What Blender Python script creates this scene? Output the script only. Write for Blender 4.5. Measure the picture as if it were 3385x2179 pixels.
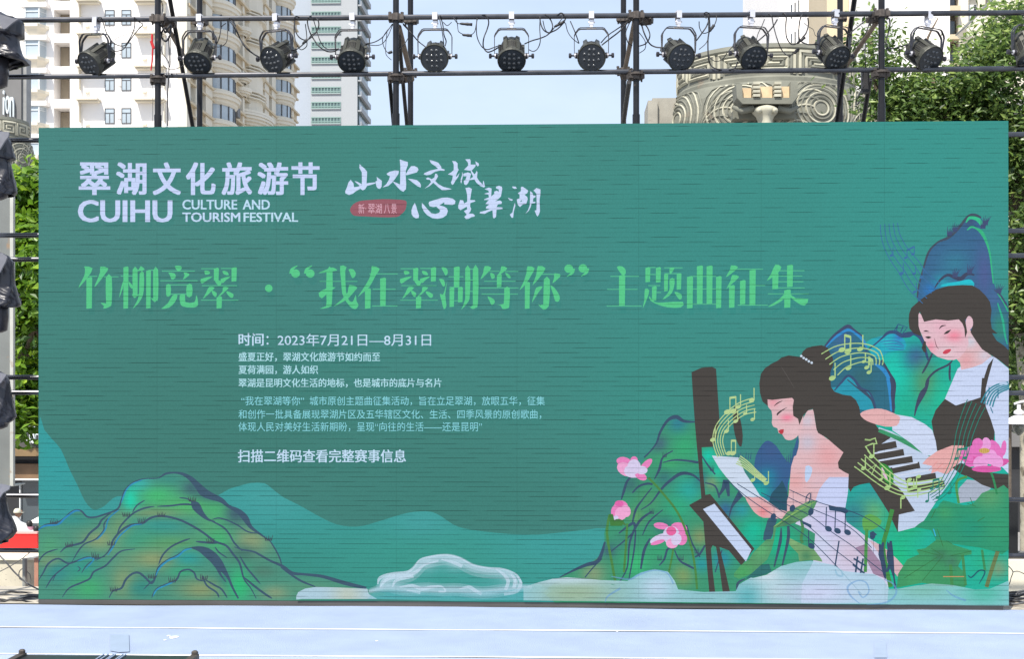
import bpy, bmesh, math, random
from mathutils import Vector, Matrix, noise, geometry
R = math.radians
random.seed(7)
scene = bpy.context.scene
col = scene.collection
for o in list(bpy.data.objects):
    bpy.data.objects.remove(o)

# ------------------------------------------------------------ camera, sky, sun, exposure
FPX = 4410.0                                   # focal length in photo pixels
YAW = R(2.15)
FWD = Vector((-math.sin(YAW), math.cos(YAW), 0)); RGT = Vector((math.cos(YAW), math.sin(YAW), 0))
CAM = -(FWD*11.0 + RGT*0.043); CAM.z = 1.876
HOR = 1256.0
cam = bpy.data.objects.new('camera', bpy.data.cameras.new('camera')); col.objects.link(cam)
cam.location = CAM; cam.rotation_euler = (R(90), 0, YAW)
cam.data.sensor_width = 36; cam.data.lens = FPX/3385*36
cam.data.shift_y = (HOR-1089.5)/3385; cam.data.clip_end = 3000; cam.data.clip_start = .05
scene.camera = cam
EXPO = 0.75
SUNV = Vector((-.22, -.52, .83)).normalized()
world = bpy.data.worlds.new('World'); scene.world = world; world.use_nodes = True
wn = world.node_tree.nodes; wl_ = world.node_tree.links
sky = wn.new('ShaderNodeTexSky'); sky.sky_type = 'NISHITA'; sky.sun_disc = False
sky.sun_elevation = math.asin(SUNV.z); sky.sun_rotation = math.atan2(SUNV.x, SUNV.y)
sky.air_density = 1.3; sky.dust_density = 2.2; sky.ozone_density = 1.6; sky.altitude = 0
# thin white cloud veil over the blue, everywhere in the sky
tc = wn.new('ShaderNodeTexCoord'); mp = wn.new('ShaderNodeMapping'); mp.inputs['Scale'].default_value = (1.4, 1.4, 4.0)
nz = wn.new('ShaderNodeTexNoise'); nz.inputs['Scale'].default_value = 2.2; nz.inputs['Detail'].default_value = 6; nz.inputs['Roughness'].default_value = .55
rp = wn.new('ShaderNodeMapRange'); rp.inputs['From Min'].default_value = .42; rp.inputs['From Max'].default_value = .75
rp.inputs['To Min'].default_value = .6; rp.inputs['To Max'].default_value = .9
mx = wn.new('ShaderNodeMix'); mx.data_type = 'RGBA'; mx.inputs['B'].default_value = (5.9, 7.0, 8.9, 1)
wl_.new(tc.outputs['Generated'], mp.inputs['Vector']); wl_.new(mp.outputs['Vector'], nz.inputs['Vector'])
wl_.new(nz.outputs['Fac'], rp.inputs['Value']); wl_.new(rp.outputs['Result'], mx.inputs['Factor'])
wl_.new(sky.outputs['Color'], mx.inputs['A']); wl_.new(mx.outputs['Result'], wn['Background'].inputs['Color'])
wn['Background'].inputs['Strength'].default_value = .085
sun = bpy.data.objects.new('sun', bpy.data.lights.new('sun', 'SUN')); col.objects.link(sun)
sun.data.energy = 4.0; sun.data.angle = R(.6); sun.data.color = (1, .95, .87)
sun.rotation_euler = SUNV.to_track_quat('Z', 'Y').to_euler()
vs = scene.view_settings; vs.view_transform = 'Standard'; vs.look = 'None'; vs.exposure = EXPO; vs.gamma = 1; vs.use_curve_mapping = False
scene.cycles.max_bounces = 6; scene.cycles.diffuse_bounces = 3; scene.cycles.transparent_max_bounces = 16
scene.cycles.use_denoising = True

# ------------------------------------------------------------ helpers
def ray(px, py): return FWD + RGT*((px-1692.5)/FPX) + Vector((0, 0, (HOR-py)/FPX))
def at(px, py, Y):
    d = ray(px, py); return CAM + d*((Y-CAM.y)/d.y)
def atx(px, py, X):
    d = ray(px, py); return CAM + d*((X-CAM.x)/d.x)
def atz(px, py, Z):
    d = ray(px, py); return CAM + d*((Z-CAM.z)/d.z)
def pxs(Y): return (Y-CAM.y)/FPX               # metres per photo pixel at distance Y

def tag(o, label=None, cat=None, group=None, kind=None):
    if label: o['label'] = label
    if cat: o['category'] = cat
    if group: o['group'] = group
    if kind: o['kind'] = kind
    return o
def empty(name, loc, label=None, cat=None, group=None):
    o = bpy.data.objects.new(name, None); col.objects.link(o); o.location = loc; o.empty_display_size = .1
    return tag(o, label, cat, group)
def wloc(p):
    v = Vector((0, 0, 0))
    while p: v += Vector(p.location); p = p.parent
    return v
class MB:
    def __init__(s): s.v = []; s.f = []; s.c = []; s.sm = []
    def quad(s, a, b, c, d): 
        n = len(s.v); s.v += [tuple(a), tuple(b), tuple(c), tuple(d)]; s.f.append((n, n+1, n+2, n+3)); return s
    def poly(s, pts):
        n = len(s.v); s.v += [tuple(p) for p in pts]; s.f.append(tuple(range(n, n+len(pts)))); return s
    def box(s, x0, x1, y0, y1, z0, z1, M=None):
        n = len(s.v)
        if x0 > x1: x0, x1 = x1, x0
        if y0 > y1: y0, y1 = y1, y0
        if z0 > z1: z0, z1 = z1, z0
        P = [Vector((x, y, z)) for z in (z0, z1) for y in (y0, y1) for x in (x0, x1)]
        if M: P = [M @ p for p in P]
        s.v += [tuple(p) for p in P]
        for f in ((0, 2, 3, 1), (4, 5, 7, 6), (0, 1, 5, 4), (2, 6, 7, 3), (0, 4, 6, 2), (1, 3, 7, 5)): s.f.append(tuple(n+i for i in f))
        return s
    def tube(s, pts, r, seg=8, caps=True, flat=None):
        pts = [Vector(p) for p in pts]; rs = r if isinstance(r, (list, tuple)) else [r]*len(pts)
        n0 = len(s.v); up = None
        for i, p in enumerate(pts):
            t = (pts[min(i+1, len(pts)-1)]-pts[max(i-1, 0)])
            t = t.normalized() if t.length > 1e-9 else Vector((0, 0, 1))
            if up is None:
                up = t.orthogonal().normalized()
            else:
                up = (up - t*up.dot(t)); up = up.normalized() if up.length > 1e-6 else t.orthogonal().normalized()
            w = t.cross(up)
            for k in range(seg):
                a = 2*math.pi*k/seg
                s.v.append(tuple(p + (up*math.cos(a)+w*math.sin(a))*rs[i]))
        for i in range(len(pts)-1):
            for k in range(seg):
                a = n0+i*seg+k; b = n0+i*seg+(k+1) % seg
                s.f.append((a, b, b+seg, a+seg))
        if caps:
            s.f.append(tuple(n0+k for k in reversed(range(seg)))); s.f.append(tuple(n0+(len(pts)-1)*seg+k for k in range(seg)))
        return s
    def lathe(s, prof, seg=16, M=None, a0=0, a1=2*math.pi, cap=True):
        # prof: (r, h) about Z
        n0 = len(s.v); full = abs(a1-a0-2*math.pi) < 1e-6; ns = seg if full else seg+1
        for r, h in prof:
            for k in range(ns):
                a = a0+(a1-a0)*k/seg
                p = Vector((r*math.cos(a), r*math.sin(a), h))
                s.v.append(tuple(M @ p if M else p))
        for i in range(len(prof)-1):
            for k in range(seg):
                a = n0+i*ns+k; b = n0+i*ns+(k+1) % ns
                s.f.append((a, b, b+ns, a+ns))
        if cap and full:
            if prof[0][0] > 1e-5: s.f.append(tuple(n0+k for k in reversed(range(ns))))
            if prof[-1][0] > 1e-5: s.f.append(tuple(n0+(len(prof)-1)*ns+k for k in range(ns)))
        return s
    def prism(s, pts, ext):
        """closed outline pts (3D), extruded by vector ext"""
        n = len(s.v); m = len(pts); ext = Vector(ext)
        s.v += [tuple(Vector(p)) for p in pts] + [tuple(Vector(p)+ext) for p in pts]
        s.f.append(tuple(range(n, n+m))); s.f.append(tuple(reversed(range(n+m, n+2*m))))
        for i in range(m): j = (i+1) % m; s.f.append((n+j, n+i, n+m+i, n+m+j))
        return s
    def mesh(s, name, mat, off=None, smooth=False):
        me = bpy.data.meshes.new(name)
        vv = s.v if off is None else [(x-off[0], y-off[1], z-off[2]) for x, y, z in s.v]
        me.from_pydata(vv, [], s.f)
        if mat: me.materials.append(mat)
        if smooth is True: me.polygons.foreach_set('use_smooth', [True]*len(me.polygons))
        me.update()
        return me
    def build(s, name, mat, parent=None, smooth=False, fix=True):
        me = s.mesh(name, mat, wloc(parent) if parent else None, smooth)
        if fix:
            bm = bmesh.new(); bm.from_mesh(me); bmesh.ops.recalc_face_normals(bm, faces=bm.faces); bm.to_mesh(me); bm.free()
        o = bpy.data.objects.new(name, me); col.objects.link(o); o.parent = parent
        return o
def inst(src, name, parent, loc=(0, 0, 0), rot=(0, 0, 0)):
    o = bpy.data.objects.new(name, src if isinstance(src, bpy.types.Mesh) else src.data); col.objects.link(o)
    o.parent = parent; o.location = loc; o.rotation_euler = rot
    return o
def copy_tree(o, parent=None):
    c = o.copy(); col.objects.link(c); c.parent = parent
    for ch in [x for x in o.children]: copy_tree(ch, c)
    return c
def smoothpts(pts, n=6, closed=False):
    P = [Vector(p) for p in pts]; out = []; m = len(P)
    rng = range(m if closed else m-1)
    for i in rng:
        p0 = P[(i-1) % m] if closed or i > 0 else P[0]; p1 = P[i]; p2 = P[(i+1) % m]
        p3 = P[(i+2) % m] if closed or i+2 < m else P[-1]
        for k in range(n):
            t = k/n
            out.append(.5*((2*p1)+(p2-p0)*t+(2*p0-5*p1+4*p2-p3)*t*t+(3*p1-p0-3*p2+p3)*t**3))
    if not closed: out.append(P[-1])
    return out

# ------------------------------------------------------------ materials
def s2l(c): return tuple(((x/255)/12.92 if x/255 <= .04045 else ((x/255+.055)/1.055)**2.4) for x in c)
def mat(name, rgb, rough=.7, metal=0, var=.12, scale=3.0, bump=0, bscale=30, spec=.5, stain=None, obj=True, trans=0, coat=0):
    m = bpy.data.materials.new(name); m.use_nodes = True; n = m.node_tree.nodes; l = m.node_tree.links
    b = n['Principled BSDF']; b.inputs['Roughness'].default_value = rough; b.inputs['Metallic'].default_value = metal
    b.inputs['Specular IOR Level'].default_value = spec
    tcn = n.new('ShaderNodeTexCoord'); no = n.new('ShaderNodeTexNoise'); no.inputs['Scale'].default_value = scale; no.inputs['Detail'].default_value = 6
    l.new(tcn.outputs['Object'], no.inputs['Vector'])
    cr = n.new('ShaderNodeMix'); cr.data_type = 'RGBA'
    cr.inputs['A'].default_value = tuple(max(0, c*(1-var)) for c in rgb)+(1,); cr.inputs['B'].default_value = tuple(min(1, c*(1+var)) for c in rgb)+(1,)
    mr = n.new('ShaderNodeMapRange'); mr.inputs['From Min'].default_value = .3; mr.inputs['From Max'].default_value = .7
    l.new(no.outputs['Fac'], mr.inputs['Value']); l.new(mr.outputs['Result'], cr.inputs['Factor'])
    out = cr.outputs['Result']
    if stain:
        n2 = n.new('ShaderNodeTexNoise'); n2.inputs['Scale'].default_value = stain[1]; n2.inputs['Detail'].default_value = 8
        l.new(tcn.outputs['Object'], n2.inputs['Vector'])
        r2 = n.new('ShaderNodeMapRange'); r2.inputs['From Min'].default_value = stain[2]; r2.inputs['From Max'].default_value = stain[2]+.08
        l.new(n2.outputs['Fac'], r2.inputs['Value'])
        m2 = n.new('ShaderNodeMix'); m2.data_type = 'RGBA'; m2.inputs['B'].default_value = tuple(stain[0])+(1,)
        l.new(out, m2.inputs['A']); l.new(r2.outputs['Result'], m2.inputs['Factor']); out = m2.outputs['Result']
    l.new(out, b.inputs['Base Color'])
    if bump:
        nb = n.new('ShaderNodeTexNoise'); nb.inputs['Scale'].default_value = bscale; nb.inputs['Detail'].default_value = 5
        l.new(tcn.outputs['Object'], nb.inputs['Vector'])
        bp = n.new('ShaderNodeBump'); bp.inputs['Strength'].default_value = bump; bp.inputs['Distance'].default_value = .02
        l.new(nb.outputs['Fac'], bp.inputs['Height']); l.new(bp.outputs['Normal'], b.inputs['Normal'])
    if trans:
        b.inputs['Transmission Weight'].default_value = trans
    if coat: b.inputs['Coat Weight'].default_value = coat
    return m
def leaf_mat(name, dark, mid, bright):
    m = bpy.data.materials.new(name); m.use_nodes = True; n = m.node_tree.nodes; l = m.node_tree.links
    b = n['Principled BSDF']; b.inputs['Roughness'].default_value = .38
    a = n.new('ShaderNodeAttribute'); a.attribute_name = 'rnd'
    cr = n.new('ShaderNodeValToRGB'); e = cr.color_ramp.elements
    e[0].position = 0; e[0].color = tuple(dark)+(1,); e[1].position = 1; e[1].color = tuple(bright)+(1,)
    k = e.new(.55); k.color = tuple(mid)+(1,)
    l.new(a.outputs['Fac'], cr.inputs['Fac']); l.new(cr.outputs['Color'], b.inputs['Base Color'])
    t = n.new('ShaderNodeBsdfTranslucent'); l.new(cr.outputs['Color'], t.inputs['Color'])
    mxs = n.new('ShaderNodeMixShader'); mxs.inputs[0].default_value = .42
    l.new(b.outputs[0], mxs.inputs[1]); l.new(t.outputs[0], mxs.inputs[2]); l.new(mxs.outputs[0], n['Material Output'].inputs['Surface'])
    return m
M = {}
M['steel'] = mat('painted_scaffold_steel', (.018, .018, .021), .38, .3, .3, 9, spec=.35, stain=((.085, .06, .05), 14, .66))
M['pipe'] = mat('galvanised_pipe', (.10, .10, .106), .26, .95, .2, 9)
M['steel_rust'] = mat('rusty_scaffold_steel', (.20, .15, .11), .6, .3, .3, 12)
M['coupler'] = mat('coupler_iron', (.10, .085, .075), .6, .6, .3, 30)
M['lamp_black'] = mat('lamp_cast_aluminium', (.062, .062, .05), .5, .3, .15, 20)
M['lamp_dark'] = mat('lamp_face_plastic', (.025, .032, .04), .35, 0, .1, 20)
M['vent'] = mat('vent_dark', (.012, .012, .012), .8, 0, .1, 5)
M['lens'] = mat('lens_glass', (.075, .08, .085), .16, 0, .3, 60, spec=.9)
M['lens_core'] = mat('lens_core_dark', (.03, .032, .035), .3, 0, .3, 60)
M['yoke'] = mat('yoke_black_paint', (.045, .043, .05), .35, .4, .15, 30)
M['alu'] = mat('bare_aluminium', (.72, .70, .72), .35, .55, .1, 20)
M['rubber'] = mat('black_cable_rubber', (.02, .02, .022), .55, 0, .2, 10)
M['cable_grey'] = mat('grey_cable_rubber', (.09, .09, .095), .5, 0, .2, 10)
M['bag'] = mat('black_plastic_bag', (.014, .014, .020), .36, 0, .4, 5, bump=.5, bscale=9, spec=.7)
M['bag_sheen'] = mat('bag_sheen_grey', (.17, .17, .19), .4, 0, .15, 5, bump=.4, bscale=9)  # light grey sheen on top of the black bags, put into a colour
M['carpet'] = mat('pale_blue_carpet', (.30, .36, .50), .95, 0, .07, 2.6, bump=.6, bscale=120, stain=((.22, .27, .41), 55, .70))
M['carpet_highlight'] = mat('blue_carpet_highlight', (.345, .405, .53), .95, 0, .07, 2.2, bump=.6, bscale=120, stain=((.27, .32, .44), 55, .70))  # same carpet on the front strips, its highlight at that angle put into colour
M['seam'] = mat('white_seam_edge', (.86, .86, .88), .6, 0, .03, 6)
M['tape'] = mat('cloudy_clear_tape', (.29, .345, .455), .45, 0, .05, 8)
M['white_wall'] = mat('white_render_wall', (.88, .84, .80), .85, 0, .04, .12)
M['cream_wall'] = mat('cream_render_wall', (.72, .66, .54), .85, 0, .07, .15)
M['beige_wall'] = mat('beige_render_wall', (.58, .48, .33), .85, 0, .08, .2)
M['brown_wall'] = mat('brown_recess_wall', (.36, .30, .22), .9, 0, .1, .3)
M['grey_tower'] = mat('pale_grey_tower_render', (.37, .385, .395), .85, 0, .05, .05)
M['glass_pale'] = mat('pale_window_glass', (.40, .46, .50), .12, 0, .15, .6, spec=.9)
M['glass_dark'] = mat('dark_window_glass', (.055, .07, .08), .1, 0, .4, .5, spec=.9)
M['glass_teal'] = mat('teal_window_glass', (.07, .11, .11), .15, 0, .5, .6, spec=.8)
M['frame_white'] = mat('white_window_frame', (.70, .72, .72), .5, 0, .04, 3)
M['frame_green'] = mat('pale_green_window_frame', (.20, .30, .27), .5, 0, .05, 3)
M['frame_dark'] = mat('dark_window_frame', (.08, .08, .085), .5, 0, .1, 3)
M['stone'] = mat('carved_grey_stone', (.18, .18, .145), .85, 0, .2, 1.2, bump=.5, bscale=8, stain=((.20, .17, .13), 2.2, .62))
M['stone_light'] = mat('pale_stone_ridge', (.44, .42, .325), .85, 0, .15, 3)
M['stone_tan'] = mat('tan_stone_panel', (.62, .46, .28), .8, 0, .2, 3)
M['bark'] = mat('tree_bark', (.16, .12, .085), .9, 0, .3, 8, bump=.6, bscale=20)
M['bark_pale'] = mat('pale_plane_bark', (.42, .38, .29), .9, 0, .25, 5, bump=.5, bscale=14, stain=((.2, .17, .12), 6, .55))
M['leaf_dark'] = leaf_mat('evergreen_leaf', (.028, .065, .018), (.135, .22, .045), (.40, .50, .13))
M['leaf_bright'] = leaf_mat('bright_leaf', (.04, .10, .012), (.17, .32, .025), (.46, .60, .04))
M['paving'] = mat('grey_plaza_paving', (.27, .26, .25), .85, 0, .15, .8, bump=.3, bscale=6)
M['shop_grey'] = mat('grey_shop_cladding', (.155, .15, .145), .6, 0, .12, .6)
M['shop_dark'] = mat('dark_shopfront', (.028, .028, .03), .5, 0, .3, 1.5)
M['shop_brown'] = mat('brown_shop_fascia', (.16, .095, .05), .6, 0, .25, 2)
M['red'] = mat('red_banner_fabric', (.68, .012, .012), .6, 0, .06, 2)
M['granite'] = mat('speckled_granite', (.60, .55, .43), .7, 0, .1, 5, stain=((.22, .2, .17), 40, .62))
M['pinkstone'] = mat('pink_stone_post', (.45, .22, .15), .7, 0, .15, 6)
M['greypaint'] = mat('grey_painted_metal', (.19, .20, .19), .6, .2, .12, 3, stain=((.30, .20, .12), 5, .60))
M['paleedge'] = mat('pale_metal_edge', (.50, .50, .45), .5, .2, .12, 4, stain=((.32, .22, .14), 6, .62))
M['skin'] = mat('tanned_skin', (.30, .16, .10), .6, 0, .1, 10)
M['shirt_white'] = mat('white_cotton', (.72, .72, .72), .85, 0, .05, 5)
M['cap'] = mat('cream_cap_cloth', (.55, .53, .42), .85, 0, .05, 5)
M['dark_cloth'] = mat('dark_cloth', (.04, .04, .055), .85, 0, .2, 8)
M['pink_cloth'] = mat('pink_cloth', (.45, .22, .28), .85, 0, .15, 8)
M['hair'] = mat('black_hair', (.015, .013, .012), .5, 0, .2, 20)
M['umbrella'] = mat('pale_parasol_cloth', (.66, .66, .62), .8, 0, .05, 3)
M['cream_panel'] = mat('cream_board', (.80, .75, .60), .75, 0, .04, 2)
M['lamp_white'] = mat('white_lamp_enamel', (.82, .80, .82), .35, 0, .03, 5)
M['lamp_glass'] = mat('dusty_lamp_glass', (.22, .22, .17), .15, 0, .15, 6, spec=.8)
M['letter_white'] = mat('white_sign_letter', (.72, .78, .80), .5, 0, .03, 5)
M['cab_dark'] = mat('led_cabinet_black', (.015, .016, .017), .5, .2, .1, 8)
M['red_tool'] = mat('red_plastic_handle', (.5, .02, .02), .4, 0, .05, 8)
# ------------------------------------------------------------ ground, stage
GZ = -2.3
o = MB().quad((-700, -120, GZ), (700, -120, GZ), (700, 1500, GZ), (-700, 1500, GZ)).build('ground', M['paving']); tag(o, kind='structure')
stage = empty('stage_floor', (0, -2, 0)); tag(stage, kind='structure')
MB().box(-7.4, 7.4, -4.6, .10, -.75, -.012).build('deck', M['cab_dark'], stage)
# carpet widths (their seams run across the stage), each a strip with a slightly wavy edge, white selvedge between
o = MB().box(-9, 9, .101, 1.12, -.35, -.03).build('rear_pavement', mat('cream_pavement', (.42, .38, .31), .85, 0, .2, 2, stain=((.2, .15, .1), 2.5, .58))); tag(o, kind='structure')
rows = [(-.02, -1.02), (-1.045, -1.99), (-2.02, -2.95), (-2.98, -3.95)]
def wav(x, k): return .012*math.sin(x*1.3+k)+.006*math.sin(x*4.1+k*2)
for i, (ya, yb) in enumerate(rows):
    mb = MB(); N = 60
    for k in range(N+1):
        x = -7.3+14.6*k/N; tilt = .004*x
        front = yb + (wav(x, i)*.5) + tilt; back = ya + (wav(x, i+9)*(1.5 if i == 0 else .5)) + tilt
        if i == 0 : back += -.03*math.exp(-((x-1.8)/1.7)**2)+.01
        mb.v += [(x, front, 0), (x, back, 0), (x, front, -.012), (x, back, -.012)]
    for k in range(N):
        a = 4*k; b = a+4
        mb.f += [(a, b, b+1, a+1), (a+2, b+2, b, a), (a+1, b+1, b+3, a+3)]
    mb.build('carpet_strip', M['carpet'] if i < 2 else M['carpet_highlight'], stage)
mb = MB()
for k in range(3):
    y = (-1.032, -2.005, -2.965)[k]; N = 70
    for j in range(N):
        x0 = -7.3+14.6*j/N; x1 = x0+14.6/N
        if k == 1 and random.random() < .04: continue
        w = .011+.004*math.sin(x0*2.7+k)
        w0 = w+.002*math.sin(x0*5); w1 = .011+.004*math.sin(x1*2.7+k)+.002*math.sin(x1*5)
        ya = y+.004*x0+wav(x0, k)*.5; yb = y+.004*x1+wav(x1, k)*.5
        mb.quad((x0, ya-w0-.006, .004), (x1, yb-w1-.006, .004), (x1, yb+w1, .004), (x0, ya+w0, .004))
mb.build('seam_edging', M['seam'], stage)
mb = MB()
for (px, py, r) in ((574, 2108, .032), (557, 2103, .013), (545, 2117, .011), (1245, 2120, .01), (2040, 2090, .008)):
    p = atz(px, py, .003); mb.poly([(p.x+r*(1+.3*math.sin(3*a))*math.cos(a), p.y+1.6*r*math.sin(a), .003) for a in [2*math.pi*k/9 for k in range(9)]])
mb.build('white_mark', M['seam'], stage)
# faint raised tape lines and cloudy clear tape
for (pts, lab) in (([(364, 2100), (426, 2099), (428, 2156), (394, 2158), (364, 2153)], 'cloudy square of clear tape on the pale blue carpet behind the black case'),
                   ([(2890, 2125), (2930, 2124), (2932, 2176), (2890, 2176)], 'cloudy square of clear tape on the carpet near the right end of the stage')):
    P = [atz(a, b, .006) for a, b in pts]
    o = MB().prism(P, (0, 0, .002)).build('tape', M['tape']); tag(o, lab, 'tape')
# black case at the stage front, left, with raised corner lugs, and clear tape ribbons beside it
YC = -2.55
a = at(68, 2170, YC); b = at(660, 2170, YC)
case = empty('stage_case', ((a.x+b.x)/2, YC, 0), 'black low case with raised corner lugs on the pale blue carpet at the stage front', 'case')
tp = at(300, 2166, YC).z
c_ = MB(); c_.box(a.x+.03, b.x-.03, YC-.5, YC, .002, tp-.004); c_.build('body', M['yoke'], case)
for x in (a.x, b.x-.045):
    c_ = MB(); c_.box(x, x+.045, YC-.48, YC-.01, .001, tp+.012); c_.lathe([(.022, 0), (.022, .02), (.012, .028)], 8, Matrix.Translation((x+.022, YC-.03, tp+.01))); c_.build('corner_lug', M['coupler'], case)
c_ = MB(); c_.box((a.x+b.x)/2-.12, (a.x+b.x)/2+.1, YC-.3, YC-.27, tp-.002, tp+.006); c_.build('handle', M['rubber'], case)
for i, px in enumerate((352, 366, 384, 391, 415, 424)):
    p = at(px, 2168, YC+.03); c_ = MB(); c_.tube([(p.x, YC+.05, .008), (p.x+.004*(i % 3), YC+.012, tp*.6), (p.x-.004, YC-.01, tp+.006), (p.x, YC-.2, tp+.004)], .0045, 5)
    o = c_.build('tape_ribbon', M['tape']); tag(o, 'thin shiny strip of clear tape lying over the edge of the black stage case', 'tape', 'tape strips over the black case')

# ------------------------------------------------------------ LED screen
led = empty('led_screen', (0, .06, 0), 'wide green LED screen showing a festival song contest poster with two painted women', 'LED screen')
X0, X1, Z0 = -4.0, 4.0, .04
TL = at(128, 422, 0); TR = at(3334, 399, 0); BL = at(127, 1982, 0); BR = at(3332, 2002, 0)
ZT = (TL.z+TR.z)/2; ZB = (BL.z+BR.z)/2; X0 = (TL.x+BL.x)/2; X1 = (TR.x+BR.x)/2
nx, nz_ = 8, 4
cw = (X1-X0)/nx; ch = (ZT-ZB)/nz_
mb = MB(); mb.box(.001, cw-.001, 0, .075, .001, ch-.001); mb.box(.12, cw-.12, .075, .11, .12, ch-.12)
cabm = mb.mesh('led_cabinet', M['cab_dark'])
for i in range(nx):
    for j in range(nz_):
        inst(cabm, 'led_cabinet', led, (X0+i*cw, .004-.06, ZB+j*ch))
o = MB().box(X0, X1-.04, -.004, .09, .0, ZB-.002).build('base_rail', mat('base_rail_grey', (.075, .07, .065), .8), led)

# screen picture: one emissive LED material, colour from the print, fine dark louvre lines between LED rows
def led_material(name, alpha):
    m = bpy.data.materials.new(name); m.use_nodes = True; n = m.node_tree.nodes; l = m.node_tree.links
    b = n['Principled BSDF']; b.inputs['Base Color'].default_value = (.004, .004, .004, 1); b.inputs['Roughness'].default_value = .6
    b.inputs['Specular IOR Level'].default_value = .05
    at_ = n.new('ShaderNodeAttribute'); at_.attribute_name = 'Col'
    geo = n.new('ShaderNodeNewGeometry'); sp = n.new('ShaderNodeSeparateXYZ'); l.new(geo.outputs['Position'], sp.inputs[0])
    def mth(op, a, b_=None, c=None, clamp=False):
        k = n.new('ShaderNodeMath'); k.operation = op; k.use_clamp = clamp
        for i, v in enumerate((a, b_, c)):
            if v is None: continue
            if isinstance(v, (int, float)): k.inputs[i].default_value = v
            else: l.new(v, k.inputs[i])
        return k.outputs[0]
    P = .03955
    v = mth('DIVIDE', mth('ADD', sp.outputs['Z'], mth('MULTIPLY', sp.outputs['X'], -.0008)), P)
    row = mth('FLOOR', v); fr = mth('FRACT', v)
    wn_ = n.new('ShaderNodeTexWhiteNoise'); wn_.noise_dimensions = '1D'; l.new(row, wn_.inputs['W'])
    hgt = mth('DIVIDE', mth('SUBTRACT', sp.outputs['Z'], ZB), ZT-ZB)
    u = mth('ADD', mth('ADD', mth('DIVIDE', sp.outputs['X'], .56), mth('MULTIPLY', row, .43)), mth('MULTIPLY', wn_.outputs['Value'], .22))
    uf = mth('FRACT', u); cell = mth('FLOOR', u)
    w2 = n.new('ShaderNodeTexWhiteNoise'); w2.noise_dimensions = '2D'; cb = n.new('ShaderNodeCombineXYZ'); l.new(cell, cb.inputs[0]); l.new(row, cb.inputs[1]); l.new(cb.outputs[0], w2.inputs['Vector'])
    duty = mth('MULTIPLY_ADD', hgt, -.66, .96)           # dashes are longer low on the screen
    duty = mth('ADD', duty, mth('MULTIPLY', mth('SUBTRACT', w2.outputs['Value'], .5), .25))
    edge = mth('SUBTRACT', duty, mth('MULTIPLY', mth('ABSOLUTE', mth('SUBTRACT', uf, .5)), 2.0))
    pres = mth('MULTIPLY', edge, 4.0, clamp=True)
    ln = mth('LESS_THAN', fr, .14)
    amp = mth('MULTIPLY_ADD', w2.outputs['Value'], .34, .22)
    mask = mth('MULTIPLY', mth('MULTIPLY', ln, pres), amp)
    # cabinet joints, hair thin
    cu = mth('FRACT', mth('DIVIDE', mth('SUBTRACT', sp.outputs['X'], X0), cw)); j1 = mth('LESS_THAN', cu, .0035)
    cv = mth('FRACT', mth('DIVIDE', mth('SUBTRACT', sp.outputs['Z'], ZB), ch)); j2 = mth('LESS_THAN', cv, .003)
    joint = mth('MULTIPLY', mth('MAXIMUM', j1, j2), .22)
    mask = mth('MAXIMUM', mth('MAXIMUM', mask, mth('MULTIPLY', ln, .13)), joint)
    ng = n.new('ShaderNodeTexNoise'); ng.inputs['Scale'].default_value = 90; ng.inputs['Detail'].default_value = 2; l.new(geo.outputs['Position'], ng.inputs['Vector'])
    # faint per-cabinet brightness and large scale mottling of an LED wall
    ci = mth('FLOOR', mth('DIVIDE', mth('SUBTRACT', sp.outputs['X'], X0), cw/2)); cj = mth('FLOOR', mth('DIVIDE', mth('SUBTRACT', sp.outputs['Z'], ZB), ch/2))
    cc = n.new('ShaderNodeCombineXYZ'); l.new(ci, cc.inputs[0]); l.new(cj, cc.inputs[1]); w3 = n.new('ShaderNodeTexWhiteNoise'); w3.noise_dimensions = '2D'; l.new(cc.outputs[0], w3.inputs['Vector'])
    g = mth('ADD', mth('MULTIPLY', mth('SUBTRACT', ng.outputs['Fac'], .5), .34), mth('MULTIPLY_ADD', w3.outputs['Value'], .03, .99))
    br = mth('MULTIPLY', mth('SUBTRACT', 1.0, mask), g)
    mulc = n.new('ShaderNodeVectorMath'); mulc.operation = 'SCALE'; l.new(at_.outputs['Color'], mulc.inputs[0]); l.new(br, mulc.inputs['Scale'])
    l.new(mulc.outputs[0], b.inputs['Emission Color']); b.inputs['Emission Strength'].default_value = 2**-EXPO
    if alpha:
        tr = n.new('ShaderNodeBsdfTransparent'); ms = n.new('ShaderNodeMixShader')
        l.new(at_.outputs['Alpha'], ms.inputs[0]); l.new(tr.outputs[0], ms.inputs[1]); l.new(b.outputs[0], ms.inputs[2])
        l.new(ms.outputs[0], n['Material Output'].inputs['Surface'])
    m.cycles.emission_sampling = 'NONE'
    return m
M['led'] = led_material('led_pixels', False); M['led_a'] = led_material('led_pixels_blended', True)

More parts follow.
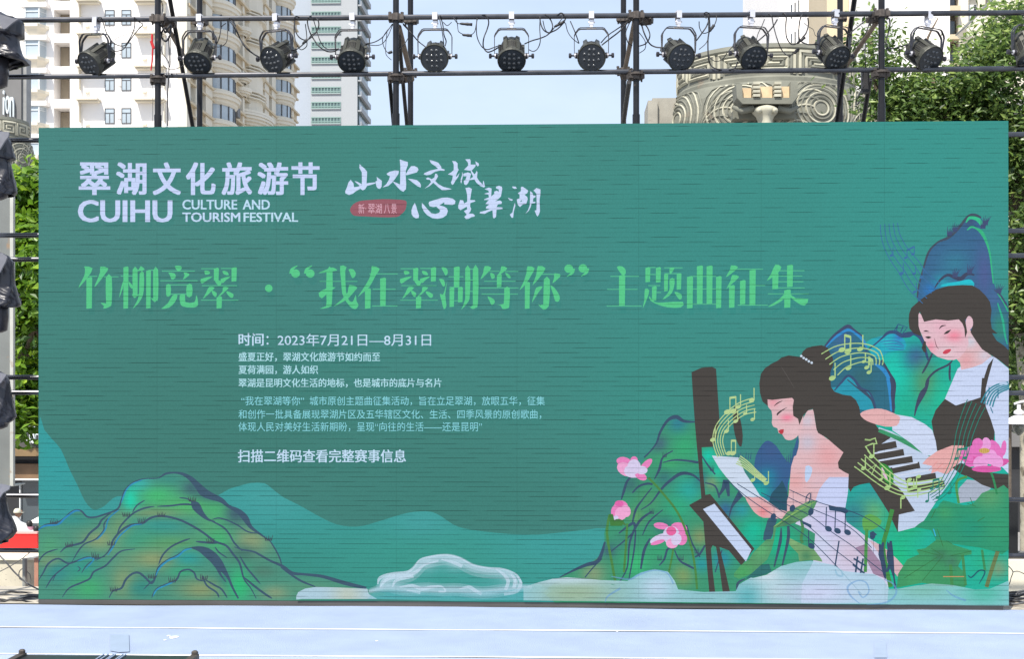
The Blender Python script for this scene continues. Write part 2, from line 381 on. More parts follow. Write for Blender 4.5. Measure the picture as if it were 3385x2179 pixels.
class Art:
    """flat print on the screen: every stroke is a coloured flat shape a hair in front of the one before"""
    depth = 0.0
    def __init__(s): s.v = []; s.f = []; s.c = []
    def put(s, pts, faces, cols):
        Art.depth += .00004; n = len(s.v); y = -.002-Art.depth
        for p in pts:
            q = at(p[0], p[1], 0)
            s.v.append((min(max(q.x, X0), X1), y, min(max(q.z, ZB), ZT)))
        s.f += [tuple(n+i for i in f) for f in faces]; s.c += cols
    def fill(s, rgb, pts, sm=3, blobs=None, a=1.0, step=22):
        P = [Vector((p[0], p[1], 0)) for p in pts]
        if sm: P = smoothpts(P, sm, True)
        P = [p for i, p in enumerate(P) if (p-P[i-1]).length > .3]
        if not blobs:
            tri = geometry.tessellate_polygon([P]); c = s2l(rgb)+(a,)
            s.put(P, tri, [c]*len(P)); return
        bm = bmesh.new(); vs_ = [bm.verts.new(p) for p in P]
        for t in geometry.tessellate_polygon([P]):
            try: bm.faces.new([vs_[i] for i in t])
            except ValueError: pass
        xs = [p.x for p in P]; ys = [p.y for p in P]
        for ax, lo, hi in ((0, min(xs), max(xs)), (1, min(ys), max(ys))):
            k = lo+step
            while k < hi:
                co = (k, 0, 0) if ax == 0 else (0, k, 0); no = (1, 0, 0) if ax == 0 else (0, 1, 0)
                bmesh.ops.bisect_plane(bm, geom=bm.verts[:]+bm.edges[:]+bm.faces[:], plane_co=co, plane_no=no, dist=.001); k += step
        bm.verts.index_update(); pts2 = [v.co.copy() for v in bm.verts]; fs = [[v.index for v in f.verts] for f in bm.faces]
        def cal(c, q=.33 if rgb in ((44, 150, 92), (60, 150, 74), (84, 150, 80), (104, 156, 86)) else (.2 if rgb[0] == 64 else .27)):
            r, g, b_ = c[:3]
            if g > r*1.03 and g > b_:
                d = g-b_; return (r+(9 if 95 < r < 150 else 0), g+(5 if 95 < r < 150 else -2), b_+q*d)+tuple(c[3:])
            return c
        rgb_ = cal(rgb); blobs = [(x_, y_, r_, cal(c_)) for x_, y_, r_, c_ in blobs]
        cols = []
        for p in pts2:
            c = list(rgb_)+[a]
            for (bx, by, r, bc) in blobs:
                rr = r if isinstance(r, (tuple, list)) else (r, r)
                d2 = ((p.x-bx)/rr[0])**2+((p.y-by)/rr[1])**2
                w = math.exp(-1.4*d2)
                ba = bc[3] if len(bc) > 3 else a
                c = [c[i]*(1-w)+bc[i]*w for i in range(3)]+[c[3]*(1-w)+ba*w]
            cols.append(s2l(c[:3])+(c[3],))
        bm.free(); s.put(pts2, fs, cols)
    def line(s, rgb, pts, w, sm=4, a=1.0, taper=True):
        P = [Vector((p[0], p[1], 0)) for p in pts]
        if isinstance(w, (int, float)): W = [w]*len(P)
        else: W = list(w)+[w[-1]]*(len(P)-len(w))
        if sm and len(P) > 2:
            Q = smoothpts([Vector((p.x, p.y, ww)) for p, ww in zip(P, W)], sm); P = [Vector((q.x, q.y, 0)) for q in Q]; W = [q.z for q in Q]
        W = [q*1.18 for q in W]; L = []; Rr = []; n = len(P)
        for i, p in enumerate(P):
            t = P[min(i+1, n-1)]-P[max(i-1, 0)]
            if t.length < 1e-6: t = Vector((1, 0, 0))
            t.normalize(); nn = Vector((-t.y, t.x, 0))
            ww = W[i]/2
            if taper and isinstance(w, (int, float)): ww *= min(1, .35+4*min(i, n-1-i)/n)
            L.append(p+nn*ww); Rr.append(p-nn*ww)
        pts2 = L+Rr; fs = [(i, i+1, n+i+1, n+i) for i in range(n-1)]
        s.put(pts2, fs, [s2l(rgb)+(a,)]*len(pts2))
    def dot(s, rgb, x, y, rx, ry=None, rot=0, a=1.0):
        ry = ry or rx; P = []
        for k in range(14):
            t = 2*math.pi*k/14; cx = rx*math.cos(t); cy = ry*math.sin(t)
            P.append((x+cx*math.cos(rot)-cy*math.sin(rot), y+cx*math.sin(rot)+cy*math.cos(rot)))
        s.fill(rgb, P, 0, a=a)
    def text(s, body, bb, rgb, off=0.0, shifts=(0,), vs=(0,), font_res=3, a=1.0):
        cu = bpy.data.curves.new('t', 'FONT'); cu.body = body; cu.size = 1; cu.offset = off; cu.resolution_u = font_res
        ob = bpy.data.objects.new('t', cu); col.objects.link(ob)
        me = bpy.data.meshes.new_from_object(ob, depsgraph=bpy.context.evaluated_depsgraph_get())
        V = [v.co.copy() for v in me.vertices]; F = [tuple(p.vertices) for p in me.polygons]
        bpy.data.objects.remove(ob); bpy.data.curves.remove(cu); bpy.data.meshes.remove(me)
        if not V: return
        mn = min(v.x for v in V)+min(shifts); mxx = max(v.x for v in V)+max(shifts); y0 = min(v.y for v in V)+min(vs); y1 = max(v.y for v in V)+max(vs)
        for sh, dv in [(i, j) for i in shifts for j in vs]:
            P = [(bb[0]+(v.x+sh-mn)/(mxx-mn)*(bb[2]-bb[0]), bb[3]-(v.y+dv-y0)/(y1-y0)*(bb[3]-bb[1])) for v in V]
            s.put(P, F, [s2l(rgb)+(a,)]*len(P))
    def build(s, name, label=None, alpha=False):
        me = bpy.data.meshes.new(name); L = wloc(led)
        me.from_pydata([(x-L.x, y-L.y, z-L.z) for x, y, z in s.v], [], s.f); me.materials.append(M['led_a' if alpha else 'led'])
        ca = me.color_attributes.new('Col', 'FLOAT_COLOR', 'POINT')
        flat = [k for c in s.c for k in c]; ca.data.foreach_set('color', flat)
        # make every face look towards the audience
        bm = bmesh.new(); bm.from_mesh(me)
        for f in bm.faces:
            if f.normal.y > 0: f.normal_flip()
        bm.to_mesh(me); bm.free()
        o = bpy.data.objects.new(name, me); col.objects.link(o); o.parent = led
        if label: o['label'] = label
        return o
def fr(ox, oy, k):
    return lambda *pts: [(ox+p[0]/k, oy+p[1]/k)+tuple(p[2:]) for p in pts]
Z5 = fr(120, 1400, 2.2); Z6 = fr(1000, 1550, 2.1755); R1 = fr(1850, 1150, 1.791); R2 = fr(2450, 1050, 2.567); R3 = fr(2850, 680, 2.484)
R4 = fr(2800, 1250, 2.0255); R5 = fr(2250, 1500, 3.02); T1 = fr(230, 500, 2.8); T2 = fr(1080, 500, 2.8); T3 = fr(1900, 850, 2.815); T4 = fr(760, 1070, 2.1755)
C1 = fr(1170, 560, 6.837); C2 = fr(1500, 560, 6.837); C3 = fr(1130, 520, 4.692)
def BL_(F, k, *bl): return [F((b[0], b[1]))[0]+((b[2]/k,) if not isinstance(b[2], tuple) else ((b[2][0]/k, b[2][1]/k),))+(b[3],) for b in bl]
# ------------------------------------------------------------ the picture on the LED screen
HAIR = (70, 66, 63); INK = (60, 88, 110); WHT = (196, 212, 242); SKN = (222, 184, 190); NOTE = (174, 208, 138); DTEAL = (34, 92, 108)
A = Art()
A.fill((64, 132, 120), [(128, 421), (3335, 398), (3333, 2003), (127, 1983)], 0, step=60, blobs=[
    (3100, 700, (900, 900), (54, 151, 139)), (2300, 900, (700, 600), (56, 143, 132)), (250, 600, (600, 400), (69, 134, 125)), (1500, 500, (600, 200), (63, 138, 126)),
    (700, 1450, (800, 380), (61, 125, 112)), (1500, 1650, (600, 200), (59, 128, 115)), (1500, 1000, (700, 300), (64, 136, 127)), (2200, 1400, (300, 400), (57, 142, 128))])
# pale far hills
A.fill((58, 156, 152), Z5((8, 20), (60, 50), (110, 110), (180, 190), (240, 330), (300, 450), (350, 560), (400, 620), (440, 628), (500, 600), (560, 545), (640, 530), (900, 560), (1200, 560), (1330, 520), (1400, 480), (1480, 455), (1560, 435), (1660, 437), (1720, 480), (1800, 540), (1900, 590), (1990, 640), (2080, 690), (2180, 735), (2290, 753))
       + Z6((435, 412), (530, 385), (660, 345), (760, 318), (850, 308), (930, 312), (1000, 345), (1080, 400), (1160, 430), (1300, 452), (1500, 472), (1700, 475), (1900, 455), (2050, 440), (2180, 430), (2393, 500), (2393, 952), (435, 935)) + [(127, 1983)], 2, step=50,
       blobs=[(800, 1900, (900, 160), (52, 140, 122)), (1500, 1850, (500, 150), (56, 152, 132)), (200, 1500, (140, 200), (50, 156, 158)), (900, 1640, (140, 90), (66, 160, 156)), (1400, 1720, (130, 60), (66, 160, 156)), (1850, 1790, (300, 120), (60, 158, 152))])
# left mountain
k = 2.2
A.fill((72, 146, 116), Z5((5, 790), (40, 745), (100, 725), (150, 720), (200, 690), (250, 655), (290, 632), (320, 635), (350, 665), (400, 685), (460, 675), (540, 650), (600, 610), (615, 570), (635, 520), (650, 480), (690, 440), (750, 410), (820, 402), (890, 398), (930, 375), (1000, 365), (1060, 368), (1120, 400), (1170, 450), (1210, 490), (1260, 525), (1340, 555), (1400, 605), (1470, 640), (1520, 690), (1560, 755), (1620, 800), (1690, 850), (1730, 910), (1760, 965), (1785, 1030), (1830, 1070), (1900, 1090), (1990, 1100), (2100, 1120), (2200, 1155), (2300, 1180), (2400, 1205), (2400, 1280), (5, 1278)), 2, step=14,
       blobs=BL_(Z5, k, (960, 410, (150, 60), (60, 140, 122)), (760, 440, 90, (58, 170, 168)), (690, 560, (70, 120), (25, 212, 170)), (880, 530, (170, 90), (66, 185, 92)), (1100, 600, (260, 90), (80, 180, 84)),
                 (1300, 640, 120, (72, 175, 90)), (1290, 520, (160, 60), (58, 112, 110)), (1130, 470, (80, 60), (62, 104, 112)), (1450, 660, 90, (62, 96, 110)), (1560, 860, (160, 110), (128, 152, 104)), (860, 660, (230, 50), (112, 146, 92)), (620, 780, (90, 120), (116, 150, 88)),
                 (480, 850, (180, 90), (130, 152, 98)), (1250, 760, 120, (84, 160, 100)), (900, 750, (220, 80), (54, 150, 138)), (760, 860, (220, 120), (58, 155, 118)), (1000, 880, (260, 80), (88, 160, 88)), (860, 990, (220, 90), (128, 150, 96)),
                 (1330, 850, 110, (70, 175, 92)), (1500, 950, (120, 80), (70, 118, 104)), (100, 900, (120, 120), (80, 160, 105)), (110, 1010, (120, 60), (120, 146, 96)), (160, 1080, (110, 90), (52, 140, 135)), (330, 1060, (130, 90), (50, 150, 130)),
                 (380, 1200, (150, 110), (66, 170, 92)), (640, 1150, (110, 150), (118, 148, 98)), (1100, 980, (130, 70), (46, 158, 150)), (1060, 1080, (120, 50), (60, 165, 110)), (1200, 1210, (200, 90), (124, 148, 96)), (1380, 1130, 60, (58, 120, 115)),
                 (1480, 1180, (110, 160), (48, 186, 96)), (1740, 1230, (130, 60), (122, 150, 112)), (760, 1200, (110, 80), (52, 138, 122)), (250, 700, (160, 50), (54, 146, 132)), (2000, 1200, (200, 50), (88, 150, 110)), (1650, 1080, (120, 60), (76, 130, 104))))
def ink(F, w, *pts): A.line(INK, F(*pts), w)
ink(Z5, 5, (5, 780), (60, 740), (150, 722), (200, 695), (250, 650), (290, 632), (330, 640), (370, 680), (430, 683), (500, 662), (590, 625), (620, 560), (645, 490), (700, 435), (780, 405), (880, 400))
A.line(INK, Z5((820, 404), (890, 398), (940, 368), (1000, 360), (1060, 368), (1120, 400), (1170, 450), (1215, 500), (1270, 530), (1345, 560), (1400, 605), (1470, 640), (1520, 690), (1560, 755), (1640, 815), (1700, 860)), [2, 3, 6, 5, 8, 13, 18, 24, 20, 14, 9, 14, 18, 10, 5, 2])
ink(Z5, 4, (1690, 840), (1740, 920), (1770, 980), (1785, 1030))
A.line(INK, Z5((1440, 900), (1500, 920), (1580, 935), (1630, 960), (1700, 1000), (1790, 1040), (1860, 1090), (1950, 1100), (2080, 1115), (2250, 1165), (2400, 1200)), [2, 4, 5, 6, 6, 8, 9, 7, 9, 11, 8])
A.line(INK, Z5((1780, 1050), (1850, 1100), (1930, 1150), (2030, 1190)), [3, 5, 6, 3])
for p, w in (((5, 1040, 30, 985, 80, 940, 160, 915), 4), ((175, 940, 220, 900, 300, 880, 345, 860, 390, 800, 450, 750, 480, 700, 560, 640), 6), ((260, 1010, 300, 940, 350, 880, 430, 845, 490, 780, 500, 720, 600, 620), 4),
             ((590, 800, 620, 740, 700, 660, 780, 620, 860, 605), 5), ((700, 650, 730, 600, 790, 560), 4), ((880, 605, 980, 600, 1060, 590, 1110, 590, 1150, 600), 5), ((1040, 542, 1100, 550, 1140, 580), 4),
             ((430, 1000, 500, 960, 545, 900, 560, 850, 620, 780, 690, 740, 770, 730, 830, 690, 900, 675, 980, 685, 1060, 710, 1140, 750, 1220, 800, 1300, 860, 1380, 890, 1430, 950, 1480, 1020, 1510, 1130, 1560, 1200, 1600, 1275), 6),
             ((5, 1160, 50, 1090, 90, 1020, 160, 985, 230, 1020, 300, 1000, 370, 975, 430, 985, 500, 970), 5), ((70, 1200, 120, 1120, 190, 1060, 260, 1010), 4), ((190, 1265, 240, 1200, 330, 1160, 390, 1130, 420, 1080, 500, 1040, 560, 980, 620, 930, 720, 915), 5),
             ((890, 1030, 920, 960, 980, 900, 1060, 860, 1120, 840), 5), ((530, 1270, 560, 1220, 620, 1200, 650, 1140, 700, 1095, 750, 1090, 800, 1130, 840, 1165, 870, 1110, 890, 1050, 950, 1000, 1030, 960, 1080, 920, 1130, 905), 6),
             ((840, 1270, 870, 1210, 950, 1170, 1020, 1140, 1050, 1080, 1110, 1065, 1150, 1090, 1170, 1135, 1230, 1150), 5), ((1210, 1110, 1240, 1180, 1310, 1230, 1330, 1270), 5), ((1230, 1140, 1300, 1180, 1350, 1210, 1390, 1272), 5),
             ((1280, 700, 1330, 690, 1400, 710, 1470, 745, 1540, 790, 1620, 800), 4), ((1250, 700, 1350, 750, 1400, 800, 1440, 870, 1500, 930), 5), ((1300, 900, 1330, 940, 1390, 980), 4), ((1480, 965, 1530, 1050, 1580, 1110, 1630, 1170), 5),
             ((1160, 860, 1260, 870, 1330, 870), 6), ((1510, 1120, 1580, 1180, 1660, 1240, 1715, 1275), 6), ((330, 1090, 370, 1030, 430, 990), 3), ((300, 1040, 320, 1060, 300, 1080), 3), ((120, 1150, 150, 1090, 220, 1040), 3), ((780, 1210, 830, 1160, 860, 1140), 3)):
    ink(Z5, w, *[(p[i], p[i+1]) for i in range(0, len(p), 2)])
A.line(INK, Z5((1130, 570), (1160, 600), (1200, 655), (1250, 700), (1300, 715)), [6, 24, 16, 7, 3])
A.line(INK, Z5((1130, 905), (1190, 915), (1240, 940), (1290, 980), (1330, 1030), (1370, 1080), (1400, 1130), (1430, 1200), (1470, 1275)), [4, 16, 26, 28, 26, 14, 8, 6, 5])
A.line(INK, Z5((1290, 980), (1320, 1050), (1340, 1100), (1380, 1155)), [20, 12, 6, 3])
for c, w, p in (((48, 138, 190), 5, (10, 782, 60, 748, 160, 735, 210, 690, 280, 640, 320, 640)), ((52, 150, 186), 4, (620, 580, 640, 520, 660, 480, 700, 442, 770, 412)), ((50, 140, 180), 4, (440, 850, 500, 780, 530, 690, 610, 625)),
                ((48, 140, 185), 4, (520, 960, 560, 900, 600, 830, 640, 790, 700, 745, 770, 735)), ((48, 142, 180), 4, (300, 1005, 370, 982, 420, 990, 360, 1060)), ((50, 150, 190), 5, (870, 1110, 900, 1050, 960, 1000, 1030, 968, 1080, 925, 1130, 912)), ((50, 150, 190), 4, (850, 1260, 880, 1210, 960, 1172, 1010, 1150))):
    A.line(c, Z5(*[(p[i], p[i+1]) for i in range(0, len(p), 2)]), w)
random.seed(3)
for (x, y) in ((1135, 560), (765, 715), (545, 880), (430, 970), (840, 1120), (990, 1150), (240, 890), (1265, 860), (1220, 1130), (130, 725), (565, 1215), (910, 672), (1690, 845), (655, 670)):
    for d in range(5): A.line((66, 74, 88), Z5((x-20+d*10, y+10), (x-24+d*12, y-8), (x-30+d*15+random.uniform(-5, 5), y-20-random.uniform(0, 16))), [3, 2.5, .6], 2)
# right group: back hills
A.fill((30, 178, 150), [(2700, 1420), (2790, 1180), (2880, 1120), (2935, 1105), (2990, 1110), (3045, 1105), (3060, 1180), (3200, 1180), (3334, 1100), (3334, 2003), (2500, 2000), (2600, 1600)], 1, step=16,
       blobs=[(2920, 1130, 60, (46, 160, 190)), (2960, 1240, (60, 90), (24, 205, 170)), (3030, 1180, 50, (56, 100, 150)), (3060, 1270, (50, 90), (88, 150, 88)), (3120, 1330, (60, 90), (30, 190, 140)), (2990, 1400, (60, 120), (28, 176, 128)), (2900, 1640, 90, (40, 150, 160)), (2880, 1700, 60, (100, 175, 90)), (3000, 1720, 80, (36, 175, 105)), (3250, 1850, 90, (36, 178, 126)), (3300, 1880, 40, (110, 150, 110)), (2820, 1700, 60, (48, 130, 140)), (2960, 1850, 90, (26, 190, 110))])
A.fill((56, 102, 142), R3((455, 790), (458, 680), (485, 560), (515, 450), (550, 370), (620, 300), (690, 270), (712, 230), (780, 200), (830, 130), (870, 85), (915, 75), (970, 95), (992, 140), (975, 190), (1010, 280), (1040, 400), (1060, 520), (1080, 640), (1110, 700), (1160, 770), (1202, 850), (1202, 1190), (900, 1100), (500, 900)), 2, step=14,
       blobs=BL_(R3, 2.484, (760, 480, (150, 140), (54, 122, 150)), (1000, 560, (80, 260), (76, 94, 146)), (650, 640, 90, (44, 150, 170)), (560, 700, 70, (50, 120, 190)), (1130, 1000, (90, 160), (52, 140, 116)), (1080, 760, 60, (70, 104, 150)), (880, 130, 50, (60, 84, 120))))
A.line((66, 80, 98), R3((450, 760), (465, 650), (500, 520), (545, 380), (620, 300), (700, 265), (780, 200), (835, 125), (880, 80), (930, 78), (975, 98)), [4, 5, 5, 6, 5, 8, 6, 7, 7, 8, 4])
A.line((54, 190, 140), R3((850, 140), (880, 100), (930, 105), (965, 130), (975, 160)), [3, 8, 10, 12, 6]); A.line((54, 180, 130), R3((860, 200), (895, 175), (930, 185), (975, 215), (1015, 290), (1045, 390), (1062, 520), (1075, 640)), [3, 6, 5, 10, 7, 5, 4, 3])
A.line((50, 180, 130), R3((1110, 720), (1160, 790), (1195, 870)), [3, 6, 3]); A.line((46, 176, 140), R3((1110, 800), (1150, 930), (1170, 1060), (1190, 1140)), [3, 6, 5, 3])
A.line((62, 70, 96), R3((590, 680), (640, 610), (700, 570), (760, 590), (810, 600), (860, 560), (920, 570)), [3, 6, 8, 10, 12, 9, 4]); A.line((66, 80, 110), R3((1080, 690), (1120, 720), (1150, 760), (1195, 840)), 5)
A.fill((36, 190, 206), R3((640, 660), (700, 635), (780, 625), (870, 605), (905, 620), (915, 660), (800, 665)), 2)
for (x, y) in ((715, 250), (760, 215), (990, 190), (1010, 160), (880, 560), (760, 590), (1120, 720)):
    for d in range(5): A.line((64, 78, 116), R3((x-12+d*6, y), (x-16+d*9, y-30), (x-16+d*16, y-60-random.uniform(0, 25))), [5, 3, .8], 2)
# mountains between the women
A.fill((46, 108, 132), R2((700, 255), (760, 180), (830, 120), (905, 72), (940, 100), (1020, 160), (1060, 240), (1110, 320), (1200, 380), (1260, 480), (1290, 560), (1300, 700), (1290, 820), (1100, 900), (780, 800), (700, 500)), 2, step=12,
       blobs=BL_(R2, 2.567, (860, 170, 90, (58, 96, 150)), (1020, 500, 110, (50, 104, 116)), (830, 250, 70, (60, 110, 150)), (1080, 640, 60, (46, 100, 118))))
A.line((64, 76, 108), R2((700, 255), (770, 170), (840, 110), (905, 72), (950, 105), (1020, 165)), [4, 7, 8, 9, 8, 10]); A.line((50, 140, 204), R2((720, 250), (790, 175), (860, 125), (910, 105), (960, 130), (1030, 190), (1070, 270)), [3, 6, 7, 7, 6, 8, 4])
A.line((50, 140, 204), R2((1130, 395), (1200, 440), (1250, 520), (1265, 650), (1270, 790)), [4, 11, 10, 8, 6]); A.line((60, 72, 98), R2((1190, 360), (1260, 480), (1295, 560), (1290, 700), (1290, 810)), [6, 7, 11, 8, 7])
A.fill((40, 152, 176), R2((760, 600), (820, 590), (870, 520), (910, 502), (950, 530), (1000, 600), (1070, 630), (1110, 690), (1145, 785), (1000, 780), (850, 700)), 2)
A.line((56, 80, 116), R2((790, 620), (850, 550), (905, 495), (960, 530), (1010, 600), (1080, 630), (1120, 700), (1140, 780)), [3, 6, 7, 7, 8, 5, 5, 4])
A.fill((36, 168, 190), R3((60, 1180), (160, 1100), (220, 1055), (290, 1060), (350, 1110), (350, 1180), (220, 1200), (120, 1260)), 2, step=12, blobs=BL_(R3, 2.484, (300, 1080, 40, (60, 120, 200)), (200, 1130, 50, (50, 190, 200))))
A.line((58, 80, 120), R3((0, 1215), (90, 1150), (160, 1090), (210, 1045), (270, 1040), (320, 1065), (380, 1060), (420, 1050), (470, 1075), (500, 1130), (520, 1200), (540, 1270)), [3, 4, 5, 9, 10, 12, 16, 10, 12, 9, 8, 6])
for p in ((490, 1380, 530, 1310, 580, 1200), (520, 1540, 530, 1440, 600, 1360, 700, 1310, 740, 1270), (720, 1440, 715, 1380, 720, 1300)): A.line((60, 76, 96), R3(*[(p[i], p[i+1]) for i in range(0, len(p), 2)]), 6)
A.line((64, 74, 100), R4((450, 255), (465, 190), (500, 110), (530, 60), (545, 0)), [3, 8, 16, 9, 5]); A.line((64, 74, 100), R4((290, 0), (305, 60), (300, 150), (310, 230)), [6, 11, 9, 5]); A.line((50, 140, 204), R4((265, 0), (280, 80), (295, 225)), 6)
A.line((60, 80, 104), R4((0, 10), (60, 60), (120, 100), (165, 150), (185, 220)), [3, 4, 9, 5, 3])
# left mountain of the right group
A.fill((58, 150, 100), R1((0, 1365), (60, 1332), (130, 1292), (200, 1262), (240, 1222), (265, 1160), (264, 1100), (280, 1040), (310, 990), (365, 900), (375, 850), (395, 790), (440, 750), (480, 690), (520, 630), (550, 600), (570, 560), (590, 500), (620, 450), (660, 415), (710, 410), (745, 440), (800, 445), (840, 560), (900, 590), (940, 650), (1000, 770), (1060, 860), (1200, 900), (1300, 880), (1433, 800), (1500, 1540), (0, 1535)), 2, step=14,
       blobs=BL_(R1, 1.791, (700, 450, 70, (46, 128, 146)), (590, 570, (60, 60), (66, 104, 120)), (740, 590, 90, (52, 168, 96)), (640, 680, 70, (62, 170, 90)), (420, 810, 60, (58, 112, 112)), (520, 900, 80, (70, 150, 90)), (620, 770, 60, (54, 120, 116)), (760, 850, 100, (38, 168, 152)), (850, 780, 60, (40, 120, 130)), (700, 950, 90, (46, 170, 110)),
                 (880, 640, 60, (22, 200, 160)), (930, 740, (50, 70), (30, 195, 150)), (900, 800, 50, (110, 150, 100)), (980, 960, 70, (52, 104, 146)), (1080, 960, 60, (44, 150, 160)), (1150, 1080, 90, (18, 190, 140)), (1100, 1170, 90, (22, 178, 140)), (960, 1250, 70, (40, 140, 160)), (1300, 1150, 120, (24, 184, 124)), (620, 1060, 60, (50, 110, 116)), (450, 1000, 60, (90, 156, 80)), (380, 1150, 70, (62, 140, 110)), (290, 1200, 50, (60, 104, 118)), (600, 1200, 90, (54, 160, 96)), (450, 1280, 90, (58, 186, 96)),
                 (830, 1120, 70, (116, 144, 88)), (730, 1350, 80, (112, 150, 82)), (200, 1340, 90, (118, 150, 108)), (840, 1280, 60, (40, 150, 156)), (860, 930, 60, (60, 160, 100))))
for w, p in (([6, 5, 6, 8, 10, 14, 10, 5], (500, 650, 540, 610, 575, 560, 595, 500, 640, 430, 690, 410, 735, 435, 800, 440)), ([4, 9, 8, 5], (365, 900, 380, 850, 400, 790, 440, 750)), ([3, 8, 12, 14, 6], (0, 1360, 90, 1315, 160, 1285, 230, 1260, 268, 1150)), ([4, 4, 4], (150, 1360, 200, 1300, 250, 1250)),
             ([3, 9, 6, 4], (560, 780, 590, 720, 610, 650, 670, 610)), ([3, 6, 7, 9], (610, 680, 680, 665, 760, 670, 820, 680)), ([3, 5, 8, 10, 12, 8, 4], (480, 960, 540, 920, 600, 840, 650, 790, 720, 745, 790, 755, 840, 800)), ([5, 7, 8, 6], (430, 860, 470, 820, 520, 805, 550, 810)),
             ([4, 5, 8, 5], (545, 830, 490, 900, 450, 960, 430, 1040)), ([4, 8, 10, 6, 4], (350, 1100, 400, 1060, 440, 1040, 430, 1100, 300, 1210)), ([4, 5, 7, 9, 6], (350, 1395, 400, 1300, 415, 1150, 470, 1030, 545, 970)), ([4, 6, 5], (410, 1370, 440, 1200, 450, 1080)), ([6, 10, 6], (480, 1310, 500, 1200, 535, 1130)), ([3, 6, 3], (490, 1110, 530, 1030, 610, 960)),
             ([4, 6, 5], (840, 640, 880, 700, 920, 750)), ([4, 6, 6], (860, 800, 920, 820, 945, 890)), ([6, 6, 5], (750, 1050, 780, 1150, 830, 1240)), ([4, 7, 7, 4], (590, 1290, 620, 1250, 640, 1190, 680, 1190)), ([4, 6, 8, 5], (680, 1200, 710, 1260, 760, 1290, 800, 1310)), ([5, 8, 6], (800, 1240, 830, 1220, 860, 1170)), ([4, 8, 20, 26, 10], (1000, 1010, 1020, 940, 1060, 880, 1090, 840, 1060, 880)), ([5, 14, 20, 8], (940, 880, 970, 830, 985, 790, 1000, 880)), ([4, 4], (920, 1330, 960, 1200))):
    A.line((56, 82, 108), R1(*[(p[i], p[i+1]) for i in range(0, len(p), 2)]), [x*.82 for x in w])
for (x, y) in ((620, 640), (545, 975), (590, 1250), (720, 1250), (810, 1210), (900, 720)):
    for d in range(4): A.line((58, 74, 96), R1((x-8+d*6, y+10), (x-14+d*9, y-25)), [2.4, .6], 0)
A.fill((54, 94, 142), R1((1140, 830), (1150, 720), (1160, 640), (1200, 570), (1235, 550), (1280, 580), (1320, 640), (1360, 680), (1385, 600), (1412, 520), (1405, 640), (1370, 720), (1350, 820), (1330, 920), (1200, 900)), 2, step=10, blobs=BL_(R1, 1.791, (1180, 850, 90, (26, 170, 156)), (1230, 760, 60, (36, 130, 160)), (1250, 600, 70, (60, 92, 140))))
for d in range(8): A.line((56, 92, 128), R1((1030+d*14, 660), (1030+d*14+random.uniform(-6, 6), 630-random.uniform(0, 14))), [3, .8], 0)
for d in range(6): A.line((56, 92, 128), R1((1340+d*12, 680), (1345+d*12, 640-d*16)), [4, .8], 0)
A.fill((40, 84, 104), R5((880, 580), (890, 440), (920, 380), (985, 310), (1010, 270), (1040, 330), (1065, 400), (1080, 520), (1050, 590), (960, 545)), 2)
A.fill((56, 92, 112), R5((820, 860), (850, 720), (880, 640), (960, 640), (940, 720), (900, 850)), 2)
# sheet music, arm, hand
A.fill((204, 218, 238), R5((310, 20), (575, 40), (640, 190), (720, 310), (790, 420), (880, 480), (700, 480), (630, 430), (540, 330), (450, 230), (380, 140)), 1)
A.fill((222, 172, 176), R5((640, 430), (720, 440), (800, 430), (870, 480), (990, 560), (1090, 590), (1010, 650), (900, 640), (820, 640), (750, 600), (700, 540)), 2, step=12, blobs=BL_(R5, 3.02, (820, 580, 60, (228, 140, 146)), (980, 600, 60, (226, 196, 204))))
# cello and bow
A.fill(HAIR, R1((780, 145), (840, 118), (900, 113), (925, 125), (935, 270), (945, 420), (930, 530), (905, 587), (840, 590), (848, 740), (862, 872), (890, 866), (1152, 1190), (1075, 1290), (1000, 1200), (945, 1180), (975, 1300), (1008, 1450), (965, 1452), (945, 1300), (925, 1180), (905, 1170), (895, 1190), (905, 1320), (920, 1450), (885, 1450), (872, 1300), (860, 1150), (850, 1030), (765, 932), (838, 892), (826, 740), (812, 590), (800, 450), (788, 280)), 0)
A.fill(WHT, R5((222, 555), (335, 500), (705, 960), (650, 1078)), 0)
for (a_, b_) in (((390, 690), (470, 640)), ((500, 840), (580, 790))): A.line((170, 186, 205), R5(a_, b_), 1.5, 0)
A.fill(HAIR, R1((1030, 360), (1045, 350), (1070, 430), (1083, 520), (1075, 585), (1055, 570), (1035, 510), (1025, 430)), 2)
# gown of the first woman
A.fill((206, 206, 232), R5((1140, 700), (1200, 640), (1340, 480), (1640, 540), (1650, 680), (1760, 760), (1850, 830), (1950, 890), (2010, 930), (2000, 1000), (2020, 1150), (2060, 1250), (2070, 1350), (2060, 1490), (1200, 1490), (1210, 1300), (1320, 1080), (1340, 800), (1240, 740)), 1, step=16, blobs=BL_(R5, 3.02, (1500, 700, 200, (200, 198, 236)), (1700, 1000, 200, (206, 192, 214)), (1400, 900, 120, (202, 210, 236))))
A.fill((158, 132, 160), R5((1740, 940), (1800, 1000), (1860, 1080), (1920, 1200), (2070, 1260), (2060, 1170), (1990, 1080), (1900, 960), (1850, 900)), 1)
A.fill((210, 178, 186), R4((150, 1090), (230, 1120), (330, 1210), (375, 1260), (335, 1330), (270, 1240), (200, 1160)), 1)
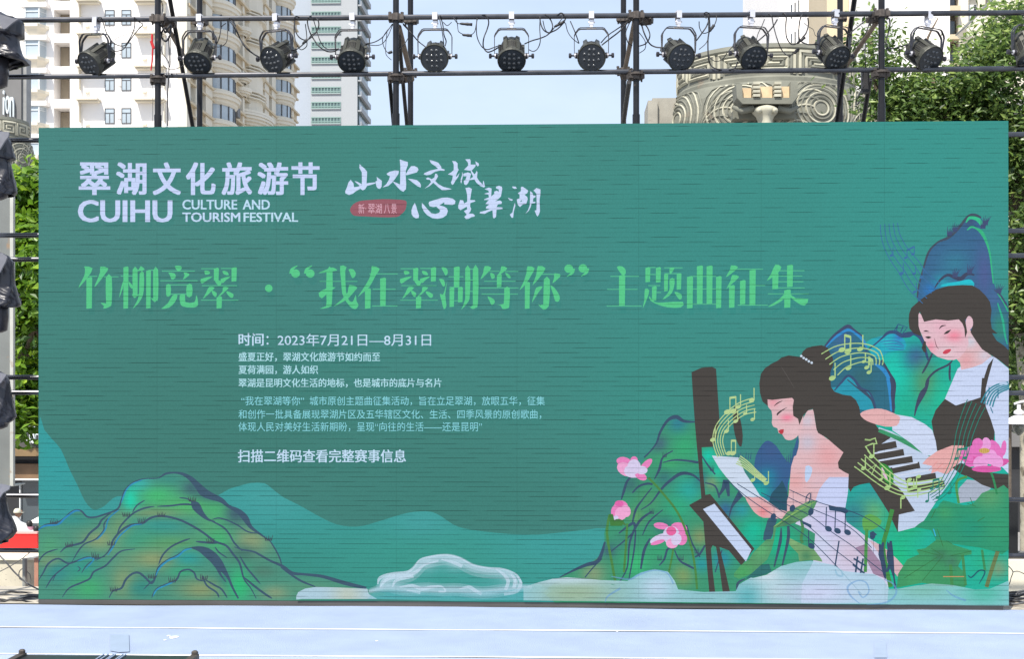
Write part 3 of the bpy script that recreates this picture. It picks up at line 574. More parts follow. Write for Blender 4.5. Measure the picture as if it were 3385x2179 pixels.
# first woman: neck, back, head
A.fill(SKN, R2((465, 1170), (485, 1100), (490, 1050), (480, 980), (500, 900), (560, 790), (610, 780), (625, 880), (640, 960), (700, 1010), (800, 1080), (868, 1145), (840, 1200), (830, 1280), (910, 1325), (908, 1355), (800, 1355), (720, 1400), (660, 1480), (640, 1540)) + R5((1340, 480), (1280, 560), (1180, 560), (1060, 600), (1060, 470), (1075, 420), (1085, 300), (1100, 130), (1130, 30)), 1, step=12,
       blobs=BL_(R2, 2.567, (740, 1180, 140, (226, 166, 170)), (560, 1060, 80, (200, 192, 208)), (560, 880, 60, (206, 196, 210)), (460, 1400, 100, (226, 170, 172)), (640, 1400, 80, (220, 186, 196))))
A.fill((190, 210, 242), R2((545, 1260), (600, 1275), (590, 1340), (560, 1395), (540, 1380)), 2)
A.fill((198, 208, 244), R5((1480, 235), (1680, 235), (1665, 400), (1640, 545), (1340, 480), (1380, 360), (1430, 290)), 0)
A.fill(SKN, R2((222, 680), (228, 760), (255, 790), (262, 850), (258, 895), (275, 930), (305, 940), (315, 980), (345, 990), (370, 1030), (400, 1042), (440, 1035), (490, 990), (520, 900), (520, 700), (430, 660), (300, 670)), 2, step=9,
       blobs=BL_(R2, 2.567, (390, 850, (60, 34), (240, 132, 158)), (270, 720, 50, (232, 160, 172)), (450, 960, 70, (226, 190, 196)), (400, 710, 50, (226, 178, 184))))
A.fill((186, 58, 70), R2((312, 965), (335, 950), (360, 948), (358, 975), (345, 992), (328, 985)), 1)
A.line((80, 62, 66), R2((276, 752), (310, 725), (350, 708)), [1, 3.4, .8]); A.line((66, 56, 62), R2((304, 832), (310, 815), (350, 785), (386, 764)), [2, 5, 3, .8])
A.fill(HAIR, R2((225, 752), (180, 715), (158, 640), (152, 560), (165, 480), (200, 430), (260, 390), (310, 365), (340, 340), (400, 322), (460, 330), (500, 335), (520, 290), (550, 262), (600, 245), (680, 235), (730, 255), (750, 300), (775, 340), (780, 400), (755, 460), (755, 520), (760, 590), (790, 630), (860, 655), (930, 665), (970, 700), (1000, 760), (1010, 830), (1050, 880), (1120, 900), (1160, 940), (1200, 1000), (1230, 1100), (1200, 1250), (1100, 1400), (1000, 1420), (950, 1440), (925, 1482), (905, 1440), (910, 1330), (870, 1310), (825, 1280), (818, 1230), (840, 1190), (865, 1145), (800, 1090), (720, 1020), (650, 980), (635, 940), (628, 890), (620, 830), (605, 775), (570, 785), (525, 830), (492, 912), (480, 860), (440, 835), (435, 760), (445, 700), (430, 682), (350, 690), (260, 700), (222, 695)), 1)
for x, y in ((508, 328), (528, 343), (550, 356), (572, 372), (596, 384)): A.dot((206, 222, 240), *R2((x, y))[0], 4.2)
A.line((96, 92, 90), R2((340, 420), (390, 500), (450, 600)), [.6, 1.2, .6])
# keyboard
A.fill((192, 208, 234), R4((210, 330), (300, 360), (430, 440), (520, 520), (600, 490), (700, 452), (775, 452), (790, 560), (720, 650), (640, 760), (560, 880), (490, 990), (340, 1030), (340, 915), (450, 890), (370, 770), (300, 690), (200, 540)), 0)
A.fill(HAIR, R4((90, 245), (180, 300), (215, 350), (255, 370), (290, 400), (170, 480), (180, 560), (310, 640), (300, 690), (370, 765), (452, 890), (345, 915), (337, 1032), (275, 900), (200, 780), (140, 690), (40, 560), (40, 300)), 0)
for (a_, b_, w) in (((150, 480), (328, 444), 19), ((190, 530), (378, 497), 18), ((210, 578), (436, 543), 18), ((290, 622), (484, 582), 18), ((390, 690), (592, 655), 17), ((400, 745), (650, 708), 17)): A.line(HAIR, R4(a_, b_), w, 0, taper=False)
for (a_, b_) in (((180, 505), (380, 470)), ((210, 555), (430, 518)), ((300, 600), (470, 565)), ((330, 655), (560, 615)), ((370, 712), (640, 672))): A.line((206, 216, 236), R4(a_, b_), 4, 0, taper=False)
A.line((60, 150, 106), R4((210, 350), (330, 400), (450, 460), (570, 520)), [10, 12, 14, 13], 2)
# second woman
A.fill((200, 213, 243), R3((780, 1340), (880, 1270), (1000, 1230), (1080, 1240), (1202, 1340), (1202, 1540)) + R4((1077, 640), (1000, 560), (985, 360), (930, 210), (890, 130), (725, 185), (652, 140)), 0)
A.fill(SKN, R3((858, 1000), (900, 1040), (940, 1120), (1000, 1190), (1060, 1235), (980, 1300), (900, 1330), (810, 1350), (800, 1290), (740, 1230), (700, 1100)), 1, step=12, blobs=BL_(R3, 2.484, (850, 1270, 70, (224, 166, 172)), (890, 1120, 50, (204, 206, 220)), (1000, 1230, 60, (210, 200, 214))))
A.fill((226, 188, 200), R3((458, 870), (510, 930), (600, 925), (700, 930), (790, 925), (840, 980), (862, 1070), (870, 1130), (840, 1200), (795, 1250), (750, 1268), (700, 1268), (620, 1245), (560, 1200), (520, 1140), (490, 1070), (460, 1000)), 1, step=9,
       blobs=BL_(R3, 2.484, (750, 1070, (80, 55), (240, 140, 162)), (560, 1160, (45, 60), (238, 156, 176)), (700, 1200, 70, (226, 196, 206)), (640, 990, 80, (228, 180, 196))))
A.fill((206, 70, 90), R3((658, 1208), (680, 1185), (725, 1178), (718, 1200), (690, 1218), (665, 1218)), 2)
A.line((70, 56, 62), R3((628, 1015), (650, 990), (685, 984)), [1, 4, 1]); A.line((70, 56, 62), R3((500, 1032), (520, 1030), (545, 1035)), [1, 4, 1]); A.line((64, 60, 60), R3((668, 1055), (695, 1040), (725, 1020)), [1.5, 7, 1]); A.line((64, 60, 60), R3((515, 1080), (540, 1083), (562, 1082)), [1.5, 7, 2])
A.line((120, 80, 90), R3((590, 1090), (605, 1150), (625, 1178)), [1, 2, 1])
A.fill(HAIR, R3((485, 1075), (420, 1050), (385, 1010), (378, 950), (382, 890), (400, 840), (450, 795), (520, 740), (600, 690), (700, 660), (820, 652), (900, 655), (960, 690), (1010, 740), (1045, 790), (1058, 860), (1050, 940), (1060, 1010), (1108, 1052), (1062, 1048), (1100, 1110), (1160, 1150), (1202, 1190), (1202, 1335), (1120, 1270), (1050, 1225), (980, 1180), (930, 1110), (885, 1040), (900, 1000), (905, 950), (870, 905), (842, 940), (858, 1040), (842, 1088), (835, 1010), (820, 970), (790, 935), (700, 945), (600, 935), (505, 955), (470, 870), (457, 900), (460, 990)), 1)
A.fill((226, 190, 202), R3((846, 950), (860, 915), (880, 908), (903, 935), (905, 985), (882, 1020), (862, 1026), (850, 990)), 2)
A.fill(HAIR, R3((520, 1120), (505, 1110), (485, 1170), (500, 1200), (520, 1210)), 1)
A.fill(HAIR, R3((1075, 1250), (1030, 1310), (1000, 1400), (975, 1540), (1002, 1540), (1030, 1420), (1060, 1310)), 0)
A.fill(HAIR, R4((652, 140), (725, 185), (890, 130), (900, 0), (925, 0), (925, 190), (960, 280), (985, 360), (980, 420), (900, 450), (600, 487), (580, 400), (562, 290), (590, 215)), 0)
A.fill((204, 216, 242), R4((300, 240), (430, 262), (520, 310), (568, 350), (590, 420), (600, 490), (560, 520), (520, 520), (430, 440), (330, 370), (300, 350)), 1)
A.fill((226, 176, 178), R4((85, 240), (130, 215), (200, 205), (260, 215), (345, 255), (350, 280), (330, 320), (250, 325), (160, 300), (110, 275)), 2)
A.line((210, 120, 140), R4((95, 250), (150, 250)), 2.4, 0)
A.fill((228, 170, 170), R4((500, 575), (530, 540), (600, 490), (700, 452), (778, 452), (785, 530), (740, 575), (700, 620), (660, 645), (600, 625), (560, 640), (570, 590)), 1)
for p in ((545, 620, 600, 560), (590, 620, 640, 570), (640, 610, 680, 575)): A.line((230, 142, 140), R4((p[0], p[1]), (p[2], p[3])), 4, 0)
A.fill((168, 178, 196), R4((735, 840), (745, 740), (800, 680), (900, 690), (960, 740), (860, 820)), 1)
A.fill(HAIR, R4((700, 600), (760, 568), (840, 605), (930, 630), (1000, 640), (1077, 645), (1077, 772), (1000, 750), (900, 715), (830, 670), (760, 645)), 0)
# lotus leaves and stems at the right
A.fill((44, 150, 92), R4((560, 880), (600, 870), (640, 820), (720, 840), (830, 850), (900, 770), (1000, 742), (1077, 745), (1077, 1150), (980, 1160), (880, 1135), (700, 1110), (650, 1090), (600, 1110), (560, 1020), (450, 1000), (520, 950)), 2, step=16, blobs=BL_(R4, 2.0255, (950, 790, 120, (86, 160, 84)), (1000, 1000, 120, (52, 156, 92)), (820, 1010, 110, (34, 150, 104)), (650, 900, 60, (62, 160, 80))))
A.fill((60, 150, 74), R4((460, 1150), (520, 1140), (600, 1080), (650, 1090), (720, 1120), (830, 1155), (830, 1182), (775, 1190), (740, 1260), (790, 1310), (790, 1400), (600, 1390), (500, 1372), (330, 1405), (340, 1310), (400, 1215), (480, 1180)), 1, step=14, blobs=BL_(R4, 2.0255, (620, 1190, 50, (60, 120, 76)), (450, 1320, 90, (70, 160, 74)), (700, 1230, 50, (66, 126, 86))))
A.fill((96, 168, 84), R4((100, 945), (150, 910), (230, 955), (200, 1000), (150, 1020), (110, 1020)), 2)
A.fill((52, 140, 60), R4((215, 575), (250, 575), (300, 620), (310, 680), (295, 720), (250, 690), (225, 640)), 2); A.line((226, 190, 214), R4((230, 600), (250, 650), (270, 685)), [3, 8, 2])
for w, c, p in ((9, (72, 146, 76), (130, 1010, 125, 1120, 120, 1300)), (12, (66, 140, 70), (300, 880, 270, 1000, 240, 1120, 255, 1250, 290, 1400)), (7, (78, 150, 80), (745, 840, 730, 700, 800, 660)), (9, (66, 138, 80), (690, 1250, 700, 1400)), (8, (66, 138, 86), (770, 1180, 790, 1390)), (11, (104, 124, 80), (1005, 1160, 960, 1300, 930, 1400)), (7, (60, 140, 90), (900, 1150, 920, 1290)), (6, (50, 140, 90), (950, 600, 980, 690, 1000, 780))):
    A.line(c, R4(*[(p[i], p[i+1]) for i in range(0, len(p), 2)]), w, taper=False)
for p in ((500, 1360, 640, 1190), (380, 1340, 600, 1200), (560, 1140, 640, 1190), (470, 1150, 620, 1190), (690, 1190, 830, 1160), (590, 880, 560, 940), (800, 840, 860, 860), (820, 800, 840, 850), (640, 1130, 600, 1010), (870, 960, 920, 930), (660, 1090, 700, 1110)): A.line((54, 118, 70), R4((p[0], p[1]), (p[2], p[3])), 5, 0)
A.line(DTEAL, R4((805, 1320), (830, 1335), (880, 1290), (920, 1300), (880, 1380)), 4); A.line((60, 180, 220), R4((575, 1010), (590, 1060)), 9, 0); A.line((196, 150, 100), R4((640, 1330), (780, 1330)), 7, 0)
for c, cx, cy, rx, ry, rot in ((0, 905, 500, 75, 95, 0), (1, 840, 520, 60, 95, .5), (1, 985, 500, 50, 105, -.35), (2, 830, 545, 90, 26, .15), (2, 1020, 570, 62, 30, -.3), (1, 1045, 470, 18, 62, .1), (0, 930, 440, 30, 50, -.2), (1, 870, 440, 36, 45, .5), (0, 1000, 560, 40, 55, -.6), (1, 800, 520, 26, 60, -.9), (0, 890, 570, 50, 55, 0), (2, 930, 610, 100, 26, 0), (0, 960, 530, 40, 60, .1)):
    x, y = R4((cx, cy))[0]; A.dot(((232, 160, 218), (226, 116, 190), (216, 92, 168))[c], x, y, rx/2.0255, ry/2.0255*.85, rot)
A.dot((206, 170, 96), *R4((915, 487))[0], 18, 9)
for d in range(6): A.line((150, 120, 60), R4((885+d*12, 500), (880+d*14, 475)), 2, 0)
# little flowers on the left mountain
def flower(F, k, cx, cy, s, petals, buds=False):
    for (dx, dy, rx, ry, rot, c) in petals:
        x, y = F((cx+dx*s, cy+dy*s))[0]; A.dot(c, x, y, rx*s/k, ry*s/k, rot)
PK = (230, 130, 190); PL = (214, 204, 236); PM = (236, 166, 210)
flower(R1, 1.791, 440, 710, 1, [(-60, -35, 45, 28, .2, PK), (0, -45, 22, 22, 0, PK), (70, -15, 50, 20, -.8, PK), (-50, 10, 55, 38, .5, PM), (0, 20, 60, 42, 0, PL), (40, 50, 38, 22, .5, PK), (0, -5, 40, 45, 0, PL), (45, 15, 35, 25, 0, PL)])
flower(R1, 1.791, 362, 962, 1, [(0, -20, 42, 38, 0, PK), (-30, 5, 28, 40, .2, PK), (30, 5, 28, 36, -.2, PM), (0, 20, 36, 38, 0, PM), (-10, -40, 26, 18, 0, (222, 100, 170)), (-30, 45, 16, 14, 0, PL)])
flower(R1, 1.791, 660, 1110, 1, [(-60, -55, 45, 20, .15, PK), (45, -40, 50, 36, .2, PK), (-70, 20, 60, 24, -.4, PL), (-80, 42, 44, 12, -.3, PK), (0, 0, 50, 55, 0, PL), (60, 20, 34, 40, 0, PK), (5, 48, 36, 30, 0, PM), (0, -25, 30, 28, 0, (228, 100, 160)), (30, 25, 30, 36, .4, PL)])
for w, p in ((7, (525, 770, 600, 850, 700, 980, 770, 1150, 800, 1300, 812, 1430)), (8, (295, 990, 280, 1100, 310, 1280, 330, 1390)), (7, (400, 1040, 390, 1200, 380, 1330)), (6, (672, 1190, 660, 1260, 645, 1330))): A.line((74, 134, 70), R1(*[(p[i], p[i+1]) for i in range(0, len(p), 2)]), w*.9, taper=False)
A.line((70, 120, 70), R1((300, 1040), (350, 1025), (390, 1050)), [5, 12, 4]); A.fill((64, 124, 60), R1((290, 985), (315, 985), (325, 1030), (380, 1020), (370, 1055), (300, 1055)), 1)
# foreground green leaves
A.fill((84, 150, 80), R5((530, 1195), (600, 1110), (680, 1060), (720, 990), (780, 930), (850, 860), (915, 850), (925, 730), (980, 690), (1060, 580), (1150, 535), (1280, 470), (1362, 468), (1330, 540), (1270, 620), (1180, 672), (1080, 712), (950, 740), (930, 860), (905, 960), (860, 1060), (800, 1110), (700, 1200), (580, 1250), (530, 1230)), 1, step=12, blobs=BL_(R5, 3.02, (620, 1180, 120, (72, 165, 66)), (800, 960, 90, (90, 176, 84)), (1100, 620, 130, (100, 152, 84)), (1060, 690, 90, (70, 128, 76)), (1250, 500, 60, (120, 170, 90))))
A.fill((46, 110, 110), R5((640, 1250), (700, 1200), (800, 1110), (880, 1100), (905, 1180), (800, 1220), (700, 1240)), 1)
A.line((140, 184, 100), R5((925, 730), (1060, 640), (1180, 560), (1340, 480)), [2, 3, 3, 2]); A.line((60, 120, 72), R5((960, 730), (1080, 640), (1250, 550)), [2, 2.4, 1])
A.fill((104, 156, 86), R5((1045, 850), (1080, 840), (1200, 900), (1330, 960), (1400, 1050), (1412, 1080), (1300, 1060), (1180, 1075), (1170, 1000), (1100, 930)), 1, step=10, blobs=BL_(R5, 3.02, (1250, 1020, 60, (72, 134, 76)), (1120, 870, 40, (130, 180, 100))))
A.line((74, 134, 84), R5((1195, 650), (1215, 740), (1200, 850), (1215, 895)), 8, taper=False); A.line((60, 84, 106), R5((1000, 740), (990, 880), (930, 1130)), [3, 9, 4]); A.line((60, 84, 106), R5((1070, 720), (1070, 850), (1010, 1120)), [7, 9, 4])
A.line((60, 84, 106), R5((560, 1360), (570, 1290), (640, 1250)), [5, 7, 3])
for p in ((2000, 1000, 2010, 1100, 2040, 1250), (2060, 880, 2090, 1050, 2060, 1180), (1980, 900, 2000, 1000, 2010, 1080)): A.line((52, 74, 106), R5((p[0], p[1]), (p[2], p[3]), (p[4], p[5])), 9)
A.line((54, 76, 104), R4((240, 1100), (225, 1180), (260, 1300)), [5, 16, 5]); A.line((54, 76, 104), R4((290, 1090), (285, 1200), (310, 1330), (320, 1410)), [6, 20, 5, 8]); A.line((54, 76, 104), R4((160, 1030), (175, 1060)), [10, 22], 0)
# staves and notes
def staff(F, c, pts, gap, w, n=5, a=1.0):
    P = smoothpts([(p[0], p[1], 0) for p in F(*pts)], 6)
    for i in range(n):
        L = []
        for j, p in enumerate(P):
            t = (P[min(j+1, len(P)-1)]-P[max(j-1, 0)]).normalized(); q = p+Vector((-t.y, t.x, 0))*(i-(n-1)/2)*(gap if isinstance(gap, (int, float)) else gap[0]+(gap[1]-gap[0])*j/len(P)); L.append((q.x, q.y))
        A.line(c, L[::3]+[L[-1]], w*1.45, 2, a=a, taper=False)
def note(F, k, c, x, y, s=20, up=1, pair=0, w=2.0, rot=-.4):
    X, Y = F((x, y))[0]; s *= 1.15/k; w *= 1.4
    A.dot(c, X, Y, s*.42, s*.3, rot); A.line(c, [(X+s*.36*up, Y), (X+s*.36*up, Y-s*1.9*up)], w, 0, taper=False)
    if pair:
        dx, dy = pair[0]/k, pair[1]/k
        A.dot(c, X+dx, Y+dy, s*.42, s*.3, rot); A.line(c, [(X+dx+s*.36*up, Y+dy), (X+dx+s*.36*up, Y+dy-s*1.9*up)], w, 0, taper=False)
        A.line(c, [(X+s*.36*up, Y-s*1.8*up), (X+dx+s*.36*up, Y+dy-s*1.8*up)], w*2.2, 0, taper=False)
YL = (184, 210, 146)
staff(R1, YL, [(960, 640), (935, 560), (950, 480), (1010, 410), (1080, 360), (1150, 340)], (7, 12), 1.8)
for q in ((990, 380, 40, 1, (35, -5)), (1055, 350, 34, 1, 0), (1135, 312, 34, 1, 0), (985, 495, 30, 1, 0), (1040, 435, 30, 1, 0), (905, 545, 34, 1, 0), (1140, 425, 28, 1, 0), (1000, 625, 36, 1, (25, 0)), (1095, 390, 24, 1, 0)): note(R1, 1.791, YL, q[0], q[1], q[2], q[3], q[4])
staff(R2, NOTE, [(745, 400), (830, 340), (930, 310), (1030, 300), (1130, 330), (1140, 400)], (22, 10), 2.0)
for q in ((850, 275, 60, 1, (50, 15)), (1005, 268, 55, 1, 0), (905, 430, 50, 1, 0), (768, 515, 60, 1, 0), (1060, 425, 44, 1, (20, 40)), (1035, 375, 36, 1, 0), (905, 290, 36, 1, 0)): note(R2, 2.567, NOTE, q[0], q[1], q[2], q[3], q[4], 2.4)
staff(R5, YL, [(570, 60), (650, 110), (740, 190), (840, 270)], (7, 3), 2.2)
for q in ((715, 265, 50), (850, 295, 55)): note(R5, 3.02, NOTE, q[0], q[1], q[2])
staff(R4, NOTE, [(90, 540), (160, 600), (260, 680), (380, 740), (520, 730), (640, 700)], (17, 8), 2.2)
for q in ((160, 525, 38, 1, 0), (105, 605, 34, 1, 0), (265, 735, 44, 1, 0), (415, 680, 34, -1, (60, -20)), (370, 800, 34, -1, 0), (430, 740, 30, 1, 0), (220, 680, 26, 1, 0), (480, 745, 26, -1, 0)): note(R4, 2.0255, NOTE, q[0], q[1], q[2], q[3], q[4], 2.4)
A.line(NOTE, R4((115, 412), (150, 415), (185, 403), (195, 440), (165, 440), (120, 458), (160, 520)), 4.5, 0, taper=False); A.line(NOTE, R4((130, 620), (190, 580), (160, 650)), 6, 0)
TQ = (40, 128, 112)
staff(R4, TQ, [(860, 170), (820, 260), (780, 380), (760, 480), (720, 600), (640, 740), (560, 800)], (16, 9), 1.6, a=1)
for q in ((725, 540, 30, 1, (60, -5)), (600, 800, 30, 1, 0), (530, 825, 26, 1, 0), (680, 770, 26, 1, 0), (560, 740, 26, 1, (40, -10))): note(R4, 2.0255, TQ, q[0], q[1], q[2], q[3], q[4])
staff(R4, (60, 140, 160), [(930, 180), (960, 110), (1010, 70), (1077, 50)], (10, 5), 3)
for p in ((945, 60, 945, 110), (1005, 75, 1005, 135), (955, 195, 970, 235)): A.line((50, 120, 150), R4((p[0], p[1]), (p[2], p[3])), 8, 0)
A.line((180, 204, 232), R4((1015, 45), (1040, 35), (1070, 40)), 8)
BLN = (58, 110, 160)
staff(R3, BLN, [(215, 150), (230, 260), (290, 390), (380, 510), (450, 620), (560, 720)], (14, 22), 1.5)
for q in ((315, 560, 40, 1, 0), (235, 410, 30, 1, 0), (425, 710, 34, 1, 0), (480, 590, 34, 1, 0), (350, 430, 30, 1, (60, -30)), (420, 560, 30, 1, 0)): note(R3, 2.484, BLN, q[0], q[1], q[2], q[3], q[4], 1.6)
for p in ((250, 1040, 290, 975, 365, 1000, 320, 1060), (285, 985, 270, 1050), (330, 995, 310, 1040)): A.line((48, 90, 130), R3(*[(p[i], p[i+1]) for i in range(0, len(p), 2)]), 3, 0, taper=False)
for d in range(4): A.line((60, 110, 170), R3((140+d*20, 1120+d*18), (260+d*16, 1110+d*25), (340, 1150+d*10)), 2.4)
IK = (50, 76, 106)
for p in ((470, 270, 640, 420, 870, 580, 1100, 720, 1290, 860, 1520, 1090, 1800, 1400), (560, 300, 800, 450, 1000, 570, 1240, 700, 1500, 930, 1760, 1130), (800, 390, 1080, 520, 1290, 620, 1500, 780, 1720, 930, 1860, 1060, 2040, 1200), (1060, 430, 1330, 560, 1560, 660, 1740, 780, 1900, 940), (1080, 360, 1280, 450, 1450, 510, 1650, 560, 1860, 650, 2040, 770)):
    A.line(IK, R5(*[(p[i], p[i+1]) for i in range(0, len(p), 2)]), 2.2, 4, taper=False)
for (x, y, y2) in ((1470, 750, 530), (1560, 770, 570), (1660, 785, 570), (1300, 920, 760), (1230, 0, 0)):
    if y: A.dot(IK, *R5((x, y))[0], 12, 9, .5); A.line(IK, R5((x-26, y-15), (x-20 if x != 1300 else x-28, y2)), 3, 0, taper=False)
A.fill(IK, R5((1470, 520), (1640, 540), (1670, 580), (1640, 600), (1590, 580), (1480, 565)), 0); A.fill(IK, R5((1210, 670), (1300, 710), (1300, 740), (1215, 700)), 0)
A.line(IK, R5((1575, 870), (1535, 1125)), 4, 0, taper=False); A.line((80, 120, 170), R5((1535, 1150), (1560, 1210), (1610, 1220), (1600, 1170)), 5)
for p in ((1740, 1185, 1760, 1025), (1790, 1195, 1815, 1045), (1710, 1105, 1830, 1195), (1720, 1045, 1840, 1120)): A.line(IK, R5((p[0], p[1]), (p[2], p[3])), 5, 0, taper=False)
for (x, y, y2) in ((920, 630, 530), (1110, 545, 380), (1295, 580, 385), (1910, 820, 990)): A.dot(IK, *R5((x, y))[0], 9, 12, .3); A.line(IK, R5((x+8, y), (x+8, y2)), 2.6, 0)
A.line(IK, R5((1245, 500), (1250, 430), (1290, 395), (1280, 480), (1250, 500)), 3)
A.build('illustration')
# misty clouds, half see-through
B = Art(); Art.depth = A.depth
WC = (186, 214, 236)
B.fill((120, 200, 212), Z6((500, 935), (530, 860), (545, 800), (590, 770), (650, 755), (740, 745), (790, 720), (820, 680), (860, 645), (930, 625), (1030, 616), (1100, 630), (1170, 655), (1240, 695), (1330, 712), (1430, 720), (1510, 740), (1560, 780), (1585, 830), (1700, 822), (1710, 940)), 2, a=.26, step=16, blobs=BL_(Z6, 2.1755, (1050, 790, (330, 80), (84, 184, 190, .12)), (600, 800, 60, (186, 214, 232, .5)), (900, 660, 90, (176, 214, 230, .5)), (1500, 780, (90, 60), (182, 216, 232, .5)), (1100, 660, 90, (176, 214, 230, .5))))
for ww, aa in ((44, .2), (28, .25), (16, .35)):
    d_ = ww*.62
    B.line((196, 220, 238), Z6((552+d_, 860), (562+d_, 810+d_*.4), (605+d_, 776+d_), (660, 760+d_), (760, 748+d_), (812, 716+d_), (865, 662+d_), (945, 634+d_), (1040, 624+d_), (1125, 644+d_), (1220, 694+d_), (1330, 718+d_), (1440, 726+d_), (1528-d_*.6, 764+d_), (1565-d_, 840)), ww*.75, a=aa)
    B.line((190, 216, 236), Z6((480, 880), (620, 850), (760, 868), (900, 862), (1000, 870), (1120, 868), (1300, 890), (1500, 862), (1650, 850)), ww*.8, a=aa)
for p in ((545, 830, 560, 785, 640, 758, 750, 745, 800, 712, 850, 652, 940, 628, 1040, 620, 1130, 640, 1230, 692, 1340, 714, 1450, 722, 1540, 762, 1578, 825), (560, 850, 620, 790, 740, 770, 820, 740, 880, 690, 980, 660), (650, 850, 680, 800, 800, 770), (700, 850, 790, 840, 860, 862, 930, 850, 1000, 845, 1030, 880, 980, 882), (1130, 862, 1200, 850, 1250, 880, 1290, 900), (1390, 720, 1450, 760, 1480, 810, 1460, 870), (1500, 760, 1530, 800, 1520, 860), (1000, 650, 1080, 670, 1150, 700), (1540, 770, 1570, 820, 1540, 880, 1450, 900), (750, 872, 850, 890)):
    B.line((196, 220, 238), Z6(*[(p[i], p[i+1]) for i in range(0, len(p), 2)]), [3, 9, 10, 9, 5], a=.7)
B.fill(WC, Z5((1895, 1255), (1910, 1225), (1960, 1200), (2040, 1188), (2200, 1192), (2376, 1200)) + Z6((470, 862), (480, 900), (540, 935), (0, 935)) + Z5((1895, 1280),), 1, a=.8, step=20, blobs=[(1150, 1965, 60, (206, 214, 200, .75))])
B.fill((90, 180, 196), Z6((470, 935), (520, 880), (700, 870), (900, 890), (1200, 890), (1500, 870), (1720, 840), (1720, 945)), 1, a=.3)
B.fill((160, 208, 226), Z6((1590, 850), (1700, 815), (1800, 790), (1900, 780), (2050, 790), (2150, 800), (2250, 835)) + R1((300, 1400), (400, 1380), (480, 1330), (560, 1310), (640, 1325), (680, 1380), (700, 1430), (850, 1445), (1040, 1440), (1060, 1400), (1130, 1360)) + R5((600, 1290), (720, 1240), (850, 1210), (1000, 1120), (1150, 1080), (1300, 1068), (1412, 1090), (1520, 1110), (1620, 1170), (1800, 1190), (1920, 1200), (2020, 1260), (2075, 1350)) + R4((340, 1410), (450, 1390), (560, 1375), (700, 1385), (850, 1415), (950, 1410), (1077, 1355), (1077, 1525)) + Z6((1590, 945),), 1, a=.72, step=18,
       blobs=[(2170, 1940, (70, 60), (190, 215, 240, .92)), (2560, 1950, (80, 50), (196, 224, 236, .8)), (2530, 1900, (60, 30), (214, 228, 240, .9)), (2700, 1960, (160, 60), (200, 210, 240, .9)), (1900, 1960, (160, 60), (196, 208, 176, .55)), (3050, 1950, (110, 40), (150, 200, 190, .7)), (3250, 1960, (90, 50), (100, 190, 176, .6)), (1870, 1915, (140, 20), (200, 222, 236, .85)), (2470, 1975, 50, (110, 190, 210, .7))])
for p in ((2020, 1905, 2080, 1915, 2110, 1900, 2160, 1885, 2205, 1895, 2225, 1930), (2840, 1995, 2810, 1970, 2800, 1940, 2830, 1920, 2860, 1925, 2870, 1955, 2850, 1975, 2835, 1955), (2860, 2000, 2930, 1990, 2960, 1960, 2950, 1930, 2920, 1915), (3125, 1950, 3150, 1970, 3190, 1985), (2000, 1990, 2010, 1970, 2050, 1945)):
    B.line((110, 160, 210), [(p[i], p[i+1]) for i in range(0, len(p), 2)], [2, 5, 6, 4], a=.6)
B.build('cloud_motif', alpha=True)
# lettering
C = Art(); Art.depth = B.depth+.001
def per(F, s, boxes, y0, y1, rgb, **kw):
    for ch, (x0, x1) in zip(s, boxes):
        (a_, b_), (c_, d_) = F((x0, y0), (x1, y1)); C.text(ch, (a_, b_, c_, d_), rgb, **kw)
def tx(F, s, x0, y0, x1, y1, rgb, **kw):
    (a_, b_), (c_, d_) = F((x0, y0), (x1, y1)); C.text(s, (a_, b_, c_, d_), rgb, **kw)
LW = (200, 214, 250); BS = (-.03, -.01, .01, .03)
per(T1, '翠湖文化旅游节', ((95, 387), (440, 722), (778, 1040), (1085, 1360), (1415, 1697), (1745, 2030), (2060, 2320)), 106, 408, LW, shifts=BS, vs=(-.016, .016))
tx(T1, 'CUIHU', 88, 455, 962, 660, LW, shifts=(-.03,-.015,0,.015,.03), vs=(-.012,.012)); tx(T1, 'CULTURE', 1053, 452, 1560, 542, (190, 222, 246), shifts=(-.022,0,.022), vs=(-.01,.01)); tx(T1, 'AND', 1610, 452, 1862, 542, (190, 222, 246), shifts=(-.022,0,.022), vs=(-.01,.01))
tx(T1, 'TOURISM', 1053, 570, 1588, 657, (196, 220, 248), shifts=(-.022,0,.022), vs=(-.01,.01)); tx(T1, 'FESTIVAL', 1618, 570, 2122, 657, (190, 224, 244), shifts=(-.022,0,.022), vs=(-.01,.01))
C.build('logo_lettering')
C = Art()
def calli(F, *polys):
    for p in polys: C.fill((202, 218, 250), F(*[(p[i], p[i+1]) for i in range(0, len(p), 2)]), 1)
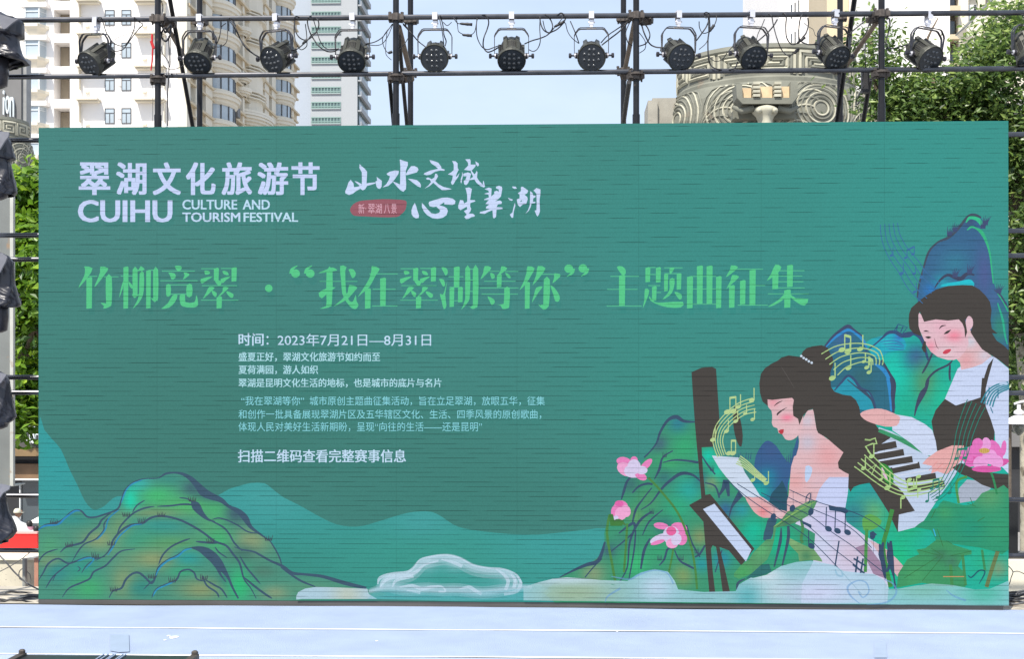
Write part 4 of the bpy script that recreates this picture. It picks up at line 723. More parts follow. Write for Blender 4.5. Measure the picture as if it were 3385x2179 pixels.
calli(C3, (285, 110, 310, 140, 360, 180, 400, 230, 398, 300, 392, 400, 400, 450, 370, 500, 335, 518, 300, 500, 318, 440, 320, 330, 318, 240, 280, 170),
      (145, 355, 190, 410, 198, 470, 260, 460, 330, 430, 420, 405, 530, 395, 530, 410, 470, 430, 400, 450, 300, 490, 230, 530, 180, 570, 120, 590, 65, 565, 62, 530, 90, 470, 110, 400), (205, 375, 250, 385, 320, 425, 290, 450, 240, 410),
      (548, 310, 600, 350, 628, 370, 625, 460, 600, 495, 570, 490, 545, 460, 530, 380, 555, 370),
      (905, 40, 950, 55, 1030, 80, 1030, 130, 1000, 210, 998, 300, 1005, 430, 1000, 500, 960, 540, 920, 520, 870, 470, 810, 400, 800, 380, 850, 400, 910, 430, 912, 300, 915, 150),
      (700, 262, 750, 230, 830, 210, 892, 215, 885, 262, 840, 330, 790, 395, 730, 450, 640, 472, 700, 420, 740, 350, 755, 300, 720, 285), (1000, 270, 1030, 210, 1080, 145, 1130, 140, 1180, 165, 1195, 200, 1170, 240, 1080, 265, 1010, 285), (1030, 338, 1100, 345, 1170, 360, 1215, 400, 1235, 440, 1228, 475, 1180, 455, 1120, 410, 1070, 370),
      (1365, 50, 1420, 60, 1500, 90, 1545, 150, 1550, 180, 1600, 195, 1595, 215, 1530, 212, 1450, 230, 1380, 275, 1320, 285, 1275, 270, 1290, 250, 1380, 210, 1500, 185, 1450, 140, 1390, 100),
      (1310, 335, 1340, 318, 1400, 345, 1440, 320, 1455, 260, 1480, 265, 1498, 300, 1470, 350, 1455, 375, 1500, 420, 1580, 465, 1680, 490, 1710, 500, 1620, 515, 1560, 515, 1500, 470, 1425, 400, 1370, 450, 1290, 492, 1350, 440, 1390, 390, 1370, 355, 1325, 352),
      (1715, 62, 1770, 70, 1800, 100, 1800, 170, 1818, 200, 1790, 250, 1770, 310, 1790, 300, 1830, 250, 1810, 310, 1760, 380, 1740, 420, 1715, 435, 1697, 400, 1720, 340, 1725, 290, 1650, 270, 1700, 240, 1740, 205, 1740, 120),
      (1918, 38, 1990, 35, 2003, 60, 2000, 120, 2080, 120, 2075, 150, 2030, 200, 2010, 220, 1900, 200, 1940, 160, 1965, 130, 1960, 90), (2010, 200, 2035, 240, 2060, 270, 2080, 250, 2095, 215, 2108, 240, 2100, 320, 2130, 370, 2190, 430, 2195, 370, 2205, 380, 2225, 460, 2205, 475, 2150, 450, 2090, 400, 2060, 350, 1990, 360, 1995, 340, 2040, 310, 2005, 230),
      (1890, 260, 1960, 240, 2010, 260, 1995, 310, 1990, 350, 1960, 410, 1930, 440, 1900, 420, 1895, 370, 1920, 360, 1940, 300, 1890, 300), (1870, 230, 1885, 280, 1870, 350, 1860, 410, 1845, 390, 1850, 340, 1870, 280), (2075, 68, 2125, 100, 2132, 130, 2110, 150, 2085, 120))
calli(C1, (1385, 765, 1420, 850, 1440, 930, 1480, 1050, 1470, 1105, 1410, 1115, 1350, 1080, 1312, 1020, 1310, 930, 1340, 840),
      (1545, 765, 1590, 810, 1640, 870, 1700, 940, 1760, 1000, 1850, 1015, 1930, 990, 1960, 940, 1900, 880, 1870, 850, 1800, 860, 1720, 840, 1695, 780, 1710, 740, 1800, 710, 1900, 680, 2000, 650, 2120, 645, 2240, 670, 2300, 720, 2290, 790, 2230, 810, 2050, 800, 2050, 750, 1940, 820, 2050, 850, 2110, 890, 2130, 950, 2100, 1040, 2020, 1100, 1900, 1125, 1780, 1110, 1660, 1040, 1590, 960, 1545, 860))
calli(C2, (270, 430, 350, 415, 415, 450, 400, 540, 375, 700, 480, 705, 495, 730, 380, 770, 375, 850, 400, 900, 380, 960, 340, 1005, 440, 1010, 485, 1050, 470, 1075, 410, 1085, 340, 1125, 280, 1130, 245, 1080, 300, 1030, 235, 950, 310, 910, 300, 850, 230, 890, 160, 930, 110, 890, 110, 820, 150, 700, 220, 710, 240, 780, 310, 740, 310, 600, 290, 500),
      (700, 455, 800, 420, 860, 440, 850, 620, 920, 560, 920, 510, 980, 490, 1020, 520, 1020, 460, 960, 440, 960, 400, 1020, 380, 1090, 400, 1100, 450, 1070, 620, 1000, 690, 940, 730, 1050, 710, 1095, 745, 1080, 790, 1000, 800, 970, 860, 1100, 870, 1110, 905, 970, 920, 960, 1080, 910, 1120, 890, 1090, 880, 930, 780, 970, 700, 1015, 590, 1000, 600, 970, 720, 940, 830, 900, 730, 895, 740, 850, 810, 800, 720, 790, 760, 740, 800, 700, 690, 700, 700, 680, 800, 640, 790, 580, 690, 560, 720, 550, 800, 530, 790, 490),
      (1325, 395, 1400, 400, 1430, 440, 1380, 450, 1330, 425), (1225, 650, 1340, 690, 1320, 720, 1260, 700), (1385, 760, 1395, 830, 1360, 960, 1345, 1100, 1310, 1100, 1270, 1030, 1330, 980, 1350, 880),
      (1520, 410, 1560, 400, 1620, 440, 1685, 490, 1660, 550, 1600, 580, 1660, 630, 1675, 680, 1640, 790, 1560, 800, 1500, 860, 1450, 810, 1425, 690, 1490, 660, 1490, 580, 1450, 550, 1520, 500),
      (1730, 500, 1780, 540, 1800, 600, 1850, 600, 1845, 640, 1800, 660, 1790, 740, 1850, 740, 1840, 770, 1760, 780, 1740, 860, 1700, 940, 1620, 1015, 1680, 930, 1720, 820, 1725, 680), (1800, 490, 1870, 430, 1960, 460, 1960, 560, 1940, 700, 1950, 950, 1930, 1020, 1895, 1075, 1865, 1030, 1830, 940, 1870, 930, 1875, 800, 1870, 560, 1820, 500))
C.fill((66, 140, 128), C2((1505, 730), (1540, 700), (1550, 720), (1515, 748)), 0)
C.build('calligraphy')
C = Art()
C.fill((152, 92, 104), T2((222, 540), (250, 495), (310, 465), (400, 455), (520, 447), (640, 450), (735, 460), (742, 500), (730, 550), (690, 590), (650, 612), (500, 614), (350, 606), (260, 600), (230, 570)), 2)
per(T2, '新翠湖八景', ((298, 355), (388, 450), (455, 515), (535, 590), (602, 652)), 490, 580, (224, 176, 192)); tx(T2, '·', 362, 528, 372, 540, (214, 160, 170))
C.build('red_seal')
C = Art()
LG = (86, 200, 138); LH = (82, 184, 142)
def G(F, hs, vs_, ps, dx=0):
    """one heavy song-style character: thin level strokes, thick uprights, brush-cut slants"""
    for (x0, x1, y) in hs: C.line(LH, F((x0+dx, y), (x1+dx, y)), 2.6, 0, taper=False)
    for (x0, x1, y0, y1) in vs_: C.fill(LG, F((x0+dx, y0+10), (x1+dx-8, y0), (x1+dx+4, y0+8), (x1+dx, y1-4), (x0+dx, y1)), 0)
    for q_ in ps: C.fill(LG, F(*[(q_[i]+dx, q_[i+1]) for i in range(0, len(q_), 2)]), 2)
G(T1, [(190, 268, 1160), (330, 465, 1165)], [(168, 218, 1165, 1460)], [(150, 1068, 225, 1085, 185, 1165, 130, 1230, 95, 1270, 110, 1230, 150, 1150, 155, 1090), (298, 1070, 370, 1085, 340, 1140, 280, 1220, 240, 1262, 265, 1200, 295, 1120), (348, 1170, 402, 1165, 402, 1400, 385, 1440, 325, 1460, 330, 1435, 300, 1405, 345, 1410, 350, 1395)])
G(T1, [(485, 605, 1158), (760, 830, 1103)], [(510, 553, 1068, 1460), (720, 760, 1100, 1458)], [(515, 1190, 505, 1270, 470, 1360, 490, 1260), (556, 1205, 590, 1240, 600, 1275, 570, 1260), (595, 1100, 640, 1095, 640, 1330, 662, 1320, 615, 1362, 590, 1330, 597, 1320), (600, 1110, 650, 1100, 670, 1065, 705, 1095, 690, 1105, 640, 1112), (660, 1135, 698, 1125, 698, 1290, 680, 1360, 640, 1420, 595, 1460, 630, 1400, 655, 1320), (785, 1105, 830, 1100, 830, 1360, 815, 1385, 795, 1398, 765, 1360, 785, 1365)])
G(T1, [(865, 1170, 1112), (850, 1195, 1201), (905, 1140, 1240), (945, 1095, 1325)], [], [(985, 1065, 1040, 1065, 1048, 1090, 1020, 1115, 1000, 1100), (925, 1125, 985, 1135, 990, 1175, 955, 1190, 940, 1150), (1065, 1120, 1120, 1140, 1100, 1165, 1060, 1190, 1075, 1150), (905, 1242, 945, 1238, 945, 1335, 910, 1345, 904, 1300), (1095, 1242, 1143, 1238, 1143, 1340, 1095, 1345), (965, 1335, 1010, 1335, 985, 1400, 930, 1450, 860, 1460, 920, 1410), (1030, 1335, 1080, 1332, 1082, 1398, 1165, 1400, 1180, 1345, 1190, 1345, 1200, 1415, 1185, 1440, 1140, 1450, 1060, 1440, 1035, 1410)])
for F, dx in ((T1, 0), (T2, -540)):
    G(F, [(1228, 1385, 1090), (1410, 1550, 1088), (1235, 1560, 1247), (1225, 1572, 1381)], [(1345, 1388, 1080, 1200), (1508, 1553, 1074, 1210), (1370, 1416, 1345, 1458)], [(1258, 1110, 1298, 1112, 1310, 1135, 1268, 1146), (1225, 1185, 1335, 1160, 1285, 1195, 1235, 1228), (1425, 1110, 1468, 1118, 1482, 1150, 1438, 1142), (1408, 1185, 1502, 1160, 1455, 1198, 1425, 1224), (1350, 1190, 1412, 1205, 1410, 1238, 1385, 1247), (1300, 1260, 1352, 1265, 1320, 1300, 1290, 1330, 1243, 1370, 1275, 1310), (1325, 1290, 1372, 1315, 1362, 1352, 1338, 1335), (1430, 1260, 1482, 1265, 1450, 1300, 1400, 1345, 1385, 1345, 1425, 1300), (1470, 1298, 1525, 1325, 1520, 1356, 1497, 1356, 1462, 1315)], dx)
C.dot(LG, *T1((1852, 1271))[0], 12.5)
G(T2, [(-60, 290, 1207)], [], [(-70, 1130, 0, 1100, 60, 1078, 105, 1105, 50, 1115, -20, 1127), (5, 1110, 60, 1100, 55, 1400, 40, 1440, 0, 1455, -60, 1460, -10, 1440, 5, 1400), (-68, 1315, 5, 1272, 88, 1262, 20, 1310, -40, 1365), (130, 1065, 190, 1075, 178, 1110, 185, 1300, 215, 1385, 250, 1392, 275, 1330, 282, 1390, 300, 1425, 280, 1460, 240, 1455, 190, 1400, 150, 1320, 140, 1200), (210, 1095, 250, 1095, 275, 1130, 265, 1165, 240, 1175, 218, 1120), (215, 1240, 285, 1260, 270, 1290, 200, 1370, 130, 1410, 70, 1440, 140, 1380, 200, 1310)])
G(T2, [(400, 662, 1138), (430, 645, 1280), (425, 660, 1435)], [(360, 410, 1270, 1460), (500, 550, 1172, 1436)], [(425, 1065, 495, 1090, 460, 1150, 400, 1260, 330, 1320, 295, 1350, 340, 1280, 400, 1180, 420, 1100)])
G(T2, [(1130, 1268, 1165), (1140, 1258, 1261), (1180, 1218, 1386), (1330, 1355, 1094), (1330, 1355, 1195), (1330, 1355, 1300)], [(1180, 1230, 1068, 1265), (1140, 1180, 1262, 1445), (1218, 1260, 1258, 1402)], [(1065, 1078, 1110, 1085, 1125, 1125, 1105, 1155, 1085, 1120), (1045, 1185, 1085, 1190, 1100, 1240, 1080, 1255, 1055, 1210), (1118, 1205, 1100, 1330, 1112, 1430, 1087, 1465, 1065, 1380, 1050, 1322, 1078, 1330, 1095, 1290), (1285, 1090, 1330, 1090, 1328, 1330, 1310, 1400, 1245, 1470, 1285, 1370), (1355, 1095, 1405, 1092, 1402, 1410, 1385, 1450, 1350, 1462, 1310, 1425, 1355, 1430)])
G(T2, [(1490, 1600, 1113), (1650, 1775, 1115), (1460, 1750, 1206), (1420, 1775, 1268), (1435, 1770, 1325)], [(1577, 1618, 1140, 1262)], [(1465, 1065, 1525, 1080, 1490, 1130, 1425, 1190, 1450, 1130), (1515, 1130, 1550, 1140, 1558, 1170, 1530, 1185), (1620, 1065, 1672, 1085, 1640, 1120, 1580, 1160, 1610, 1110), (1655, 1125, 1700, 1155, 1700, 1180, 1670, 1165), (1645, 1275, 1695, 1270, 1692, 1425, 1680, 1455, 1630, 1462, 1610, 1430, 1560, 1415, 1640, 1415), (1490, 1345, 1545, 1370, 1558, 1400, 1530, 1428, 1510, 1390)])
G(T2, [(1985, 2160, 1142)], [(1835, 1878, 1212, 1462)], [(1860, 1068, 1925, 1085, 1895, 1150, 1845, 1230, 1785, 1290, 1820, 1220, 1850, 1130), (1955, 1065, 2025, 1085, 1980, 1160, 1905, 1245, 1940, 1150), (2110, 1132, 2165, 1150, 2140, 1185, 2090, 1225, 2105, 1175), (2010, 1190, 2065, 1190, 2060, 1400, 2045, 1450, 2005, 1468, 1955, 1415, 2005, 1420), (1940, 1265, 2000, 1255, 1960, 1310, 1900, 1405, 1920, 1330), (2070, 1245, 2110, 1270, 2155, 1340, 2150, 1390, 2115, 1390, 2095, 1320)])
G(T3, [(330, 595, 182), (300, 582, 303), (295, 620, 458)], [(410, 464, 165, 456)], [(390, 92, 440, 90, 470, 120, 470, 160, 440, 168, 415, 140)])
G(T3, [(698, 750, 100), (698, 750, 165), (680, 792, 268), (760, 800, 332), (830, 1000, 103), (830, 985, 157)], [(655, 697, 95, 237), (752, 795, 95, 240), (716, 755, 272, 410), (828, 862, 155, 322), (945, 985, 152, 306)], [(650, 300, 690, 310, 670, 390, 630, 480, 645, 400), (690, 365, 740, 420, 820, 425, 1000, 418, 985, 470, 860, 470, 760, 440, 700, 405), (880, 105, 925, 105, 890, 160, 880, 150), (878, 210, 925, 205, 915, 300, 880, 360, 810, 400, 860, 340, 880, 290), (925, 325, 985, 345, 992, 385, 970, 398, 940, 360)])
G(T3, [(1092, 1310, 182), (1092, 1310, 300), (1092, 1310, 440)], [(1040, 1092, 178, 480), (1132, 1184, 80, 438), (1222, 1274, 80, 438), (1310, 1357, 178, 478)], [])
G(T3, [(1500, 1745, 115), (1675, 1765, 268), (1510, 1790, 450)], [(1430, 1480, 262, 475), (1620, 1674, 115, 452), (1532, 1580, 215, 445)], [(1450, 80, 1515, 95, 1460, 150, 1400, 190, 1440, 120), (1460, 170, 1525, 185, 1460, 250, 1405, 300, 1445, 220)])
G(T3, [(1885, 2130, 130), (1885, 2110, 180), (1885, 2120, 232), (1835, 2132, 290), (1790, 2170, 345)], [(1832, 1885, 150, 302), (1968, 2020, 72, 282), (1942, 1998, 302, 475)], [(1860, 72, 1915, 95, 1885, 150, 1820, 200, 1780, 222, 1820, 160), (1942, 348, 1890, 400, 1790, 464, 1850, 450, 1938, 395), (2000, 348, 2050, 385, 2165, 393, 2130, 455, 2060, 425, 2000, 375)])
def quote(F, k, x, y, fl):
    X, Y = F((x, y))[0]; C.dot(LG, X, Y, 14.5, 14); C.line(LG, [(X-13*fl, Y), (X-11*fl, Y-14*fl*1.0), (X+6*fl, Y-26*fl)], [13, 8, 2])
quote(T1, 2.8, 2100, 1135, 1); quote(T1, 2.8, 2235, 1135, 1); quote(T2, 2.8, 2240, 1090, -1); quote(T3, 2.8, 75, 108, -1)
C.build('title_lettering')
C = Art()
W1 = (196, 224, 248); W2 = (176, 224, 236); BD = dict(shifts=(-.018, 0, .018), vs=(-.006,.006))
tx(T4, '时间', 70, 70, 250, 160, W1, **BD); C.dot(W1, *T4((278, 98))[0], 3.4); C.dot(W1, *T4((278, 145))[0], 3.4)
tx(T4, '2023年7月21日—8月31日', 350, 74, 1450, 162, W1, shifts=(-.006,.006))
tx(T4, '盛夏正好，翠湖文化旅游节如约而至', 70, 206, 1085, 274, W2, **BD); tx(T4, '夏荷满园，游人如织', 70, 300, 640, 365, W2, **BD)
tx(T4, '翠湖是昆明文化生活的地标，也是城市的底片与名片', 70, 394, 1525, 460, W2, **BD)
W3 = (138, 214, 226)
tx(T4, '“我在翠湖等你”', 90, 523, 540, 588, W3); tx(T4, '城市原创主题曲征集活动，旨在立足翠湖，放眼五华，征集', 580, 523, 2265, 590, W3)
tx(T4, '和创作一批具备展现翠湖片区及五华辖区文化、生活、四季风景的原创歌曲，', 70, 618, 2240, 686, W3)
tx(T4, '体现人民对美好生活新期盼，呈现“向往的生活——还是昆明”', 70, 708, 1815, 776, W3)
tx(T4, '扫描二维码查看完整赛事信息', 65, 905, 1270, 998, W1, **BD)
C.build('text_lettering')
# ------------------------------------------------------------ far buildings
def row_box(x0, x1, y0, y1, Y, dy0, dy1, mb=None):
    """box whose front outline is given in photo pixels on the plane Y; runs from Y+dy0 to Y+dy1 in depth"""
    a_ = at(x0, y1, Y); b_ = at(x1, y0, Y); mb = mb or MB()
    mb.box(a_.x, b_.x, Y+dy0, Y+dy1, a_.z, b_.z); return mb
# A: white apartment block on the left, with bay windows and loggias; its right flank is the cream facade
YA = 110.0; PER = 108.4
pa = at(598, 400, YA); XA = pa.x
apt = empty('apartment_block', (XA-12, YA+20, GZ), 'white apartment block with stacked bay windows and cream rounded balconies on its side', 'building')
xl = at(-260, 0, YA).x; ztop = at(0, -420, YA).z
rec = [(178, 231), ]
def zc(y): return at(300, y, YA).z
def xc(x): return at(x, 300, YA).x
# front wall built as piers and storey bands so that the loggias are really recessed
mb = MB(); mb.box(xl, xc(178), YA, YA+20, GZ, ztop); mb.box(xc(231), XA, YA, YA+20, GZ, ztop); mb.box(xc(178), xc(231), YA+2.2, YA+20, GZ, ztop)
mb.build('wall', M['white_wall'], apt)
SD = 52.0
MB().box(XA-19.8, XA-.004, YA+20, YA+SD, GZ, ztop-1).build('wall', M['cream_wall'], apt)
bay_m = gl_m = None
bp = MB(); w_ = (xc(153)-xc(88)); hwin = zc(136)-zc(193)
out = [(0, 0), (.10*w_, -.75), (.80*w_, -.75), (w_, 0)]
bp2 = MB().prism([(x, y, 0) for x, y in out], (0, 0, hwin)); bay_glass = bp2.mesh('pane', M['glass_pale'])
fr_ = MB(); 
for (x, y) in out: fr_.box(x-.05, x+.05, y-.05, y+.04, 0, hwin)
for i in range(3):
    for zz in (0, hwin-.07, hwin*.72): fr_.tube([(out[i][0], out[i][1]-.02, zz+.03), (out[i+1][0], out[i+1][1]-.02, zz+.03)], .04, 4)
bay_frame = fr_.mesh('frame', M['frame_white'])
lg = MB(); k_ = len(out)
def ring(s_, z, dx=0): return [(w_/2+(x-w_/2)*s_, y*s_*1.15, z) for x, y in [(-.25, 0)]+[(x, y-.25) for x, y in out]+[(w_+.25, 0)]]
R_ = [ring(1.05, 0), ring(1.05, -.28), ring(.8, -.5), ring(.55, -1.0), ring(.35, -1.25)]
for a_, b_ in zip(R_, R_[1:]):
    for i in range(len(a_)-1): lg.quad(a_[i], a_[i+1], b_[i+1], b_[i])
lg.poly(R_[0]); ledge_m = lg.mesh('ledge', M['cream_wall'])
lin = MB().box(-.3, w_+.35, -.9, .0, 0, .42); lint_m = lin.mesh('lintel', M['white_wall'])
pair_w = xc(379)-xc(347); hh = zc(357)-zc(408)
wf = MB()
for a_ in ((0, .06), (pair_w-.06, pair_w), (pair_w/2-.03, pair_w/2+.03)): wf.box(a_[0], a_[1], -.04, .06, 0, hh*(1 if a_[1] < .1 or a_[0] > pair_w*.8 else .68))
for z in ((0, .06), (hh-.06, hh), (hh*.66, hh*.66+.06)): wf.box(0, pair_w, -.035, .055, z[0], z[1])
win_frame = wf.mesh('frame', M['frame_dark']); win_glass = MB().box(.03, pair_w-.03, .0, .05, .03, hh-.03).mesh('pane', M['glass_pale'])
for fl in range(-2, 7):
    y0 = 136+PER*(fl-1)
    f = inst(bay_frame, 'window', apt); f.location = Vector((xc(88), YA-.02, zc(y0+57)))-wloc(apt)
    inst(bay_glass, 'pane', f, (0, .03, .0)); inst(ledge_m, 'ledge', f, (0, 0, 0)); inst(lint_m, 'lintel', f, (0, 0, hwin))
    # open loggia: back wall window and side glazing
    zt = zc(110+PER*(fl-1)); zb = zc(33+PER*(fl-1)-0)  # opening
    lz0 = zc(110+PER*(fl-1)); lz1 = zc(33+PER*(fl-1))
    row_box(178, 231, 110+PER*(fl-1), 140+PER*(fl-1), YA, -.02, 2.2).build('storey_band', M['white_wall'], apt)
    row_box(208, 226, 33+PER*(fl-1), 108+PER*(fl-1), YA, 2.0, 2.15).build('window', M['glass_dark'], apt)
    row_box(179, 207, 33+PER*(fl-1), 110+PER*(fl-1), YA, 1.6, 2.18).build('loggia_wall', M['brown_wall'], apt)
    for x in (347, 402):
        f = inst(win_frame, 'window', apt); f.location = Vector((xc(x), YA-.04, zc(192+PER*(fl-1))))-wloc(apt); inst(win_glass, 'pane', f)
    for (x0, x1) in ((262, 335), (452, 551)):
        b_ = row_box(x0, x1, 8+PER*(fl-1)-3, 8+PER*(fl-1)+3, YA, -1.1, 0); row_box(x0+3, x1-3, 8+PER*(fl-1)+3, 8+PER*(fl-1)+8, YA, -.7, 0, b_)
        row_box(x0+3 if x0 < 300 else x1-6, x0+6 if x0 < 300 else x1-3, 8+PER*(fl-1)+8, 80+PER*(fl-1), YA, -.5, 0, b_); b_.build('hood', M['cream_wall'], apt)
        row_box(x0+20, x0+34, 84+PER*(fl-1), 90+PER*(fl-1), YA, -.25, 0).build('vent_cover', M['cream_wall'], apt)
    for x in (392, 397):
        row_box(x, x+2.2, 67+PER*(fl-1), 70+PER*(fl-1), YA, -.06, 0).build('vent_pipe', M['shop_grey'], apt)
# cream flank: storey ledges, piers, rounded balconies, central ringed turrets
def ys(px): 
    # distance Y on the flank plane X = XA seen at photo column px
    d = ray(px, 600); return CAM.y+d.y*((XA-CAM.x)/d.x)
FH = PER*pxs(YA)
zbase = at(598, 141, YA).z
floors = [zbase+FH*i for i in range(-9, 6)]
segs = [(598, 610), (628, 640), (662, 684), (748, 762), (786, 792), (860, 874), (884, 897), (930, 941), (952, 957)]
mb = MB()
for a_, b_ in segs: mb.box(XA-.3, XA+.55, ys(a_), ys(b_), GZ, ztop-1)
mb.build('pier', M['cream_wall'], apt)
for z in floors[2:]:
    mb = MB(); mb.box(XA-.3, XA+.35, YA+.3, YA+SD-.3, z-.25, z+.55); mb.box(XA-.3, XA+.75, YA+.3, YA+SD-.3, z+.55, z+.78); mb.box(XA-.3, XA+.6, YA+.3, YA+SD-.3, z-.45, z-.25)
    mb.build('storey_ledge', M['beige_wall'], apt)
    for (a_, b_) in ((610, 628), (640, 662), (762, 786), (874, 884), (941, 952)):
        ya, yb = ys(a_)+.1, ys(b_)-.1
        f = MB(); f.box(XA-.05, XA+.06, ya, yb, z+.95, z+FH-.5).build('window', M['glass_dark'], apt)
        g = MB()
        for q in (ya, (ya+yb)/2, yb): g.box(XA+.06, XA+.12, q-.05, q+.05, z+.95, z+FH-.5)
        g.build('window_frame', M['frame_white'], apt)
    for (a_, b_) in ((684, 748), (897, 930)):
        ya, yb = ys(a_), ys(b_); cy = (ya+yb)/2; rr = (yb-ya)/2
        T = Matrix.Translation((XA-.1, cy, z)) @ Matrix.Diagonal((2.3/rr, 1, 1, 1))
        sl = MB(); sl.lathe([(rr*.80, -.55), (rr*.90, -.3), (rr*.90, -.05), (rr*1.0, .0), (rr, .35), (rr*1.06, .4), (rr*1.06, .62), (rr*.92, .66), (rr*.9, .95), (rr*.6, .95)], 14, T, -math.pi/2, math.pi/2, False)
        sl.build('balcony', M['cream_wall'], apt, smooth=False)
        gl = MB(); gl.lathe([(rr*.78, .9), (rr*.78, FH-.5)], 14, T, -math.pi/2, math.pi/2, False); g = gl.build('window', M['glass_pale'], apt)
        fm = MB()
        for q in range(1, 14, 2):
            an = -math.pi/2+math.pi*q/14; x = XA-.1+2.3*.80*math.cos(an); y = cy+rr*.80*math.sin(an); fm.box(x-.04, x+.05, y-.05, y+.05, z+.9, z+FH-.5)
        fm.build('window_frame', M['frame_dark'], apt)
# central half-round shaft with rings
ya, yb = ys(792), ys(860); cy = (ya+yb)/2; rr = (yb-ya)/2
T = Matrix.Translation((XA-.3, cy, 0)) @ Matrix.Diagonal((2.6/rr, 1, 1, 1))
mb = MB(); mb.lathe([(rr*.62, GZ), (rr*.62, ztop-1)], 6, T, -math.pi/2, math.pi/2, False); mb.build('stair_shaft', M['cream_wall'], apt)
for i, z in enumerate(floors[2:]):
    mb = MB()
    for q in (0, .35, .7): mb.lathe([(rr*.6, z+q), (rr*.78, z+q+.08), (rr*.78, z+q+.2), (rr*.6, z+q+.26)], 6, T, -math.pi/2, math.pi/2, False)
    mb.build('moulding', M['cream_wall'], apt)
zq0 = at(800, 400, YA+22).z
for k, (zz, sc_) in enumerate(((atx(820, 322, XA+2).z, 1.0), (atx(820, 620, XA+2).z, 1.0))):
    prof = [(rr*.6, zz-.2)]; hb = (atx(820, 322, XA+2).z-atx(820, 392, XA+2).z)/7
    for q in range(7): b_ = [1.05, 1.08, 1.06, 1.0, .92, .82, .7][q]; prof += [(rr*b_, zz-.2-hb*q), (rr*b_*1.02, zz-.2-hb*q-.28), (rr*b_*.93, zz-.2-hb*q-.3), (rr*b_*.93, zz-.2-hb*(q+1)+.06)]
    prof.append((rr*.3, zz-.2-hb*7-1)); MB().lathe(prof, 16, T, -math.pi/2, math.pi/2, False).build('ringed_bay', M['cream_wall'], apt)
for yy0 in (221, 265, 60):
    ya2, yb2 = ys(776), ys(801); c2 = (ya2+yb2)/2; r2 = (yb2-ya2)/2; z1 = atx(788, yy0, XA+1).z; z2 = atx(788, yy0+26, XA+1).z
    T2_ = Matrix.Translation((XA-.2, c2, 0)) @ Matrix.Diagonal((1.6/r2, 1, 1, 1)); h4 = (z1-z2)/4; prof = [(r2*.4, z1)]
    for q in range(4): b_ = (1.0, 1.0, .9, .7)[q]; prof += [(r2*b_, z1-h4*q), (r2*b_, z1-h4*q-.2), (r2*b_*.9, z1-h4*q-.22), (r2*b_*.9, z1-h4*(q+1))]
    MB().lathe(prof, 10, T2_, -math.pi/2, math.pi/2, False).build('ringed_bay', M['cream_wall'], apt)
# small air conditioner boxes on the flank
for (px, py) in ((784, 372), (757, 48), (650, 240), (770, 150)):
    p = atx(px, py, XA+.8); MB().box(XA+.3, XA+1.0, p.y-.6, p.y+.6, p.z-.5, p.z+.5).build('air_conditioner', M['shop_grey'], apt)

# B: grey office tower
YB = 255.0
tw = empty('office_tower', (at(1080, 0, YB).x, YB+8, GZ), 'tall pale grey tower with green ribbon windows, far behind the light rail', 'building')
def zb_(y): return at(1080, y, YB).z
def xb(x): return at(x, 300, YB).x
zt = zb_(-500)
mb = MB(); mb.box(xb(1027), xb(1181), YB, YB+14, GZ, zt); mb.build('wall', M['grey_tower'], tw)
rib = mat('ribbed_pale_panel', (.36, .40, .45), .6, 0, .05, .1)
mb = MB(); mb.box(xb(940), xb(1026.5), YB+1.5, YB+14, GZ, zt); mb.build('wall', rib, tw)
ribm = MB().box(0, .45, -.4, 0, GZ, zt).mesh('rib', rib)
for i in range(12): o = inst(ribm, 'rib', tw, (xb(944+i*7.2)-wloc(tw).x, YB+1.5-wloc(tw).y, -wloc(tw).z))
PB = 49.9; ww = xb(1125)-xb(1031); wh = zb_(88)-zb_(107)
wf = MB(); n_ = 9
for i in range(n_+1): x = ww*i/n_; wf.box(x-.09, x+.09, -.12, .05, 0, wh)
for z in (0, wh*.28, wh): wf.box(-.1, ww+.1, -.16, .05, z-.1, z+.1)
wfm = wf.mesh('window', M['frame_green']); gm = MB().box(0, ww, -.02, .03, 0, wh).mesh('pane', M['glass_teal'])
sill = MB().box(-.1, ww+.1, -.22, 0, -.2, -.1).mesh('sill', M['grey_tower'])
bal = MB(); dpt = 13.8; bal.box(0, .8, .2, dpt, 0, .25); bal.box(.65, .8, .2, dpt, .25, 1.0); balm = bal.mesh('balcony', M['grey_tower'])
for i in range(-2, 12):
    y = 38+PB*i; f = inst(wfm, 'window', tw); f.location = Vector((xb(1031), YB-.03, zb_(y+20)))-wloc(tw)
    inst(gm, 'pane', f); inst(sill, 'sill', f)
    inst(balm, 'balcony', tw, Vector((xb(1181), YB, zb_(y+30)))-wloc(tw)); 
mb = MB(); mb.box(xb(1181)+.01, xb(1181)+.25, YB+1, YB+13, GZ, zt-2); mb.build('glazing', M['glass_teal'], tw)

